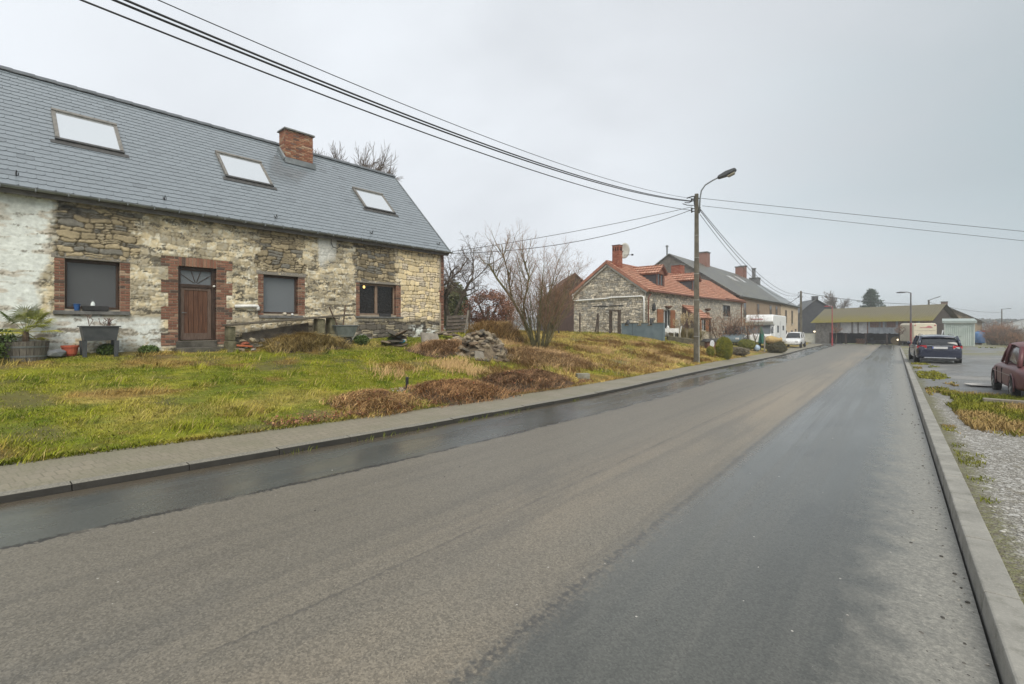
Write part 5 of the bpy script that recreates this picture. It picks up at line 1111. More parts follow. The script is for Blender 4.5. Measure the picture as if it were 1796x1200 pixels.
p = P(1629, 0, 80); z = -.9
q = thing('wooden_pole', 'dark far pole with lamp arm rising beside the barn ridge end', 'pole', (p.x, p.y, z)); h = 1.65 + 80 * 46 / 840 - z; MB().lathe([(.16, -.4), (.13, h)], 8).build('pole_shaft', MATS['old_pole'], q); MB().tube([(0, 0, h - .1), (.9, .6, h + .35)], .05, 5).hexa([(.7, .45, h + .2), (1.5, .9, h + .5), (1.45, 1.05, h + .5), (.65, .6, h + .2), (.7, .45, h + .3), (1.5, .9, h + .6), (1.45, 1.05, h + .6), (.65, .6, h + .3)]).build('lamp_arm', DARKM, q)
wire('far wire strung between the small poles behind the garage', P(1629, 530, 80), P(1757, 548, 95), .5, .025)
# slender street lamps
def street_lamp(x, y, z, h, label, low, up, headc, arm):
    q = thing('street_lamp', label, 'street lamp', (x, y, z)); M2 = mplain('lamp_' + up[0], up[1], .45); M1 = mplain('lamp_' + low[0], low[1], .45)
    MB().lathe([(.10, -.3), (.10, .9), (.07, .95), (.07, h * .5)], 10).build('lamp_base', M1, q, smooth=False); MB().lathe([(.058, h * .5), (.045, h)], 10).build('lamp_post', M2, q)
    c, s = math.cos(arm), math.sin(arm); MB().tube([(0, 0, h - .02), (c * .25, s * .25, h + .06), (c * .5, s * .5, h + .07)], .03, 6).build('lamp_arm', M2, q)
    o = MB().lathe([(.02, -.06), (.16, -.05), (.21, 0), (.14, .07), (.02, .10)], 14).build('lamp_head', mplain('head_' + headc[0], headc[1], .4), q, smooth=True); o.location = (c * .62, s * .62, h + .03); o.scale = (1.55, .8, .8); o.rotation_euler = (0, 0, arm)
street_lamp(.98, 50, rz_(.98, 50), 4.85, 'tall slim street lamp with red lower post behind the dark blue car', ('red', (.20, .055, .055)), ('slate_grey', (.13, .125, .13)), ('grey', (.10, .105, .11)), R(187))
street_lamp(-6.6, 77, -.93, 5.2, 'bright red street lamp in front of the barn', ('bright_red', (.36, .06, .07)), ('bright_red2', (.34, .06, .07)), ('bright_red3', (.40, .05, .06)), R(185))

# ================================================================ VEHICLES
TYRE = mnoise('tyre', (.018, .018, .018), (.035, .034, .032), 12, .85); RIM = mplain('rim', (.30, .30, .31), .35, .5, .7)
CARGLASS = mglass('car_glass', (.018, .02, .024), .04)
def loft(rings, name, mat, par, subsurf=2, caps=True):
    n = len(rings[0]); V = []; F_ = []
    for r in rings: V += [(x, y, z) for x, y, z in r]
    for i in range(len(rings) - 1):
        for k in range(n): F_.append((i * n + k, i * n + (k + 1) % n, (i + 1) * n + (k + 1) % n, (i + 1) * n + k))
    if caps: F_ += [tuple(range(n - 1, -1, -1)), tuple((len(rings) - 1) * n + k for k in range(n))]
    mb = MB(); mb.add(V, F_); o = mb.build(name, mat, par, smooth=True, subsurf=subsurf)
    return o
def ring(x, half):   # half: list of (y,z) from bottom centre outwards and up to the top centre
    return [(x, y, z) for y, z in half] + [(x, -y, z) for y, z in half[::-1]]
def wheel(par, x, y, r, w, side):
    t = MB().lathe([(r * .6, -w / 2), (r * .93, -w / 2), (r, -w * .3), (r, w * .3), (r * .93, w / 2), (r * .6, w / 2)], 22, (0, 0, 0), 1).build('wheel', TYRE, par, smooth=False); t.location = (x, y, r)
    m = MB(); yo = side * w * .45; m.lathe([(r * .62, -.01), (r * .62, .01), (r * .55, .012)], 20, (0, yo - side * .03, 0), 1)
    for k in range(5): a = 2 * math.pi * k / 5; m.hexa([(math.cos(a + d) * rr, yo + e * side, math.sin(a + d) * rr) for e in (-.012, .012) for d, rr in ((-.3, .05), (-.16, r * .58), (.16, r * .58), (.3, .05))])
    m.lathe([(.07, -.015), (.06, .02)], 10, (0, yo, 0), 1); m.build('rim', RIM, t)
    return t
def wagon():
    zc = rz_(1.7, 35.5); H = thing('estate_car', 'dark navy blue estate car parked on the wet lot beyond the kerb', 'car', (1.66, 35.5, zc), R(90 + 3.2))
    PAINT = mplain('navy_paint', (.008, .013, .038), .22, .5, .0, .8)
    def sec(x, w, zs, zb, zt=None): return ring(x, [(.0, zs), (w * .82, zs), (w * .97, zs + .06), (w, zs + .16), (w, zs + .36), (w * .995, zb - .16), (w * .98, zb - .06), (w * .92, zb + .01), (w * .5, zb + .02), (0, zb + .025)])
    S = [sec(-2.44, .70, .36, .72), sec(-2.43, .80, .30, .86), sec(-2.30, .89, .24, .98), sec(-1.9, .925, .22, 1.0), sec(-1.2, .93, .20, .98), sec(0, .93, .20, .96), sec(.9, .925, .20, .95), sec(1.5, .92, .22, .92), sec(2.0, .88, .24, .80), sec(2.3, .78, .28, .68), sec(2.44, .62, .34, .58)]
    body = loft(S, 'body', PAINT, H)
    def cab(x, wb, zb, wt, zt): return ring(x, [(0, zb), (wb, zb), (wb * .97, zb + (zt - zb) * .3), (wt * 1.04, zt - .12), (wt * .93, zt - .02), (wt * .5, zt + .02), (0, zt + .03)])
    G = [cab(-2.32, .80, .93, .74, 1.0), cab(-2.26, .84, .93, .74, 1.14), cab(-1.98, .86, .93, .71, 1.42), cab(-1.5, .865, .93, .69, 1.455), cab(-.4, .87, .93, .69, 1.47), cab(.35, .865, .93, .66, 1.43), cab(.9, .84, .92, .62, 1.12), cab(1.15, .80, .90, .60, .96)]
    loft(G, 'greenhouse', CARGLASS, H, 2)
    Rf = [ring(x, [(0, z - .035), (w * .9, z - .075), (w, z - .06), (w * .93, z - .02), (w * .5, z + .028), (0, z + .04)]) for x, w, z in ((-2.14, .68, 1.40), (-1.95, .73, 1.44), (-1.4, .735, 1.475), (-.4, .73, 1.485), (.3, .70, 1.455), (.5, .66, 1.40))]
    loft(Rf, 'roof', PAINT, H, 2)
    for sd in (1, -1):
        MB().tube([(-2.36, sd * .80, .96), (-2.20, sd * .77, 1.18), (-1.98, sd * .71, 1.43)], .06, 6).build('rear_pillar', PAINT, H, smooth=True)
        for x0, x1 in ((-.95, -.88), (.02, .12)): MB().tube([(x0, sd * .87, .95), (x0 + .03, sd * .80, 1.22), (x0 + .06, sd * .705, 1.44)], .04, 6).build('pillar', PAINT, H)
        MB().tube([(1.1, sd * .80, .94), (.8, sd * .72, 1.2), (.42, sd * .66, 1.42)], .045, 6).build('pillar', PAINT, H)
        MB().tube([(-1.9, sd * .62, 1.47), (-1.8, sd * .62, 1.52), (-.2, sd * .62, 1.535), (.1, sd * .62, 1.47)], .018, 6).build('roof_rail', mplain('chrome', (.55, .56, .57), .2, .5, .9), H, smooth=True)
        o = MB().hexa([(-2.40, sd * .50, .83), (-2.36, sd * .50, .97), (-2.33, sd * .86, .99), (-2.33, sd * .88, .83), (-2.47, sd * .50, .83), (-2.43, sd * .50, .97), (-2.27, sd * .885, .985), (-2.27, sd * .895, .83)]).build('tail_light', mplain('red_lens', (.42, .012, .018), .15, .5), H, bevel=.015)
        MB().hexa([(-2.41, sd * .52, .805), (-2.41, sd * .52, .828), (-2.32, sd * .87, .828), (-2.32, sd * .87, .805), (-2.465, sd * .52, .805), (-2.465, sd * .52, .828), (-2.28, sd * .893, .828), (-2.28, sd * .893, .805)]).build('lens_strip', mplain('clear_lens', (.6, .6, .6), .2), o)
        m = MB().lathe([(.02, -.08), (.08, -.05), (.09, .02), (.05, .10)], 10).build('wing_mirror', PAINT, H, smooth=True); m.location = (.75, sd * 1.0, 1.0)
        for x in (-1.42, 1.45): wheel(H, x, sd * .82, .33, .24, sd); MB().lathe([(.385, -.02), (.385, .012), (.30, .014)], 22, (x, sd * .912, .35), 1).build('wheel_arch', BLACK, H)
        MB().box(-.9, .9, sd * .915 - .008, sd * .915 + .03, .80, .82).build('side_trim', MATS['chrome'], H)
    MB().box(-2.475, -2.43, -.52, .52, .945, .965).build('chrome_strip', MATS['chrome'], H, bevel=.006)
    MB().box(-2.50, -2.46, -.30, .30, .80, .91).build('number_plate', mplain('plate_white', (.62, .62, .62), .4), H, bevel=.004); MB().box(-2.504, -2.50, .25, .298, .805, .905).build('plate_band', mplain('plate_blue', (.03, .06, .35), .4), H)
    MB().box(-2.49, -2.36, -.62, .62, .30, .36).build('bumper_trim', MATS['chrome'], H, bevel=.02); MB().box(-2.47, -2.30, -.74, .74, .20, .30).build('rear_diffuser', DARKM, H, bevel=.02)
    MB().tube([(-2.40, -.02, 1.0), (-2.40, .42, 1.03)], .014, 5).build('rear_wiper', DARKM, H)
wagon()
def old_car():
    zc = rz_(3, 18) - .06; H = thing('vintage_car', 'rusting maroon vintage saloon standing in grass at the right edge', 'car', (2.92, 17.75, zc), R(91))
    t = NT('faded_maroon'); n = t.noise(2.2, 4); n2 = t.noise(25, 4); c = t.mix(t.ramp(n, .3, .7), (.095, .026, .032), (.155, .058, .060)); c = t.mix(t.math('MULTIPLY', t.ramp(n2, .55, .7), .6), c, (.20, .10, .07)); MR = t.fin(c, t.lerp(n, .28, .5), .5)
    def sec(x, w, zs, zb, tuck=.9): return ring(x, [(0, zs), (w * .8, zs), (w * .97, zs + .04), (w, zs + .12), (w, zs + .26), (w, zb - .22), (w * .985, zb - .10), (w * .86, zb - .01), (w * .45, zb + .03), (0, zb + .045)])
    S = [sec(-1.98, .40, .40, .56), sec(-1.95, .58, .32, .70), sec(-1.75, .70, .26, .80), sec(-1.2, .755, .24, .87), sec(-.6, .765, .24, .86), sec(.2, .765, .24, .85), sec(.8, .76, .24, .84), sec(1.3, .745, .25, .80), sec(1.75, .70, .28, .72), sec(1.93, .60, .33, .66), sec(1.98, .42, .40, .55)]
    loft(S, 'body', MR, H)
    def cab(x, wb, zb, wt, zt): return ring(x, [(0, zb), (wb, zb), (wb * .98, zb + (zt - zb) * .3), (wt * 1.06, zt - .14), (wt * .94, zt - .03), (wt * .5, zt), (0, zt + .01)])
    loft([cab(-1.35, .64, .80, .50, .90), cab(-1.1, .66, .80, .55, 1.26), cab(-.7, .67, .80, .57, 1.36), cab(.0, .67, .80, .57, 1.37), cab(.35, .66, .80, .54, 1.30), cab(.72, .63, .80, .50, .92)], 'greenhouse', mglass('dusty_glass', (.05, .038, .034), .15), H)
    loft([ring(x, [(0, z - .06), (w * .85, z - .10), (w, z - .07), (w * .9, z - .01), (w * .5, z + .02), (0, z + .03)]) for x, w, z in ((-1.22, .50, 1.20), (-1.05, .59, 1.30), (-.7, .62, 1.39), (0, .62, 1.40), (.3, .60, 1.36), (.45, .54, 1.27))], 'roof', MR, H)
    for sd in (1, -1):
        MB().tube([(.76, sd * .63, .84), (.55, sd * .59, 1.1), (.38, sd * .53, 1.32)], .035, 6).build('pillar', MR, H, smooth=True)
        MB().tube([(-.12, sd * .68, .82), (-.12, sd * .65, 1.1), (-.13, sd * .58, 1.34)], .035, 6).build('pillar', MR, H, smooth=True)
        MB().tube([(-1.36, sd * .64, .82), (-1.25, sd * .60, 1.05), (-1.08, sd * .55, 1.28)], .05, 6).build('pillar', MR, H, smooth=True)
        MB().box(.60, .615, sd * .752 - .02, sd * .752 + .02, .32, .70).box(-.10, -.085, sd * .752 - .02, sd * .752 + .02, .32, .72).build('door_gap', BLACK, H)
        MB().box(-1.1, 1.1, sd * .757 - .012, sd * .757 + .012, .585, .60).build('side_moulding', mplain('dull_chrome', (.32, .28, .28), .4, .5, .5), H)
        for x in (-1.14, 1.13):
            MB().lathe([(.28, -.02), (.28, .012), (.02, .013)], 24, (x, sd * .742, .34), 1).build('wheel_arch', BLACK, H); MB().tube([(x + .29 * math.cos(R(a)), sd * .748, .34 + .30 * math.sin(R(a))) for a in range(-20, 201, 20)], .018, 6).build('arch_lip', MR, H, smooth=True); w_ = wheel(H, x, sd * .690, .26, .15, sd)
        MB().lathe([(.07, -.03), (.085, 0), (.07, .03)], 12, (1.90, sd * .52, .60), 0).build('headlight', mplain('lamp_glass_old', (.3, .3, .28), .2), H)
        MB().box(-1.99, -1.93, sd * .46 - .06, sd * .46 + .06, .50, .62).build('tail_light', MATS['red_lens'], H, bevel=.01)
    MB().tube([(-1.98, -.66, .38), (-2.08, -.4, .38), (-2.08, .4, .38), (-1.98, .66, .38)], .05, 8).build('bumper', MATS['dull_chrome'], H, smooth=True)
old_car()
def motorhome():
    zc = lz(-9.7, 50) + .02; H = thing('white_motorhome', 'white motorhome with overcab and dark windscreen parked by the brick house', 'motorhome', (-9.7, 48.2, zc), R(0))
    Wm = mplain('motorhome_white', (.76, .77, .77), .35); gw = mglass('grey_screen', (.10, .115, .125), .06)
    MB().prism([(0.9, .45), (6.6, .45), (6.6, 2.95), (.2, 3.0), (.0, 2.75), (-.15, 2.35), (.35, 2.05), (.9, 2.05)], -1.15, 1.15, 0).build('body', Wm, H, bevel=.09)
    MB().prism([(.9, .38), (.88, 2.03), (.50, 2.02), (.05, 1.25), (-.55, 1.05), (-.60, .38)], -1.02, 1.02, 0).build('cab', Wm, H, bevel=.05)
    MB().hexa([(-.93, .02, 1.28), (.93, .02, 1.28), (.86, .44, 2.0), (-.86, .44, 2.0), (-.93, -.02, 1.29), (.93, -.02, 1.29), (.86, .40, 2.01), (-.86, .40, 2.01)]).build('windscreen', gw, H)
    MB().box(-.7, .35, -.135, -.09, 2.55, 2.62).build('red_stripe', mplain('pale_red', (.50, .16, .17), .4), H)
    for y0, y1, z0, z1 in ((1.9, 2.6, 1.35, 2.0), (4.6, 5.3, 1.55, 2.0)): MB().box(1.152, 1.175, y0, y1, z0, z1).build('side_window', gw, H, bevel=.02)
    MB().box(1.152, 1.165, 3.1, 3.75, .5, 2.4).build('side_door', mplain('motorhome_grey', (.60, .61, .62), .4), H, bevel=.01)
    MB().box(1.03, 1.05, .0, .75, 1.3, 1.9).build('side_window', gw, H)
    for x in (-.95, .95):
        for y in (.1, 4.9): 
            t_ = wheel(H, x, y, .33, .22, 1 if x > 0 else -1); t_.rotation_euler = (0, 0, R(90))
    for sd in (-1, 1): MB().box(sd * .72 - .16, sd * .72 + .16, -.63, -.57, .72, .92).build('headlight', MATS['clear_lens'], H, bevel=.02)
    MB().box(-1.0, 1.0, -.66, -.58, .36, .52).build('bumper', DARKM, H, bevel=.03)
motorhome()
def small_car(label, x, y, z, yaw, paint, L=4.0, W=.82, h=1.45, suv=False):
    H = thing('parked_car', label, 'car', (x, y, z), yaw); k = L / 4.0; b = 1.0 if suv else .88
    def sec(xx, w, zs, zb): return ring(xx * k, [(0, zs), (w * .85, zs), (w, zs + .2), (w * .97, zb - .1), (w * .85, zb), (0, zb + .02)])
    loft([sec(-2, W * .8, .35, .7), sec(-1.9, W * .95, .25, b), sec(-.5, W, .22, b), sec(.9, W, .22, b), sec(1.5, W * .97, .25, b - .04), sec(1.9, W * .88, .3, b - .2), sec(2, W * .7, .36, .6)], 'body', paint, H)
    c = lambda xx, w, zb, zt: ring(xx * k, [(0, zb), (w, zb), (w * .85, zt - .1), (w * .7, zt - .03), (0, zt)])
    loft([c(-1.85, W * .85, b - .05, b + .1), c(-1.6, W * .9, b - .05, h - .02), c(-.2, W * .92, b - .05, h), c(.35, W * .9, b - .05, h - .06), c(1.0, W * .85, b - .05, b + .05)], 'greenhouse', CARGLASS, H)
    loft([ring(xx * k, [(0, z_ - .04), (w, z_ - .07), (w * .9, z_), (0, z_ + .02)]) for xx, w, z_ in ((-1.65, W * .68, h - .06), (-1.4, W * .76, h), (-.2, W * .78, h + .015), (.35, W * .7, h - .06))], 'roof', paint, H)
    for sd in (1, -1):
        MB().tube([(.98 * k, sd * W * .85, b), (.4 * k, sd * W * .7, h - .06)], .04, 5).build('pillar', paint, H); MB().tube([(-.3 * k, sd * W * .92, b), (-.3 * k, sd * W * .74, h - .05)], .04, 5).build('pillar', paint, H); MB().tube([(-1.8 * k, sd * W * .84, b), (-1.6 * k, sd * W * .72, h - .06)], .06, 5).build('pillar', paint, H)
        for xx in (-1.25, 1.28): wheel(H, xx * k, sd * W * .92, .31, .2, sd)
        MB().box(1.9 * k, 2.0 * k, sd * W * .6 - .14, sd * W * .6 + .14, .58, .72).build('headlight', MATS['clear_lens'], H, bevel=.03); MB().box(-2.0 * k, -1.92 * k, sd * W * .72 - .08, sd * W * .72 + .08, .6, .82).build('tail_light', MATS['red_lens'], H, bevel=.02)
    return H
small_car('white car parked just past the motorhome', -8.5, 59.5, lz(-8.9, 59), R(-90), mplain('car_white', (.74, .75, .76), .3, .5, 0, .5), 4.2, .84, 1.62, True)
small_car('blue grey car with greenish windscreen in front of the motorhome', -10.75, 43.8, lz(-10.7, 43.5) - .1, R(-84), mplain('car_bluegrey', (.13, .17, .19), .3, .5, 0, .5), 4.1, .85, 1.7, True)
small_car('small white van behind the cream camper', 5.3, 77, -.62, R(80), MATS['car_white'], 4.4, .88, 1.85, True)
def camper():
    p = P(1587, 0, 63); H = thing('cream_camper', 'tall cream camper seen from behind beside the barn', 'camper van', (p.x + 2.0, p.y + 1.0, -.92), R(14)); CR = mplain('camper_cream', (.66, .60, .46), .4)
    MB().prism([(-1.2, .45), (1.2, .45), (1.2, 2.75), (1.0, 2.95), (-1.0, 2.95), (-1.2, 2.75)], -.2, 5.4, 1).build('body', CR, H, bevel=.08)
    MB().box(-.55, .75, -.235, -.19, 2.35, 2.42).hexa([(.1, -.235, 2.42), (.75, -.235, 2.42), (.5, -.235, 2.6), (.3, -.235, 2.6), (.1, -.19, 2.42), (.75, -.19, 2.42), (.5, -.19, 2.6), (.3, -.19, 2.6)]).build('pink_stripe', MATS['pale_red'], H)
    MB().box(-1.1, 1.1, -.225, -.20, 1.28, 1.30).box(-1.1, 1.1, -.225, -.20, 2.0, 2.02).build('panel_seam', mplain('seam_grey', (.35, .32, .27), .6), H)
    for sd in (-1, 1): MB().box(sd * 1.05 - .1, sd * 1.05 + .1, -.26, -.2, .8, 1.15).build('tail_light', MATS['red_lens'], H, bevel=.02); MB().box(sd * 1.02 - .08, sd * 1.02 + .08, -.25, -.2, 2.62, 2.72).build('marker_light', MATS['red_lens'], H)
    MB().box(1.2, 1.215, .6, 4.6, 1.5, 2.3).build('side_window', MATS['grey_screen'], H)
    MB().box(-1.1, 1.1, -.3, .0, .38, .52).build('bumper', DARKM, H, bevel=.03)
    for x in (-1.0, 1.0):
        for y in (1.2, 4.4): t_ = wheel(H, x, y, .35, .24, 1 if x > 0 else -1); t_.rotation_euler = (0, 0, R(90))
camper()

# ================================================================ THINGS IN FRONT OF THE FARMHOUSE
def put(o, s, y, dz=0, rz=0): x, yy, z = FAg(s, y); o.location = (x, yy, z + dz); o.rotation_euler = (0, 0, R(87.2) + rz); return o
# raised planter
t_ = put(thing('planter_table', 'dark grey raised planter on legs below the left window', 'planter'), -2.16, -.45); t_.scale = (.82, .9, .86)
GP = mnoise('grey_plastic', (.045, .05, .055), (.075, .08, .085), 5, .5)
MB().hexa([(-.36, -.22, .42), (.36, -.22, .42), (.36, .22, .42), (-.36, .22, .42), (-.42, -.25, .80), (.42, -.25, .80), (.42, .25, .80), (-.42, .25, .80)]).build('trough', GP, t_, bevel=.012)
MB().box(-.46, .46, -.28, .28, .802, .835).build('rim', GP, t_, bevel=.01)
for sx in (-1, 1):
    for sy in (-1, 1): MB().hexa([(sx * .35 - .045, sy * .19 - .04, -.05), (sx * .35 + .045, sy * .19 - .04, -.05), (sx * .35 + .045, sy * .19 + .04, -.05), (sx * .35 - .045, sy * .19 + .04, -.05), (sx * .36 - .06, sy * .2 - .05, .42), (sx * .36 + .06, sy * .2 - .05, .42), (sx * .36 + .06, sy * .2 + .05, .42), (sx * .36 - .06, sy * .2 + .05, .42)]).build('leg', GP, t_)
mb = MB(); rg = np.random.default_rng(7)
for k in range(26): x = .22 + rg.normal(0, .06); mb.tube([(x, rg.normal(0, .06), .82), (x + rg.normal(0, .05), rg.normal(0, .06), .93), (x + rg.normal(0, .1), rg.normal(0, .08), 1.05)], .006, 3)
for k in range(4): mb.tube([(-.22, 0, .82), (-.2 + rg.normal(0, .04), 0, 1.0), (-.2 + rg.normal(0, .09), 0, 1.15)], .008, 3)
mb.build('dry_stems', mnoise('dry_stem', (.14, .09, .08), (.24, .17, .14), 10, .9), t_)
o = MB().lathe([(.10, 0), (.13, .05), (.15, .20), (.165, .20), (.165, .245), (.13, .245), (.12, .12), (.02, .10)], 16).build('flower_pot', mnoise('terracotta', (.42, .09, .05), (.52, .13, .07), 6, .7)); tag(o, 'red plastic flower pot standing left of the grey planter', 'flower pot'); put(o, -2.68, -.4)
o = MB().rock((0, 0, .10), .2, np.random.default_rng(3), (1.2, .9, .6)).build('grey_stone', mnoise('grey_rock', (.17, .18, .19), (.28, .29, .30), 5, .8), bevel=.02); tag(o, 'smooth grey stone between the barrel planter and the red pot', 'stone'); put(o, -2.92, -.55)
# half barrel and palm
t_ = put(thing('barrel_planter', 'weathered half barrel planter under the palm', 'planter'), -3.42, -.52); t_.scale = (.80, .80, .86); mb = MB(); mb.col = None; rg = np.random.default_rng(4)
for k in range(20):
    a0, a1 = 2 * math.pi * k / 20 + .01, 2 * math.pi * (k + 1) / 20 - .01; f_ = lambda a, r, z: (r * math.cos(a), r * math.sin(a), z); mb.hexa([f_(a0, .42, -.05), f_(a1, .42, -.05), f_(a1, .37, -.05), f_(a0, .37, -.05), f_(a0, .49, .46), f_(a1, .49, .46), f_(a1, .44, .46), f_(a0, .44, .46)])
mb.build('stave', mnoise('stave_wood', (.085, .075, .062), (.17, .155, .13), 5, .85, .3, .006, 50, stretch=(9, 9, 1)), t_)
for z, r in ((.06, .437), (.30, .469)): MB().lathe([(r, z), (r + .006, z), (r + .012, z + .045), (r + .004, z + .045)], 28).build('hoop', ZINC, t_)
MB().lathe([(.43, .36), (.43, .40), (.02, .42)], 16).build('soil', mnoise('potting_soil', (.03, .022, .015), (.06, .045, .03), 20, .95), t_)
PALM = mattr('palm_leaf', .45, 20, .15, 0)
t_ = put(thing('fan_palm', 'small green fan palm growing in the half barrel', 'palm'), -3.42, -.52, .36); t_.scale = (.80, .80, .84); mb = MB(); mb.tube([(0, 0, -.1), (.01, 0, .15), (0, .01, .30)], [.07, .075, .06], 8); mb.build('trunk', mnoise('palm_trunk', (.06, .042, .028), (.12, .085, .055), 20, .95, .5, .01, 60), t_)
rg = np.random.default_rng(12)
for k in range(17):
    az = 2 * math.pi * k / 17 * 2.4 + rg.normal(0, .2); el = rg.uniform(.05, 1.25) if k > 4 else rg.uniform(-.35, .1); L = rg.uniform(.38, .55); d = Vector((math.cos(az) * math.cos(el), math.sin(az) * math.cos(el), math.sin(el))); b0 = Vector((0, 0, .27)); tip = b0 + d * L; sd = Vector((0, 0, 1)).cross(d).normalized(); up = d.cross(sd).normalized() * (1)
    mb = MB(); c_ = Vector((.10, .15, .03)).lerp(Vector((.34, .32, .035)), float(np.clip(rg.normal(.30 if k > 4 else .9, .25), 0, 1))); mb.col = tuple(c_); mb.tube([b0, b0 + d * L * .5 + Vector((0, 0, .02)), tip], .009, 4)
    for j in range(27):
        an = R(-115 + 230 * j / 26); dd = (d * math.cos(an) + sd * math.sin(an)).normalized(); ll = rg.uniform(.36, .46) * (1 - .25 * abs(j - 13) / 13); e_ = tip + dd * ll - Vector((0, 0, (.05 * ll / .4 + .02))); m_ = tip + dd * ll * .55 + up * .012; w = dd.cross(up).normalized() * .011; mb.col = tuple(c_ * float(rg.uniform(.7, 1.25))); mb.add([tip, m_ - w, e_, m_ + w, m_ + up * .008], [(0, 1, 4), (1, 2, 4), (2, 3, 4), (3, 0, 4)])
    mb.build('frond', PALM, t_)
# sill items
t_ = thing('sill_planter', 'dark oblong planter box standing on the left window sill', 'planter'); x, y, _ = FA(-2.18, -.04); t_.location = (x, y, 2.025); t_.rotation_euler = (0, 0, R(87.2)); MB().hexa([(-.24, -.05, 0), (.24, -.05, 0), (.24, .05, 0), (-.24, .05, 0), (-.26, -.065, .12), (.26, -.065, .12), (.26, .065, .12), (-.26, .065, .12)]).build('trough', DARKM, t_, bevel=.008); MB().box(-.235, .235, -.045, .045, .10, .124).build('soil', MATS['potting_soil'], t_)
o = MB().lathe([(.045, 0), (.05, .01), (.062, .15), (.068, .15), (.068, .165), (.056, .165), (.045, .02)], 16).build('blue_pot', mplain('blue_ceramic', (.025, .09, .26), .35)); tag(o, 'small blue pot on the left window sill', 'flower pot'); x, y, _ = FA(-2.52, -.03); o.location = (x, y, 2.022)
o = MB().lathe([(.05, 0), (.062, .02), (.065, .10), (.05, .17), (.022, .21), (.018, .27), (.026, .28), (.02, .31)], 14).build('bottle', mplain('frosted_bottle', (.80, .86, .84), .25), smooth=True); tag(o, 'pale bottle standing inside the left window', 'bottle'); x, y, _ = FA(-2.20, .225); o.location = (x, y, 2.08); o.scale = (1.15, 1.15, 1.15)
o = thing('window_shelf', 'inner window board behind the left pane', 'shelf'); x, y, _ = FA(-2.2, .36); o.location = (x, y, 2.02); o.rotation_euler = (0, 0, R(87.2)); MB().box(-.6, .6, -.15, .15, 0, .038).build('board', MATS['pale_stone'], o)
# lamp inside the right window
t_ = thing('ceiling_lamp', 'small glowing lamp seen through the right window', 'lamp'); x, y, _ = FA(6.25, 1.6); t_.location = (x, y, 3.22); MB().lathe([(.01, -.06), (.035, -.045), (.045, 0), (.035, .045), (.01, .06)], 12).build('bulb', memit('bulb_glow', (1, .62, .2), 5), t_, smooth=True); MB().tube([(0, 0, .06), (0, 0, 1.27)], .006, 4).build('cord', DARKM, t_)
o = MB().box(-.24, .24, -.05, .05, 0, .11).build('black_box', DARKM, bevel=.01); tag(o, 'black oblong box on the right window sill', 'box'); x, y, _ = FA(6.15, -.02); o.location = (x, y, 2.008); o.rotation_euler = (0, 0, R(87.2))
for s, r, nm, lab, c in ((2.66, .05, 'white_ball', 'small white ball on the middle window sill', (.7, .7, .68)), (2.42, .07, 'pale_shell', 'pale flat shell on the middle window sill', (.55, .50, .40))):
    o = MB().rock((0, 0, r * .7), r, np.random.default_rng(int(s * 9)), (1.2, 1, .8), False).build(nm, mplain(nm, c, .5), smooth=True); tag(o, lab, 'ornament'); x, y, _ = FA(s, -.03); o.location = (x, y, 1.985)
# tilted plank shelf on stone posts in front of the middle window
t_ = thing('plank_bench', 'long weathered plank resting on mossy blocks in front of the middle window', 'bench'); x, y, _ = FA(0, 0); t_.location = (x, y, 0); t_.rotation_euler = (0, 0, R(87.2)); f_ = lambda s: 1.64 + (s - .6) * .095
OLDW = mnoise('rotten_wood', (.05, .042, .03), (.15, .13, .10), 3, .9, .4, .01, 40, stretch=(4, 14, 14))
MB().hexa([(.56, -.68, f_(.56)), (4.45, -.68, f_(4.45)), (4.45, -.22, f_(4.45) + .02), (.56, -.22, f_(.56) + .02), (.56, -.68, f_(.56) + .045), (4.45, -.68, f_(4.45) + .045), (4.45, -.22, f_(4.45) + .065), (.56, -.22, f_(.56) + .065)]).build('plank', OLDW, t_, bevel=.008)
MOSS = mnoise('mossy_block', (.085, .08, .045), (.20, .185, .12), 5, .9, .4, .01, 40)
for s, w in ((.70, .22), (3.35, .28), (3.75, .22)):
    z0 = lz(*FA(s, -.8)[:2]) - .1; zt = f_(s - w / 2) - .004; mm = z0 + (zt - z0) * .52
    MB().box(s - w / 2, s + w / 2, -.64, -.28, z0, mm - .008).box(s - w / 2 + .02, s + w / 2 - .015, -.62, -.29, mm, zt).build('support_block', MOSS, t_, bevel=.02)
MB().hexa([(1.1, -.26, 1.0), (3.1, -.24, 1.0), (3.1, -.20, 1.0), (1.1, -.22, 1.0), (1.1, -.26, f_(1.1) - .25), (3.1, -.24, f_(3.1) - .12), (3.1, -.20, f_(3.1) - .12), (1.1, -.22, f_(1.1) - .25)]).build('back_board', mnoise('back_boards', (.07, .06, .048), (.20, .17, .135), 3, .9, .3, .01, 30), t_)
rg = np.random.default_rng(9); pal = ((.30, .255, .18), (.22, .18, .13), (.30, .10, .06), (.12, .11, .095), (.32, .30, .26), (.10, .085, .06))
STN = mattr('loose_stone', .9, 12, .35, .5, .01, .25)
for k in range(34):
    s = rg.uniform(.85, 3.2); y = rg.uniform(-.85, -.34); x, yy, z = FAg(s, y); mb = MB(); mb.col = pal[rg.integers(len(pal))]; mb.rock((0, 0, 0), rg.uniform(.07, .16), rg, (1.3, .9, .6)); o = mb.build('loose_stone', STN, bevel=.01); o.location = (x, yy, z + .03 + .28 * rg.random() * (k % 2 == 0)); tag(o, 'loose stone or brick lump lying under the long plank', 'stone', 'stones under the plank')
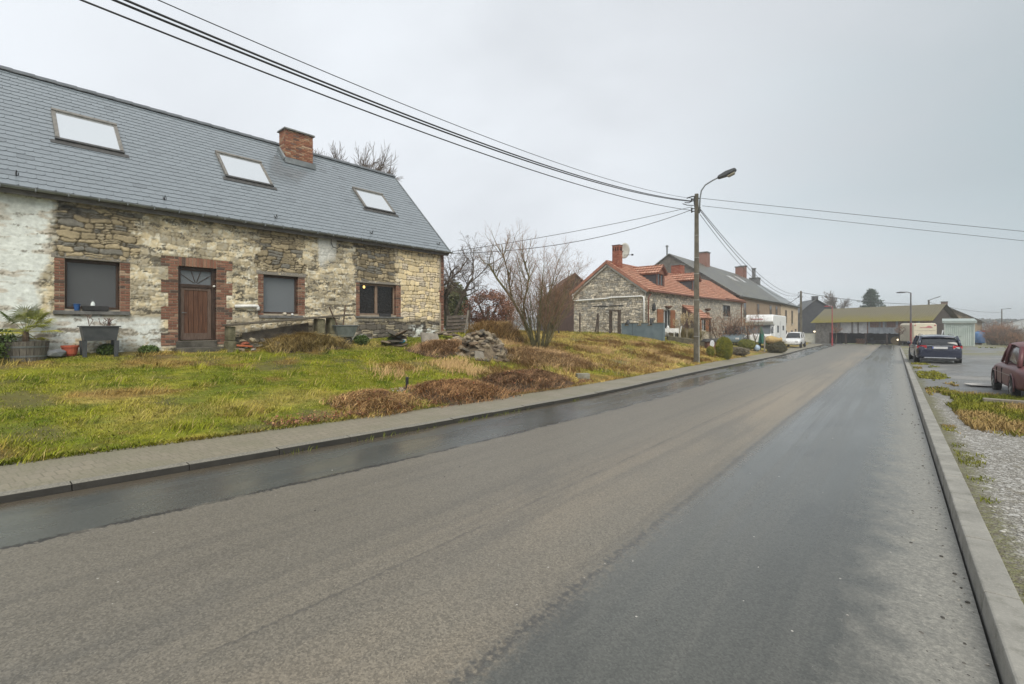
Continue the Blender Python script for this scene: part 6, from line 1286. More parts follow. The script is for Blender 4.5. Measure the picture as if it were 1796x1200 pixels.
x, yy, z = FAg(1.55, -1.2); o = MB().box(-.2, .2, -.06, .06, 0, .05).build('orange_brick', mplain('orange_brick', (.42, .12, .05), .8), bevel=.01); o.location = FAg(.98, -.75); o.location.z += .14; o.rotation_euler = (0, .1, R(80)); tag(o, 'orange brick lying at the left end under the plank', 'brick')
o = MB().rock((0, 0, .16), .24, np.random.default_rng(5), (1.2, .9, .75)).build('pale_boulder', mnoise('pale_boulder', (.28, .245, .17), (.40, .35, .26), 4, .9), bevel=.03); put(o, 1.9, -.95); tag(o, 'large pale round stone in the grass before the plank', 'stone')
# metal tub with tool handles
t_ = put(thing('metal_tub', 'dented grey metal tub at the right end of the plank', 'tub'), 4.15, -.55); MB().hexa([(-.28, -.2, .28), (.28, -.2, .28), (.28, .2, .28), (-.28, .2, .28), (-.42, -.27, .66), (.42, -.27, .66), (.42, .27, .66), (-.42, .27, .66)]).build('tub', mnoise('tub_metal', (.10, .12, .11), (.17, .19, .18), 4, .5), t_, bevel=.02); MB().box(-.44, .44, -.29, .29, .66, .685).build('rim', ZINC, t_); MB().tube([(-.2, .0, .3), (0, -.1, -.02)], .02, 5).tube([(.25, .1, .3), (.28, .1, -.05)], .02, 5).build('leg', DARKM, t_); MB().lathe([(.04, -.05), (.16, -.05), (.17, 0), (.16, .05), (.04, .05)], 16, (.1, -.1, .15), 1).build('wheel', TYRE, t_)
for a_, lab in (((-.55, -.1, 1.28), 'rusty tool handle leaning left in the metal tub'), ((.05, -.05, 1.35), 'rusty tool handle standing upright in the metal tub'), ((.62, .1, .62), 'short tool handle leaning out at the tub right side')):
    o = MB().tube([(-.05 if a_[0] < .5 else .2, 0, .3), a_], .022, 6).build('tool_handle', mnoise('rusty', (.07, .045, .035), (.14, .09, .065), 8, .9)); put(o, 4.15, -.55); tag(o, lab, 'tool')
# heap of slabs below the right window
rg = np.random.default_rng(21)
for k in range(7):
    s = 5.55 + rg.uniform(-.25, .4); y = -1.35 + rg.uniform(-.2, .2); x, yy, z = FAg(s, y); mb = MB(); mb.col = ((.13, .10, .07), (.20, .16, .11), (.09, .08, .065))[k % 3]; mb.rock((0, 0, 0), rg.uniform(.22, .34), rg, (1.5, 1, .22)); o = mb.build('stone_slab', STN, bevel=.012); o.location = (x, yy, z + .05 + .075 * k); tag(o, 'dark flat slab stacked in the grass before the right window', 'stone slab', 'slabs stacked before the right window')
o = MB().lathe([(.04, -.14), (.07, -.1), (.07, .1), (.03, .16)], 10, (0, 0, .07), 0).build('blue_bottle', mplain('cyan_plastic', (.10, .42, .60), .35), smooth=True); put(o, 6.15, -1.1, .03, .4); tag(o, 'bright blue plastic bottle lying by the stacked slabs', 'bottle')
for k, (s, r) in enumerate(((6.5, .16), (6.35, .10), (5.9, .12), (7.5, .14), (7.9, .1), (8.3, .13))):
    mb = MB(); mb.col = ((.40, .36, .28), (.5, .48, .42))[k % 2]; mb.rock((0, 0, 0), r, rg, (1.3, 1, .7)); o = mb.build('loose_stone', STN, bevel=.01); put(o, s, -.7 - .1 * k, .02); tag(o, 'loose pale stone at the foot of the farmhouse wall right part', 'stone', 'stones at the wall foot')
o = MB().hexa([(-.42, 0, -.05), (.42, 0, -.05), (.42, .1, -.05), (-.42, .1, -.05), (-.36, .22, .52), (.40, .22, .46), (.40, .31, .46), (-.36, .31, .52)]).build('leaning_slab', mnoise('grey_slab', (.20, .18, .15), (.32, .29, .245), 4, .9, .4, .01, 30), bevel=.02); put(o, 7.05, -1.75); tag(o, 'big grey slab leaning in the grass left of the rubble heap', 'stone slab')
# rubble heap: every stone its own object
def rubble():
    cx, cy = -11.35, 12.55; rg = np.random.default_rng(33); zb = lz(cx, cy); pal = ((.19, .155, .11), (.25, .205, .145), (.13, .105, .08), (.32, .27, .20), (.16, .115, .075), (.10, .088, .07)); base = []
    for k in range(14):
        mb = MB(); mb.col = pal[k % 6]; mb.rock((0, 0, 0), 1, rg, (rg.uniform(1.1, 1.5), rg.uniform(.7, 1), rg.uniform(.38, .7)), False); me = mb.build('rubble_stone', STN, bevel=.06).data; base.append(me)
    protos = [o for o in list(COL.objects) if o.name.startswith('rubble_stone')]; n = 0
    for k in range(210):
        u = rg.normal(0, 1, 2); rad = min(np.hypot(*u), 1.9); an = math.atan2(u[1], u[0]); X = math.cos(an) * rad * .52; Y = math.sin(an) * rad * .52; h = .92 * max(0, 1 - (rad / 1.75) ** 1.6)
        o = protos[k % 14] if k < 14 else protos[k % 14].copy()
        if k >= 14: COL.objects.link(o)
        r = rg.uniform(.07, .17) * (1.15 if rad > 1 else 1); x, y = cx + X, cy + Y
        o.location = (x, y, lz(x, y) + h * rg.uniform(.72, 1.05) + .02); o.scale = (r, r, r); o.rotation_euler = (rg.normal(0, .45), rg.normal(0, .45), rg.uniform(0, 6.28)); tag(o, 'rough stone in the rubble heap beside the bare bush', 'stone', 'stones of the rubble heap')
    mb = MB(); V = []; n = 24
    o = MB().lathe([(1.35, -.25), (1.2, .02), (.85, .32), (.45, .62), (.02, .76)], 20).build('earth_mound', mnoise('mound_earth', (.10, .075, .05), (.19, .15, .10), 8, .95, .5, .03, 30)); o.location = (cx, cy, zb - .05); o.scale = (.72, .72, 1); tag(o, 'earth core showing between the stones of the rubble heap', 'earth mound')
    o = MB().hexa([(-.2, 0, -.06), (.2, .02, -.06), (.2, .1, -.06), (-.2, .08, -.06), (-.16, .12, .34), (.12, .14, .30), (.12, .2, .3), (-.16, .18, .34)]).build('pale_slab', MATS['grey_slab'], bevel=.02); o.location = (-10.75, 11.75, lz(-10.75, 11.75)); o.rotation_euler = (0, 0, R(50)); tag(o, 'pale slab standing in the grass in front of the rubble heap', 'stone slab')
    # low run of stones from the heap back to the house corner
    for k in range(22):
        f_ = k / 21; x = -14.6 + f_ * 2.4 + rg.normal(0, .1); y = 13.6 - f_ * .5 + rg.normal(0, .1); o = protos[k % 14].copy(); COL.objects.link(o); r = rg.uniform(.12, .24); o.scale = (r * 1.2, r, r * .7); o.location = (x, y, lz(x, y) + .10 + .14 * rg.random()); o.rotation_euler = (rg.normal(0, .2), rg.normal(0, .2), rg.uniform(0, 6)); tag(o, 'stone in the low row between the house corner and the rubble heap', 'stone', 'stones of the low row')
rubble()
# pallet boards and leaning posts behind the corner
a_ = P(783, 585, 21.5); t_ = thing('board_hurdle', 'dark weathered board hurdle behind the house corner', 'fence', (a_.x, a_.y, lz(a_.x, a_.y)), PHI + .2)
for k in range(5): MB().hexa([(-.05 + .03 * k, 0, .16 * k + .02), (.85 + .02 * k, .1, .16 * k + .06), (.85 + .02 * k, .13, .16 * k + .06), (-.05 + .03 * k, .03, .16 * k + .02), (-.04 + .03 * k, .05, .16 * k + .15), (.86 + .02 * k, .15, .16 * k + .19), (.86 + .02 * k, .18, .16 * k + .19), (-.04 + .03 * k, .08, .16 * k + .15)]).build('board', mnoise('grey_brown_board', (.075, .062, .052), (.15, .125, .105), 3, .9, .3, .006, 30), t_)
MB().tube([(.82, .05, -.1), (1.0, .1, 1.05)], .05, 6).build('leaning_post', WOODG, t_); MB().tube([(.02, .12, -.1), (.05, .12, .8)], .04, 6).build('post', WOODG, t_)
FEN = mnoise('fence_post', (.05, .036, .028), (.105, .08, .062), 5, .9, .3, .006, 40)
for px, dep, h, lean, lab in ((855, 23.5, 1.05, .03, 'dark fence post beside the copper beech hedge'), (888, 24.5, 1.0, -.02, 'dark fence post right of the copper beech hedge'), (822, 25, 1.5, .1, 'thin pale leaning stake behind the rubble heap'), (943, 27, 1.1, .0, 'dark fence post behind the bare bush'), (980, 29, 1.15, .02, 'dark fence post right of the bare bush')):
    a_ = P(px, 590, dep); o = MB().tube([(0, 0, -.3), (lean, 0, h)], .05, 6).build('fence_post', FEN); o.location = (a_.x, a_.y, lz(a_.x, a_.y)); tag(o, lab, 'fence post')
# posts and gate frame in front of the cottage gable
gz = lambda x, y: lz(x, y)
for px, dep, h, lean, lab in ((1017, 37.2, 1.62, 0, 'leftmost dark post in front of the cottage gable'), (1043, 36.4, 1.6, .22, 'leaning dark stake in front of the cottage gable'), (1049, 36.3, 1.55, 0, 'pale thin stake beside the leaning one at the cottage gable')):
    a_ = P(px, 580, dep); o = MB().tube([(0, 0, -.3), (lean, lean * .6, h)], .065, 6).build('fence_post', FEN); o.location = (a_.x, a_.y, lz(a_.x, a_.y)); tag(o, lab, 'fence post')
a_ = P(1071, 580, 35.3); b_ = P(1086, 580, 34.6); t_ = thing('gate_frame', 'dark timber gate frame between the cottage gable and the blue wall', 'gate', (a_.x, a_.y, lz(a_.x, a_.y))); d_ = b_ - a_; MB().box(-.09, .09, -.09, .09, -.3, 1.78).build('post', FEN, t_); MB().box(d_.x - .09, d_.x + .09, d_.y - .09, d_.y + .09, -.3, 1.75).build('post', FEN, t_); MB().tube([(0, 0, 1.72), (d_.x, d_.y, 1.70)], .06, 6).build('rail', FEN, t_); MB().tube([(0, 0, .1), (-1.0, -.2, .75), (d_.x * .1, 0, .78)], .03, 5).build('brace', FEN, t_)
# blue crenellated garden wall
a_ = Vector((-15.35, 31.75, 0)); b_ = Vector((-12.05, 31.2, 0)); d_ = b_ - a_; L = d_.length; t_ = thing('blue_wall', 'blue grey painted garden wall with notched top beside the cottage', 'wall', (a_.x, a_.y, 0), math.atan2(d_.y, d_.x))
BLU = mnoise('blue_paint', (.115, .155, .18), (.165, .21, .235), 2, .8, .3, .008, 30); zt = 1.84; mb = MB(); notches = [(.28, .62), (1.28, 1.65), (2.1, 2.5)]
pts = [(0, .2), (0, zt)]; 
for x0, x1 in notches: pts += [(x0, zt), (x0, zt - .17), (x1, zt - .17), (x1, zt)]
pts += [(L, zt), (L, .2)]
xs = [0] + [q for n_ in notches for q in n_] + [L]
for i in range(len(xs) - 1): mb.box(xs[i], xs[i + 1], 0, .2, .1, zt - (.17 if i % 2 else 0))
mb.build('wall_face', BLU, t_)
for i in range(len(xs) - 1): MB().box(xs[i] - .0, xs[i + 1] + .0, -.025, .225, zt - (.17 if i % 2 else 0) + .002, zt - (.17 if i % 2 else 0) + .045).build('coping', mnoise('wall_coping', (.13, .12, .085), (.22, .20, .15), 5, .9), t_)
MB().box(.93, .955, -.012, .0, .3, zt).build('joint', mplain('joint_dark', (.06, .075, .085), .8), t_)
def ornament(nm, lab, cat, off, mb, mat, zz): 
    v = a_ + d_.normalized() * off; o = mb.build(nm, mat, smooth=True); o.location = (v.x + .05, v.y + .12, zz); tag(o, lab, cat)
ornament('stone_frog', 'dark garden ornament in the left notch of the blue wall', 'ornament', .45, MB().lathe([(.02, 0), (.17, .02), (.2, .12), (.12, .24), (.09, .33), (.02, .36)], 12), DARKM, zt - .12)
ornament('garden_urn', 'small pale urn with plant in the middle notch of the blue wall', 'urn', 1.46, MB().lathe([(.06, 0), (.08, .02), (.05, .1), (.13, .24), (.16, .3), (.02, .32)], 12), MATS['pale_boulder'], zt - .12)
ornament('iron_lantern', 'dark lantern in the right notch of the blue wall', 'lantern', 2.3, MB().lathe([(.08, 0), (.1, .05), (.08, .08), (.1, .3), (.03, .42), (.01, .46)], 8), DARKM, zt - .12)
# table and chairs, low garden wall
a_ = P(1174, 592, 33.5); z = lz(a_.x, a_.y) + .05
t_ = thing('garden_table', 'small garden table with white cloth in front of the cottage', 'table', (a_.x, a_.y, z), R(10)); MB().box(-.6, .6, -.4, .4, .70, .735).build('tabletop', WF_ if 'WF_' in globals() else mplain('table_white', (.7, .7, .68), .5), t_); 
for sx in (-.5, .5):
    for sy in (-.32, .32): MB().box(sx - .03, sx + .03, sy - .03, sy + .03, -.1, .70).build('leg', DARKM, t_)
o = MB(); n = 24; V = []; 
for i in range(n): a0 = 2 * math.pi * i / n; cx_, cy_ = math.cos(a0), math.sin(a0); k = 1 / max(abs(cx_) / .66, abs(cy_) / .46); V += [(cx_ * k, cy_ * k, .742), (cx_ * k * 1.04, cy_ * k * 1.04, .42 + .06 * (i % 2))]
V += [(0, 0, .744)]; o.add(V, [(2 * i, 2 * i + 1, (2 * i + 3) % (2 * n), (2 * i + 2) % (2 * n)) for i in range(n)] + [(2 * i, (2 * i + 2) % (2 * n), 2 * n) for i in range(n)]); o = o.build('tablecloth', mplain('cloth_white', (.74, .73, .70), .8)); o.location = (a_.x, a_.y, z); o.rotation_euler = (0, 0, R(10)); tag(o, 'white cloth draped over the small garden table', 'tablecloth')
o = MB().lathe([(.07, 0), (.1, .06), (.06, .14), (.02, .2)], 10).build('white_vase', mplain('vase_white', (.7, .7, .68), .4), smooth=True); o.location = (a_.x - .1, a_.y, z + .745); tag(o, 'small white vase on the garden table', 'vase')
def garden_chair(px, dep, rz, lab):
    b = P(px, 592, dep); H = thing('garden_chair', lab, 'chair', (b.x, b.y, lz(b.x, b.y) + .03), rz); m = mplain('chair_white', (.70, .69, .64), .5)
    MB().box(-.22, .22, -.22, .22, .42, .46).build('seat', m, H, bevel=.01); MB().hexa([(-.22, .2, .46), (.22, .2, .46), (.22, .23, .46), (-.22, .23, .46), (-.2, .30, .95), (.2, .30, .95), (.2, .33, .95), (-.2, .33, .95)]).build('backrest', m, H)
    for sx in (-.19, .19):
        for sy in (-.19, .19): MB().box(sx - .02, sx + .02, sy - .02, sy + .02, -.08, .42).build('leg', m, H)
garden_chair(1187, 34.5, R(-60), 'white garden chair turned to the table with cloth'); garden_chair(1166, 34.2, R(100), 'white garden chair beside the end of the blue wall')
b0 = P(1172, 600, 32.4); b1 = Vector((-8.9, 34.5, 0)); t_ = thing('garden_wall', 'low mossy garden wall behind the utility pole', 'wall', (b0.x, b0.y, 0)); d_ = b1 - Vector((b0.x, b0.y, 0)); n_ = Vector((-d_.y, d_.x, 0)).normalized() * .25; z0, z1 = lz(b0.x, b0.y), lz(b1.x, b1.y)
MB().hexa([(0, 0, z0 - .5), (d_.x, d_.y, z1 - .5), (d_.x + n_.x, d_.y + n_.y, z1 - .5), (n_.x, n_.y, z0 - .5), (0, 0, z0 + .32), (d_.x, d_.y, z1 + .42), (d_.x + n_.x, d_.y + n_.y, z1 + .42), (n_.x, n_.y, z0 + .32)]).build('wall_face', mnoise('mossy_wall', (.06, .052, .035), (.14, .125, .085), 4, .9, .6, .04, 20), t_); MB().hexa([(-.03, -.05, z0 + .322), (d_.x, d_.y - .05, z1 + .422), (d_.x + n_.x * 1.2, d_.y + n_.y * 1.2, z1 + .422), (n_.x * 1.2, n_.y * 1.2, z0 + .322), (-.03, -.05, z0 + .38), (d_.x, d_.y - .05, z1 + .48), (d_.x + n_.x * 1.2, d_.y + n_.y * 1.2, z1 + .48), (n_.x * 1.2, n_.y * 1.2, z0 + .38)]).build('coping', MATS['wall_coping'], t_)
for k in range(6):
    f_ = .2 + .13 * k; x, y = b0.x + d_.x * f_, b0.y + d_.y * f_; z = z0 + .38 + (z1 + .1 - z0) * f_; o = MB().box(-.025, .025, -.025, .025, -.02, .62).build('picket', mnoise('picket_wood', (.20, .17, .12), (.30, .26, .19), 5, .9)); o.location = (x + n_.x * .5, y + n_.y * .5, z); tag(o, 'thin pale picket standing on the mossy garden wall', 'picket', 'pickets on the garden wall')
# covered barbecue / bench, white disc, ball, parasol, sack, posts
b = P(1253, 600, 31.5); z = lz(b.x, b.y); t_ = thing('log_store', 'low brick log store with dark curved cover behind the cone bush', 'log store', (b.x, b.y, z), PHI); MB().box(-.55, .55, -.25, .25, -.2, .55).build('brick_side', mnoise('old_brick', (.16, .08, .06), (.24, .13, .10), 9, .9), t_); MB().hexa([(-.75, -.4, .56), (.75, -.4, .56), (.75, .4, .56), (-.75, .4, .56), (-.62, -.3, .74), (.7, -.3, .80), (.7, .3, .80), (-.62, .3, .74)]).build('cover', mnoise('tar_sheet', (.02, .02, .021), (.045, .044, .043), 5, .6), t_, bevel=.04)
b = P(1249, 603, 29.2); o = MB().lathe([(.01, -.02), (.19, -.02), (.20, 0), (.19, .02), (.01, .025)], 18, (0, 0, 0), 1).build('white_disc', mplain('disc_white', (.66, .68, .72), .4)); o.location = (b.x, b.y, 1.65 - 29.2 * 31 / 840); o.rotation_euler = (.1, 0, PHI + .2); o.scale = (.75, 1, 1.1); tag(o, 'white oval disc on a stake by the cone bush', 'disc'); o2 = MB().tube([(0, .03, -1.0), (0, .03, 0)], .02, 5).build('stake', FEN, o)
b = P(1327, 612, 37.0); o = MB().lathe([(.26 * math.sin(math.pi * k / 8) + .001, -.26 * math.cos(math.pi * k / 8)) for k in range(9)], 16).build('garden_ball', mplain('pale_blue', (.34, .44, .56), .3), smooth=True); o.location = (b.x, b.y, lz(b.x, b.y) + .24); tag(o, 'pale blue ball lying near the pavement', 'ball')
b = P(1334, 608, 39.5); z = lz(b.x, b.y); t_ = thing('folded_parasol', 'folded dark green parasol in front of the motorhome', 'parasol', (b.x, b.y, z)); MB().lathe([(.03, -.3), (.03, 2.0)], 8).build('pole', DARKM, t_); mb = MB(); V = []; n = 12
prof = [(.05, 1.95), (.10, 1.7), (.22, 1.1), (.36, .62), (.30, .50)]
for r, h in prof: V += [(r * (1 if k % 2 else .62) * math.cos(2 * math.pi * k / n) + (1.95 - h) * .12, r * (1 if k % 2 else .62) * math.sin(2 * math.pi * k / n), h) for k in range(n)]
mb.add(V, [(i * n + k, i * n + (k + 1) % n, (i + 1) * n + (k + 1) % n, (i + 1) * n + k) for i in range(4) for k in range(n)]).build('canopy', mnoise('green_cloth', (.02, .10, .075), (.035, .15, .11), 4, .8), t_)
b = P(1352, 600, 38.5); o = MB(); rg = np.random.default_rng(3); o.lathe([(.04, -.75), (.28, -.55), (.34, -.2), (.22, .15), (.13, .5), (.20, .62), (.05, .66)], 14, (0, 0, 0), 0); t_ = thing('straw_sheaf', 'yellow straw coloured sheaf hanging on the post near the pavement', 'sheaf', (b.x + .2, b.y, 1.65 - 38.5 * 24 / 840), PHI + .1); o.build('sheaf_bundle', mnoise('yellow_straw', (.36, .25, .10), (.52, .38, .18), 9, .9, .5, .02, 50), t_)
b = P(1341, 620, 37.6); z = lz(b.x, b.y); o = MB().box(-.05, .05, -.05, .05, -.3, 1.25).build('wooden_post', mnoise('pale_post', (.22, .20, .17), (.32, .30, .26), 5, .9)); o.location = (b.x, b.y, z); tag(o, 'pale wooden post at the edge of the pavement by the parasol', 'post')
b = P(1325, 598, 40.5); z = lz(b.x, b.y); t_ = thing('trellis', 'dark timber trellis frame by the climbing shrub', 'trellis', (b.x - .9, b.y - .3, z), PHI)
for x in (-1.0, -.3, .4): MB().box(x - .06, x + .06, -.06, .06, -.3, 1.9).build('post', FEN, t_)
for zz in (.7, 1.3, 1.85): MB().box(-1.06, .46, -.1, -.062, zz, zz + .07).build('rail', FEN, t_)
# pipe stub with gravel ring, wooden block, beams by the maroon car
x, y, z = -7.95, 5.0, 0
b = gpt(714, 684); x, y = b.x, b.y; z = lz(x, y); t_ = thing('black_pipe', 'upright black pipe stub between the heaps of dead grass', 'pipe', (x, y, z)); MB().lathe([(.035, -.2), (.035, .285), (.028, .30), (.01, .302)], 12).build('pipe_stub', mplain('pipe_black', (.018, .018, .02), .4), t_); MB().lathe([(.075, -.02), (.07, .03), (.04, .035)], 12).build('pipe_collar', MATS['pipe_black'], t_)
mb = MB(); rg = np.random.default_rng(2)
for k in range(260): r = abs(rg.normal(0, .13)); a0 = rg.uniform(0, 6.28); gx_, gy_ = x + r * math.cos(a0), y + r * math.sin(a0) * 1.3; g = rg.uniform(.10, .42); mb.col = (g * .9, g * .97, g * 1.03); mb.rock((gx_, gy_, lz(gx_, gy_) + .012), rg.uniform(.010, .024), rg)
tag(mb.build('pipe_gravel', MATS['grit_stone']), kind='stuff', label='small ring of grey gravel around the black pipe stub', cat='gravel')
b = gpt(1022, 664); t_ = thing('concrete_block', 'small grey concrete drain block at the grass edge', 'block', (b.x, b.y, lz(b.x, b.y)), R(50)); MB().box(-.2, .2, -.11, .11, -.05, .16).build('block_body', mnoise('old_concrete', (.17, .165, .13), (.28, .27, .22), 5, .9, .4, .008, 40), t_, bevel=.012); MB().lathe([(.07, 0), (.07, .012), (.05, .012)], 14, (.201, 0, .06), 0).build('drain_hole', BLACK, t_)
b = gpt(1768, 711, lotz); t_ = thing('timber_beam', 'grey timber beam lying in the grass in front of the maroon car', 'beam', (b.x + .8, b.y - .1, rz_(b.x, b.y)), R(-3)); MB().box(-1.2, 1.6, -.07, .07, .0, .13).build('beam', mnoise('beam_wood', (.16, .14, .11), (.27, .245, .20), 4, .9, .3, .006, 40, stretch=(2, 12, 12)), t_, bevel=.015)
o = MB().rock((0, 0, .03), .36, np.random.default_rng(8), (1.5, 1, .14), False).build('flat_slab', mnoise('pale_slab_stone', (.40, .385, .36), (.52, .50, .47), 3, .85, .3, .01, 30), bevel=.03); b = gpt(1722, 678, lotz); o.location = (b.x, b.y, rz_(b.x, b.y) + .02); tag(o, 'flat pale stone slab lying left of the maroon car', 'stone slab')
# blue tank and red frame beyond the garage
b = P(1717, 585, 62); z = -.55; t_ = thing('blue_tank', 'round blue plastic tank beside the garage', 'tank', (b.x, b.y, z)); MB().lathe([(.55, 0), (.62, .05), (.62, 1.2), (.5, 1.4), (.2, 1.48), (.02, 1.5)], 20).build('tank_body', mplain('tank_blue', (.08, .18, .36), .45), t_, smooth=True); MB().lathe([(.2, 1.48), (.22, 1.56), (.02, 1.58)], 14).build('lid', mplain('tank_blue', (.1, .2, .4)), t_)
b = P(1722, 585, 66); z = -.35; t_ = thing('red_frame', 'bright red steel frame machine standing behind the scrub', 'machine', (b.x, b.y, z), PHI - .2); RED = mplain('machine_red', (.50, .05, .06), .5)
for x in (0, 1.15, 2.2): MB().box(x - .09, x + .09, -.08, .08, -.2, 1.25).build('upright', RED, t_)
for x0, zz in ((0, 1.20), (0, .25)): MB().box(0, 2.3, -.07, .07, zz, zz + .14).build('crossbar', RED, t_)
MB().box(1.26, 2.09, .10, .14, .4, 1.18).build('grey_panel', mplain('panel_grey', (.36, .37, .36), .6), t_)

# ================================================================ VEGETATION
BARK = mnoise('bark', (.06, .05, .038), (.13, .11, .085), 8, .9, .4, .01, 60)
BARKG = mnoise('mossy_bark', (.085, .085, .035), (.19, .165, .09), 5, .9, .4, .01, 50)
TWIG = mnoise('twig', (.10, .075, .06), (.20, .155, .125), 6, .85, 0)
TWIGR = mnoise('reddish_twig', (.19, .105, .068), (.36, .225, .145), 4, .85, 0)
LEAF = mattr('leaf', .6, 6, .12, 0)
def grow(out, p, d, L, r, lv, rg, cf):
    n = cf['seg'][lv]; pts = [p.copy()]; rad = [r]; q = p.copy(); d = d.normalized()
    for i in range(n):
        d = (d + Vector(rg.normal(0, cf['wig'][lv], 3)) + Vector((0, 0, cf['up'][lv]))).normalized(); q = q + d * (L / n); pts.append(q.copy()); rad.append(r * (1 - (1 - cf.get('taper', .4)) * (i + 1) / n))
    out.setdefault(lv, []).append((pts, rad))
    if lv + 1 >= len(cf['seg']): return
    k = cf['n'][lv]; k = int(k * rg.uniform(.75, 1.25) + .5); az0 = rg.uniform(0, 6.28)
    for j in range(k):
        t = cf['t0'][lv] + (1 - cf['t0'][lv]) * (j + rg.random()) / k; i = min(int(t * n), n - 1); f = t * n - i; b = pts[i].lerp(pts[i + 1], f); ax = (pts[i + 1] - pts[i]).normalized()
        s = ax.orthogonal().normalized(); s = Matrix.Rotation(az0 + j * 2.4 + rg.normal(0, .4), 3, ax) @ s; an = R(cf['ang'][lv]) * rg.uniform(.65, 1.3); dd = ax * math.cos(an) + s * math.sin(an)
        rr = (rad[i] + (rad[i + 1] - rad[i]) * f) * cf['rr'][lv] * rg.uniform(.7, 1.0)
        grow(out, b, dd, L * cf['lr'][lv] * rg.uniform(.6, 1.15) * (1.15 - .5 * t), max(rr, cf['rmin']), lv + 1, rg, cf)
def mesh_branches(out, lvs, name, mat, par, sides=(7, 5, 4, 3, 3)):
    V, F_ = [], []; mb = MB()
    for lv in lvs:
        for pts, rad in out.get(lv, []): mb.tube(pts, rad, sides[min(lv, 4)], cap=lv < 2)
    return mb.build(name, mat, par, smooth=True) if mb.v else None
def tips(out, lv, n, rg, jit=.02):
    L = out[lv]; P_ = []
    for _ in range(n):
        pts, _r = L[rg.integers(len(L))]; i = rg.integers(len(pts) - 1); P_.append(np.array(pts[i].lerp(pts[i + 1], rg.random())) + rg.normal(0, jit, 3))
    return np.array(P_)
def leaf_cloud(name, pos, size, col, mat, par, rg, flat=.0, asp=.6):
    n = len(pos); a = rg.normal(0, 1, (n, 3)); a /= np.linalg.norm(a, axis=1)[:, None]; b = np.cross(a, rg.normal(0, 1, (n, 3))); b /= np.linalg.norm(b, axis=1)[:, None]; b[:, 2] *= 1 - flat
    s = size if np.ndim(size) else np.full(n, size); s = (s * rg.uniform(.6, 1.3, n))[:, None]
    V = np.stack([pos - a * s, pos - b * s * asp, pos + a * s, pos + b * s * asp], 1).reshape(-1, 3); f = np.arange(n * 4).reshape(-1, 4)
    return link(name, np_mesh(name, V, f, 4, np.repeat(col, 4, 0)), mat, par)
def bare_tree(name, label, cat, loc, stems, cf, seed, mats=(BARK, TWIG), split=2, group=None):
    rg = np.random.default_rng(seed); t = thing(name, label, cat, loc, 0, group); out = {}
    for st in stems: grow(out, Vector(st[0]), Vector(st[1]), st[2], st[3], 0, rg, cf)
    mesh_branches(out, range(split), 'trunk', mats[0], t); mesh_branches(out, range(split, 6), 'crown', mats[1], t); return t, out
# the big many-stemmed bush
b = gpt(945, 613); rg = np.random.default_rng(17); BUSH = thing('bare_bush', 'large bare many stemmed bush on the slope between the two stone houses', 'bush', b); out = {}
cf = dict(seg=(7, 5, 4, 3), wig=(.07, .10, .12, .12), up=(.03, .06, .05, .04), n=(10, 6, 3.4), t0=(.22, .2, .2), ang=(28, 32, 36), rr=(.55, .6, .65), lr=(.42, .55, .6), rmin=.0042, taper=.35)
rgt = Vector((CS, SN, 0)); fwd = Vector((-SN, CS, 0)); sc = (b - Vector((0, 0, EYE))).dot(fwd) / 840
for k in range(22):
    az = 6.28 * k / 22 + rg.normal(0, .2); tilt = R(rg.uniform(4, 27)); d = Vector((math.cos(az) * math.sin(tilt), math.sin(az) * math.sin(tilt), math.cos(tilt)))
    grow(out, Vector((math.cos(az) * .22, math.sin(az) * .22, -.1)), d, rg.uniform(2.6, 4.7) * (1.0 if tilt < .4 else .8), rg.uniform(.018, .036), 0, rg, cf)
for k in range(3): grow(out, Vector((.2, .1, 0)), rgt * (.25 + .1 * k) + Vector((0, 0, .75)) + fwd * rg.normal(0, .2), rg.uniform(2.6, 3.6), .032, 0, rg, cf)
def path(pp, z0=0): return [rgt * ((x - 945) * sc) + Vector((0, 0, (613 - y) * sc + z0)) + fwd * dz for x, y, dz in pp]
main = path([(943, 618, 0), (930, 585, 0), (912, 550, -.1), (898, 525, -.2), (885, 507, -.25), (872, 490, -.3), (862, 472, -.3), (858, 464, -.3)]); out[0].append((main, [.075, .07, .062, .056, .05, .045, .04, .03]))
m2 = path([(898, 525, -.2), (893, 500, -.2), (890, 475, -.15), (883, 450, -.1), (880, 430, -.1)]); out[0].append((m2, [.04, .036, .03, .026, .022]))
m3 = path([(922, 560, 0), (918, 535, .1), (925, 505, .15), (928, 485, .15), (922, 470, .1), (921, 458, .1)]); out[0].append((m3, [.05, .046, .042, .04, .036, .035]))
m4 = path([(940, 600, .1), (950, 560, .2), (962, 520, .3), (972, 490, .3)]); out[0].append((m4, [.06, .05, .04, .03]))
cf2 = dict(cf, n=(9, 6, 3.5), ang=(45, 40, 40), up=(.04, .05, .04, .03), lr=(.5, .55, .6))
for pl_, nn, L0 in ((main, 12, 1.15), (m2, 16, 1.25), (m3, 14, 1.3), (m4, 12, 1.2)):
    for k in range(nn):
        i = rg.integers(max(1, len(pl_) - 4), len(pl_)); p_ = pl_[i - 1].lerp(pl_[i], rg.random()); dd = Vector(rg.normal(0, .55, 3)) + Vector((0, 0, .9)); grow(out, p_, dd, L0 * rg.uniform(.6, 1.25), rg.uniform(.014, .024), 1, rg, cf2)
mesh_branches(out, (0, 1), 'trunk', BARKG, BUSH); mesh_branches(out, (2, 3, 4), 'crown', TWIGR, BUSH)
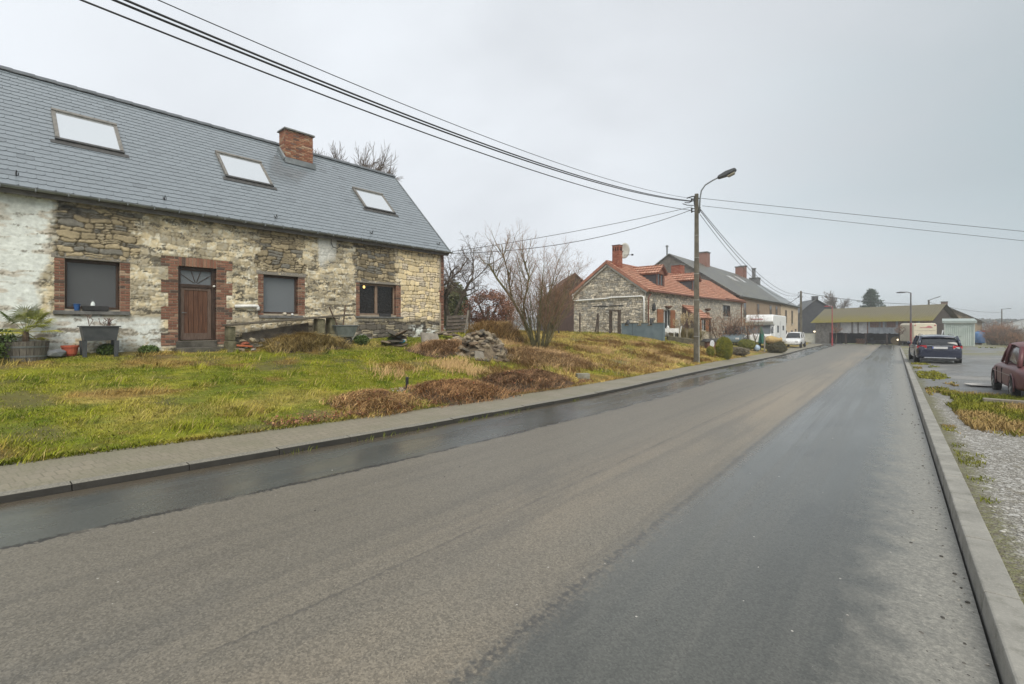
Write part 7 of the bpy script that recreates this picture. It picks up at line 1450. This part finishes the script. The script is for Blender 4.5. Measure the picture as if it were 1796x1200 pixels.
# apple tree behind the corner, pollard behind the roof
b = P(792, 590, 25.5); bz = lz(b.x, b.y)
bare_tree('apple_tree', 'gnarled bare apple tree showing behind the farmhouse corner', 'tree', (b.x, b.y, bz), [((0, 0, -.2), (-.10, -.05, 1), 3.1, .17), ((.1, 0, .6), (.35, .2, 1), 2.6, .12)], dict(seg=(6, 8, 6, 5, 4), wig=(.06, .20, .25, .25, .25), up=(.0, .02, .03, .05, .06), n=(9, 8, 6, 4), t0=(.5, .2, .2, .2), ang=(50, 48, 48, 45), rr=(.6, .55, .55, .6), lr=(1.12, .60, .58, .6), rmin=.008, taper=.5), 3)
b = P(606, 420, 33); bz = lz(b.x, b.y)
t_, o_ = bare_tree('pollard_tree', 'rounded bare tree crown rising behind the slate roof', 'tree', (b.x, b.y, bz), [((0, 0, -.3), (0, 0, 1), 9.5, .34)], dict(seg=(5, 6, 5, 4), wig=(.02, .06, .09, .1), up=(.0, .05, .05, .04), n=(30, 17, 8), t0=(.74, .25, .2), ang=(50, 26, 26), rr=(.3, .4, .5), lr=(.58, .55, .5), rmin=.015, taper=.45), 5)
# evergreen behind the corner
def blob_bush(name, label, cat, loc, rx, ry, rz, n, size, c1, c2, seed, shape=1.0, holes=.25, stemmat=BARK, group=None, core=None):
    rg = np.random.default_rng(seed); t = thing(name, label, cat, loc, 0, group); u = rg.normal(0, 1, (n, 3)); u /= np.linalg.norm(u, axis=1)[:, None]; r = rg.uniform(.55, 1.03, n) ** .6; az = np.arctan2(u[:, 1], u[:, 0])
    lump = 1 + .22 * (fbm(az * 1.6 + seed, u[:, 2] * 2.5 + 4, seed) - .5) * 2 * shape; keep = fbm(az * 3 + 9, u[:, 2] * 4, seed + 3) > holes; p = u * (r * lump)[:, None] * np.array([rx, ry, rz]) + np.array([0, 0, rz * .92]); p = p[keep & (p[:, 2] > 0)]
    f = fbm(p[:, 0] * 2 / max(rx, .2) + 3, p[:, 2] * 2.5 / max(rz, .2), seed + 9)[:, None]; col = (np.array(c1) * (1 - f) + np.array(c2) * f) * rg.uniform(.7, 1.3, (len(p), 1))
    leaf_cloud('crown', p, size, col, LEAF, t, rg)
    mb = MB(); 
    for k in range(6): a = 6.28 * k / 6; mb.tube([(0, 0, -.1), (math.cos(a) * rx * .2, math.sin(a) * ry * .2, rz * .6), (math.cos(a) * rx * .5, math.sin(a) * ry * .5, rz * 1.3)], [.05 * rx + .01, .035 * rx + .008, .01], 5)
    mb.build('trunk', stemmat, t)
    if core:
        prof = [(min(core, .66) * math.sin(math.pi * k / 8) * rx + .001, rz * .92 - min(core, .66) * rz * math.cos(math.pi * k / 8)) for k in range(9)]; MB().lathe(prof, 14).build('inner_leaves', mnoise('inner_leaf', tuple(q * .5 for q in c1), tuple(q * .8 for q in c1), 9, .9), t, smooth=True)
    return t
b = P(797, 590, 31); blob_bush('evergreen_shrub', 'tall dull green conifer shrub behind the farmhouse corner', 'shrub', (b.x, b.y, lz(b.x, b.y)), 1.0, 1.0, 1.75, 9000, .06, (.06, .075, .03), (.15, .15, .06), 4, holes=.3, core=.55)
b = P(856, 590, 28); t_ = blob_bush('copper_beech', 'clipped copper beech hedge holding rust brown leaves', 'hedge', (b.x, b.y, lz(b.x, b.y) + .25), 1.75, .9, 1.2, 9500, .05, (.15, .06, .038), (.28, .14, .085), 6, 1.9, holes=.40)
b = P(898, 590, 29); bare_tree('hazel_shrub', 'bare grey brown shrub right of the copper beech', 'shrub', (b.x, b.y, lz(b.x, b.y)), [((rg.normal(0, .25), rg.normal(0, .25), 0), (rg.normal(0, .3), rg.normal(0, .3), 1), rg.uniform(2, 2.8), .03) for k in range(14)], dict(seg=(5, 4, 3), wig=(.06, .1, .1), up=(.03, .05, .04), n=(9, 5), t0=(.2, .2), ang=(30, 34), rr=(.5, .6), lr=(.4, .5), rmin=.008), 8, (BARK, TWIGR), 1)
# climbing shrub by the cottage
b = P(1286, 600, 40); bare_tree('climbing_shrub', 'brown bare climbing shrub in front of the cottage extension', 'shrub', (b.x, b.y, lz(b.x, b.y)), [((rg.normal(0, .9), rg.normal(0, .4), 0), (rg.normal(0, .35), rg.normal(0, .3), 1), rg.uniform(1.8, 2.8), .03) for k in range(26)], dict(seg=(5, 4, 3), wig=(.14, .18, .2), up=(.01, .02, .02), n=(10, 6), t0=(.3, .2), ang=(45, 45), rr=(.5, .6), lr=(.45, .5), rmin=.009), 18, (BARK, TWIGR), 1)
# clipped shrubs at the pavement
for px, py, dep, rx, rz, n, c1, c2, lab, sh in ((1270, 627, 27.6, .48, .68, 9000, (.10, .13, .012), (.36, .31, .03), 'plump cone shaped golden green conifer by the pavement', .35), (1246, 624, 27.4, .22, .34, 2600, (.11, .14, .02), (.32, .28, .04), 'little green conifer left of the plump one', .4),
        (1309, 613, 37, .62, .42, 4200, (.09, .12, .03), (.28, .27, .05), 'low round green shrub before the blue grey car', .5), (1317, 611, 39, .55, .36, 3000, (.13, .14, .03), (.34, .30, .06), 'second low round shrub close to the folded parasol', .5),
        (1363, 616, 37.5, .75, .42, 4000, (.06, .06, .03), (.16, .14, .075), 'dark low spreading shrub beneath the straw sheaf', .9), (1357, 590, 42.5, .7, .62, 3500, (.06, .07, .02), (.14, .135, .03), 'rounded shrub showing behind the straw sheaf', .6), (1292, 619, 31, .8, .30, 3500, (.12, .10, .07), (.26, .23, .16), 'low grey brown ground shrub right of the cone conifer', .9)):
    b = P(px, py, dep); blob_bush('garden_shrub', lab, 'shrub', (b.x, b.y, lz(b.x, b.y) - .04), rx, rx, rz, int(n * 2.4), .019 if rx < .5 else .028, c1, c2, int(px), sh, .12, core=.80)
# pampas grass
def pampas(px, dep, lab, n, h, seed):
    b = P(px, 600, dep); rg = np.random.default_rng(seed); t = thing('pampas_grass', lab, 'grass clump', (b.x, b.y, lz(b.x, b.y))); m = 900; r = rg.normal(0, .16, (m, 2)); pos = np.concatenate([r, np.zeros((m, 1))], 1); c = (np.array([.36, .29, .15]) * (1 - (k_ := rg.random((m, 1)))) + np.array([.22, .20, .10]) * k_)
    link('leaf_tuft', blade_mesh('leaf_tuft', pos, rg.uniform(.6, 1.2, m), rg.uniform(.008, .014, m), np.arctan2(r[:, 1], r[:, 0]) + rg.normal(0, .4, m), rg.uniform(.2, .9, m), c), GRASS, t)
    for k in range(n):
        a = rg.uniform(0, 6.28); q = rg.uniform(.05, .55); mb = MB(); hh = h * rg.uniform(.75, 1.1); p0 = Vector((math.cos(a) * .1, math.sin(a) * .1, 0)); p1 = Vector((math.cos(a) * q, math.sin(a) * q, hh)); mb.tube([p0, p0.lerp(p1, .6), p1], .012, 4); s = mb.build('plume_stalk', MATS['dry_stem'], t)
        d = (p1 - p0).normalized(); m2 = 90; f = rg.random(m2); pos = np.array(p1)[None, :] + np.array(d)[None, :] * ((f - .4) * .62)[:, None] + rg.normal(0, 1, (m2, 3)) * (.055 * np.sin(np.pi * np.clip(f, .05, .95)))[:, None]; leaf_cloud('plume', pos, .055, np.array([.56, .45, .28]) * rg.uniform(.75, 1.15, (m2, 1)), LEAF, s, rg, asp=.3)
pampas(1203, 37.5, 'pampas grass clump with pale plumes left of the utility pole', 13, 1.75, 3); pampas(1219, 38.5, 'pampas grass clump partly hidden behind the utility pole', 9, 1.7, 4); pampas(1188, 38, 'smaller pampas clump near the garden table', 4, 1.3, 5)
# trees beyond
cfT = dict(seg=(5, 5, 4, 4), wig=(.03, .10, .13, .14), up=(.0, .05, .04, .03), n=(12, 8, 5), t0=(.45, .2, .2), ang=(45, 40, 38), rr=(.4, .5, .55), lr=(.62, .5, .5), rmin=.02, taper=.4)
b = P(1466, 560, 120); bare_tree('bare_tree', 'wide bare tree behind the left half of the barn', 'tree', (b.x, b.y, -1.6), [((0, 0, 0), (0, 0, 1), 8.0, .3)], dict(cfT, rmin=.042, lr=(.78, .5, .5), n=(15, 9, 6)), 9)
b = P(1452, 560, 125); bare_tree('bare_tree', 'narrower bare tree behind the slate clad house', 'tree', (b.x, b.y, -1.6), [((0, 0, 0), (0, 0, 1), 6.5, .25)], dict(cfT, rmin=.04, lr=(.78, .5, .5), n=(14, 9, 6)), 12)
for px, dep, lab, sd in ((1465, 71, 'small dark pruned tree in front of the barn left bays', 3), (1577, 66, 'small dark pruned tree in front of the barn right bays', 4)):
    b = P(px, 600, dep); z = -.0125 * b.y; bare_tree('pruned_tree', lab, 'tree', (b.x, b.y, z), [((0, 0, -.2), (.03, 0, 1), 2.6, .11)], dict(seg=(4, 4, 4, 3), wig=(.05, .2, .2, .2), up=(0, .08, .05, .03), n=(12, 9, 4), t0=(.6, .2, .2), ang=(50, 45, 45), rr=(.45, .5, .6), lr=(.45, .5, .5), rmin=.012, taper=.5), sd, (BARK, TWIGR), 2)
# conifer behind the barn
b = P(1528, 560, 112); rg = np.random.default_rng(6); t_ = thing('spruce_tree', 'dark green conifer with layered boughs behind the barn roof', 'tree', (b.x, b.y, -1.6)); t_.scale = (1.12, 1.12, 1.28); MB().lathe([(.3, -.3), (.22, 4), (.04, 9.4)], 8).build('trunk', BARK, t_); PP = []; mb = MB()
for k in range(46):
    f = (k + .5) / 46; z = 2.2 + 7.0 * f; L = (1 - f) ** .75 * 4.2 + .35
    for j in range(6):
        a = rg.uniform(0, 6.28); ll = L * rg.uniform(.55, 1.1); m = 34; q = rg.random(m) ** .7; w = rg.normal(0, .16 + .05 * L, m) * (1 - .5 * q); hz = z + .28 * q * ll * .5 - .10 * (q * ll) ** 1.4 * .5 + rg.normal(0, .08, m); PP.append(np.stack([np.cos(a) * q * ll - np.sin(a) * w, np.sin(a) * q * ll + np.cos(a) * w, hz], 1))
PP = np.concatenate(PP); f = fbm(PP[:, 0] * 1.5, PP[:, 2] * 1.5, 5)[:, None]; leaf_cloud('crown', PP, .16, (np.array([.025, .05, .035]) * (1 - f) + np.array([.07, .11, .06]) * f) * rg.uniform(.7, 1.3, (len(PP), 1)), LEAF, t_, rg, asp=.4)
b = P(1692, 570, 92); bare_tree('bare_tree', 'rounded bare tree behind the gabled house right slope', 'tree', (b.x, b.y, -1.2), [((0, 0, 0), (.1, 0, 1), 3.4, .2)], dict(cfT, n=(14, 9, 6), rmin=.022), 14, (BARK, TWIG), 2)
# scrub on the right
sg = 'scrub bushes along the lot'
for k, (px, dep, h, n) in enumerate(((1745, 58, 2.0, 22), (1757, 55, 2.4, 26), (1770, 53, 2.2, 24), (1783, 50, 1.7, 20), (1735, 62, 1.5, 16), (1762, 64, 3.0, 20), (1775, 66, 2.7, 20), (1748, 68, 2.9, 18))):
    b = P(px, 600, dep); rg = np.random.default_rng(40 + k); bare_tree('scrub_bush', 'tangled brown bare scrub bush along the far side of the lot', 'bush', (b.x, b.y, rz_(b.x, b.y)), [((rg.normal(0, .5), rg.normal(0, .5), -.1), (rg.normal(0, .45), rg.normal(0, .45), 1), h * rg.uniform(.6, 1), .03) for q in range(n)], dict(seg=(4, 4, 3), wig=(.12, .16, .18), up=(.02, .02, .02), n=(9, 6), t0=(.2, .2), ang=(42, 42), rr=(.5, .6), lr=(.5, .5), rmin=.011), 50 + k, (BARK, TWIGR if k % 2 else TWIG), 1, sg)
# distant woods: one mass
rg = np.random.default_rng(77); n = 60000; x = rg.uniform(20, 420, n); y = 330 + rg.uniform(0, 30, n) - x * .25; hgt = 2 + 7 * fbm(x * .025, x * 0 + 1, 8) + 1.5 * fbm(x * .25, x * 0, 9); z = -2.4 + hgt * rg.random(n) ** .8; c = (np.array([.11, .115, .10]) * rg.uniform(.7, 1.3, (n, 1)))
o = leaf_cloud('distant_woods', np.stack([x, y, z], 1), .55, c, LEAF, None, rg); tag(o, kind='stuff', label='line of grey woods on the far horizon at right', cat='woods')
n = 40000; x = rg.uniform(-420, -70, n); y = 300 + rg.uniform(0, 40, n); hgt = 4 + 7 * fbm(x * .035, x * 0 + 1, 18) + 3 * fbm(x * .25, x * 0, 19); z = 0 + hgt * rg.random(n); o = leaf_cloud('distant_hedges', np.stack([x, y, z], 1), .55, np.array([.11, .115, .10]) * rg.uniform(.7, 1.3, (n, 1)), LEAF, None, rg); tag(o, kind='stuff', label='grey hedges and woods far behind the houses', cat='woods')
# ---------------------------------------------------------------- dead grass
DRY = mattr('dry_grass_blades', .8, 3, .10, 0, .01, .06)
def heap(name, label, px0, px1, py, hgt, wid, c1, c2, n, seed, tall=(.18, .42), rise=0, pts=None):
    rg = np.random.default_rng(seed); a, b = pts or (gpt(px0, py[0]), gpt(px1, py[1])); mid = (a + b) / 2; t = thing(name, label, 'weed heap', (mid.x, mid.y, mid.z)); d = b - a; L = d.length / 2; ang = math.atan2(d.y, d.x)
    nx, ny = 26, 16; V = []; F_ = []
    q = lambda u, v: hgt * max(0, 1 - u * u) ** .6 * max(0, 1 - v * v) ** .8 * (.65 + .75 * float(fbm(u * 2.6 + seed, v * 2.2, seed)))
    def w(u, v):
        x = mid.x + math.cos(ang) * u * L - math.sin(ang) * v * wid; y = mid.y + math.sin(ang) * u * L + math.cos(ang) * v * wid; return x, y, float(lawnz(x, y)) + q(u, v) - .03
    for i in range(nx + 1):
        for j in range(ny + 1): x, y, z = w(-1 + 2 * i / nx, -1 + 2 * j / ny); V.append((x - mid.x, y - mid.y, z - mid.z))
    F_ = [(i * (ny + 1) + j, (i + 1) * (ny + 1) + j, (i + 1) * (ny + 1) + j + 1, i * (ny + 1) + j + 1) for i in range(nx) for j in range(ny)]
    MB().add(V, F_).build('soil', mnoise('heap_soil', (.045, .032, .02), (.10, .07, .045), 12, .95, .6, .03, 40), t, smooth=True)
    u = np.clip(rg.normal(0, .45, n), -1, 1); v = np.clip(rg.normal(0, .45, n), -1, 1); pos = np.array([w(a_, b_) for a_, b_ in zip(u, v)]) - np.array(mid)
    f = fbm(u * 3 + seed, v * 3, seed + 2)[:, None]; col = (np.array(c1) * (1 - f) + np.array(c2) * f) * rg.choice([.35, .6, .9, 1.2, 1.7], (n, 1)) * rg.uniform(.85, 1.15, (n, 1)); an = fbm(u * 2.2, v * 2.2, seed + 4) * 12 + rg.normal(0, .6, n)
    o = link('dead_stalks', blade_mesh('dead_stalks', pos, rg.uniform(*tall, n), rg.uniform(.003, .007, n), an + rg.normal(0, .7, n), rg.uniform(.7, 1.1, n), col, .95), DRY, t); o['kind'] = 'stuff'
    if tall[0] < .15:
        m = 900; k = rg.integers(0, n, m); pl_ = np.array([(.26, .10, .045), (.17, .065, .035), (.34, .18, .08), (.10, .05, .03)]); q_ = leaf_cloud('dead_leaves', pos[k] + np.array([0, 0, .05]) + rg.normal(0, .04, (m, 3)), .028, pl_[rg.integers(0, 4, m)] * rg.uniform(.7, 1.3, (m, 1)), LEAF, t, rg, .5); q_['kind'] = 'stuff'
heap('weed_heap', 'straw coloured heap of dead grass left of the black pipe stub', 600, 712, (722, 700), .15, .75, (.50, .34, .15), (.27, .145, .07), 8000, 3, (.10, .28))
heap('weed_heap', 'brown heap of dead grass right of the black pipe stub', 728, 870, (700, 684), .20, .9, (.44, .27, .13), (.22, .11, .055), 9000, 5, (.10, .28))
heap('weed_heap', 'dark heap of uprooted weeds nearest the small drain block', 850, 985, (684, 664), .26, .85, (.15, .085, .05), (.34, .21, .11), 9000, 7, (.10, .28))
heap('weed_heap', 'tawny mound of dead grass joining the rubble heap on its left', 735, 815, (622, 612), .26, .9, (.44, .29, .15), (.30, .18, .10), 6000, 9)
heap('weed_heap', 'tuft of tall dead grass in front of the long plank', 455, 575, (606, 600), .22, .5, (.54, .40, .18), (.38, .30, .12), 8000, 11, (.3, .62), pts=(Vector(FAg(1.5, -1.0)), Vector(FAg(3.9, -.95))))
heap('weed_heap', 'ring of brown dead grass around the foot of the bare bush', 885, 1015, (628, 632), .12, 1.6, (.38, .24, .13), (.48, .34, .17), 12000, 13, (.2, .5))
heap('weed_heap', 'tall orange dead grass in front of the copper beech hedge', 838, 900, (592, 592), .35, 1.2, (.50, .34, .15), (.42, .27, .11), 5000, 15, (.5, 1.0))
# scattered long dry grass on the slope, leaves by the pavement
bx = []; by = []
for cx_, cy_ in [(-11.5 + rng.normal(0, 1.6), 17 + rng.normal(0, 2.2)) for _ in range(40)] + [(-10.5 + rng.normal(0, 1.3), 25 + rng.normal(0, 3.2)) for _ in range(60)] + [(-8.4 + rng.normal(0, .5), 14 + rng.uniform(-4, 12)) for _ in range(26)] + [(-9.6 + rng.normal(0, 1.0), 10.5 + rng.normal(0, 1.6)) for _ in range(18)]:
    m = 130; bx.append(cx_ + rng.normal(0, .28, m)); by.append(cy_ + rng.normal(0, .28, m))
bx = np.concatenate(bx); by = np.concatenate(by); k = (bx < swkL(by) - .1) & (bx > -15); bx, by = bx[k], by[k]; n = len(bx); g = fbm(bx * 1.1, by * 1.1, 70)[:, None]
col = (np.array([.50, .36, .16]) * (1 - g) + np.array([.30, .17, .085]) * g) * rng.uniform(.65, 1.3, (n, 1)); an = fbm(bx * .5, by * .5, 71) * 10 + rng.normal(0, .6, n)
o = link('dry_grass', blade_mesh('dry_grass', np.stack([bx, by, lawnz(bx, by) - .01], 1), rng.uniform(.15, .38, n), rng.uniform(.006, .012, n), an, rng.uniform(.5, 1, n), col, .9), DRY); tag(o, kind='stuff', label='flattened tufts of dead grass on the slope', cat='grass')
n = 3600; y = rng.uniform(3.5, 13, n); x = swkL(y) - .05 - abs(rng.normal(0, .22, n)); z = lawnz(x, y) + rng.uniform(.005, .08, n); pal = np.array([(.30, .13, .06), (.20, .085, .045), (.36, .20, .09), (.12, .06, .04)])
o = leaf_cloud('fallen_leaves', np.stack([x, y, z], 1), .026, pal[rng.integers(0, 4, n)] * rng.uniform(.7, 1.3, (n, 1)), LEAF, None, rng, .6); tag(o, kind='stuff', label='brown fallen leaves along the back edge of the pavement', cat='leaves')
n = 900; y = rng.uniform(-1, 30, n); k = fbm(y * .8, y * 0, 5) > .55; y = y[k]; n = len(y); x = kerbL(y) + abs(rng.normal(0, .05, n)) + .01
o = link('gutter_weeds', blade_mesh('gutter_weeds', np.stack([x, y, roadz(y)], 1), rng.uniform(.03, .10, n), rng.uniform(.003, .006, n), rng.uniform(0, 6.28, n), rng.uniform(.3, .9, n), np.array([.13, .15, .03]) * rng.uniform(.6, 1.3, (n, 1))), GRASS); tag(o, kind='stuff', label='small weeds growing in the left gutter below the kerb', cat='weeds')
# plants at the farmhouse foot
for s, y, r, h, lab, sd in ((-3.95, -.6, .42, .42, 'dark leafy shrub at the far left beside the barrel planter', 1), (-2.0, -.35, .2, .16, 'low green plant under the grey planter', 2), (-1.15, -.25, .22, .12, 'low green plant at the wall left of the door', 3), (6.0, -.85, .24, .2, 'bright green weed clump behind the stacked slabs', 4), (4.75, -.7, .26, .18, 'green weed clump right of the metal tub', 5)):
    x, yy, z = FAg(s, y); blob_bush('leafy_plant', lab, 'plant', (x, yy, z - .03), r, r, h, 1500, .03, (.04, .075, .018), (.11, .16, .03), 60 + sd, .6, .15, core=.6)
x, y, z = FA(2.9, -.75); 

# ================================================================ MIST
hz = MB().box(-810, 810, -90, 810, -6, 18).build('haze', None); tag(hz, kind='stuff', label='thin grey mist over the whole street', cat='mist')
hm = bpy.data.materials.new('mist'); hm.use_nodes = True; hn = hm.node_tree; hn.nodes.clear()
ho = hn.nodes.new('ShaderNodeOutputMaterial'); hv = hn.nodes.new('ShaderNodeVolumePrincipled'); hv.inputs['Color'].default_value = (.93, .95, .97, 1); hv.inputs['Density'].default_value = .0015; hv.inputs['Anisotropy'].default_value = .2
hn.links.new(hv.outputs[0], ho.inputs['Volume']); hz.data.materials.append(hm)
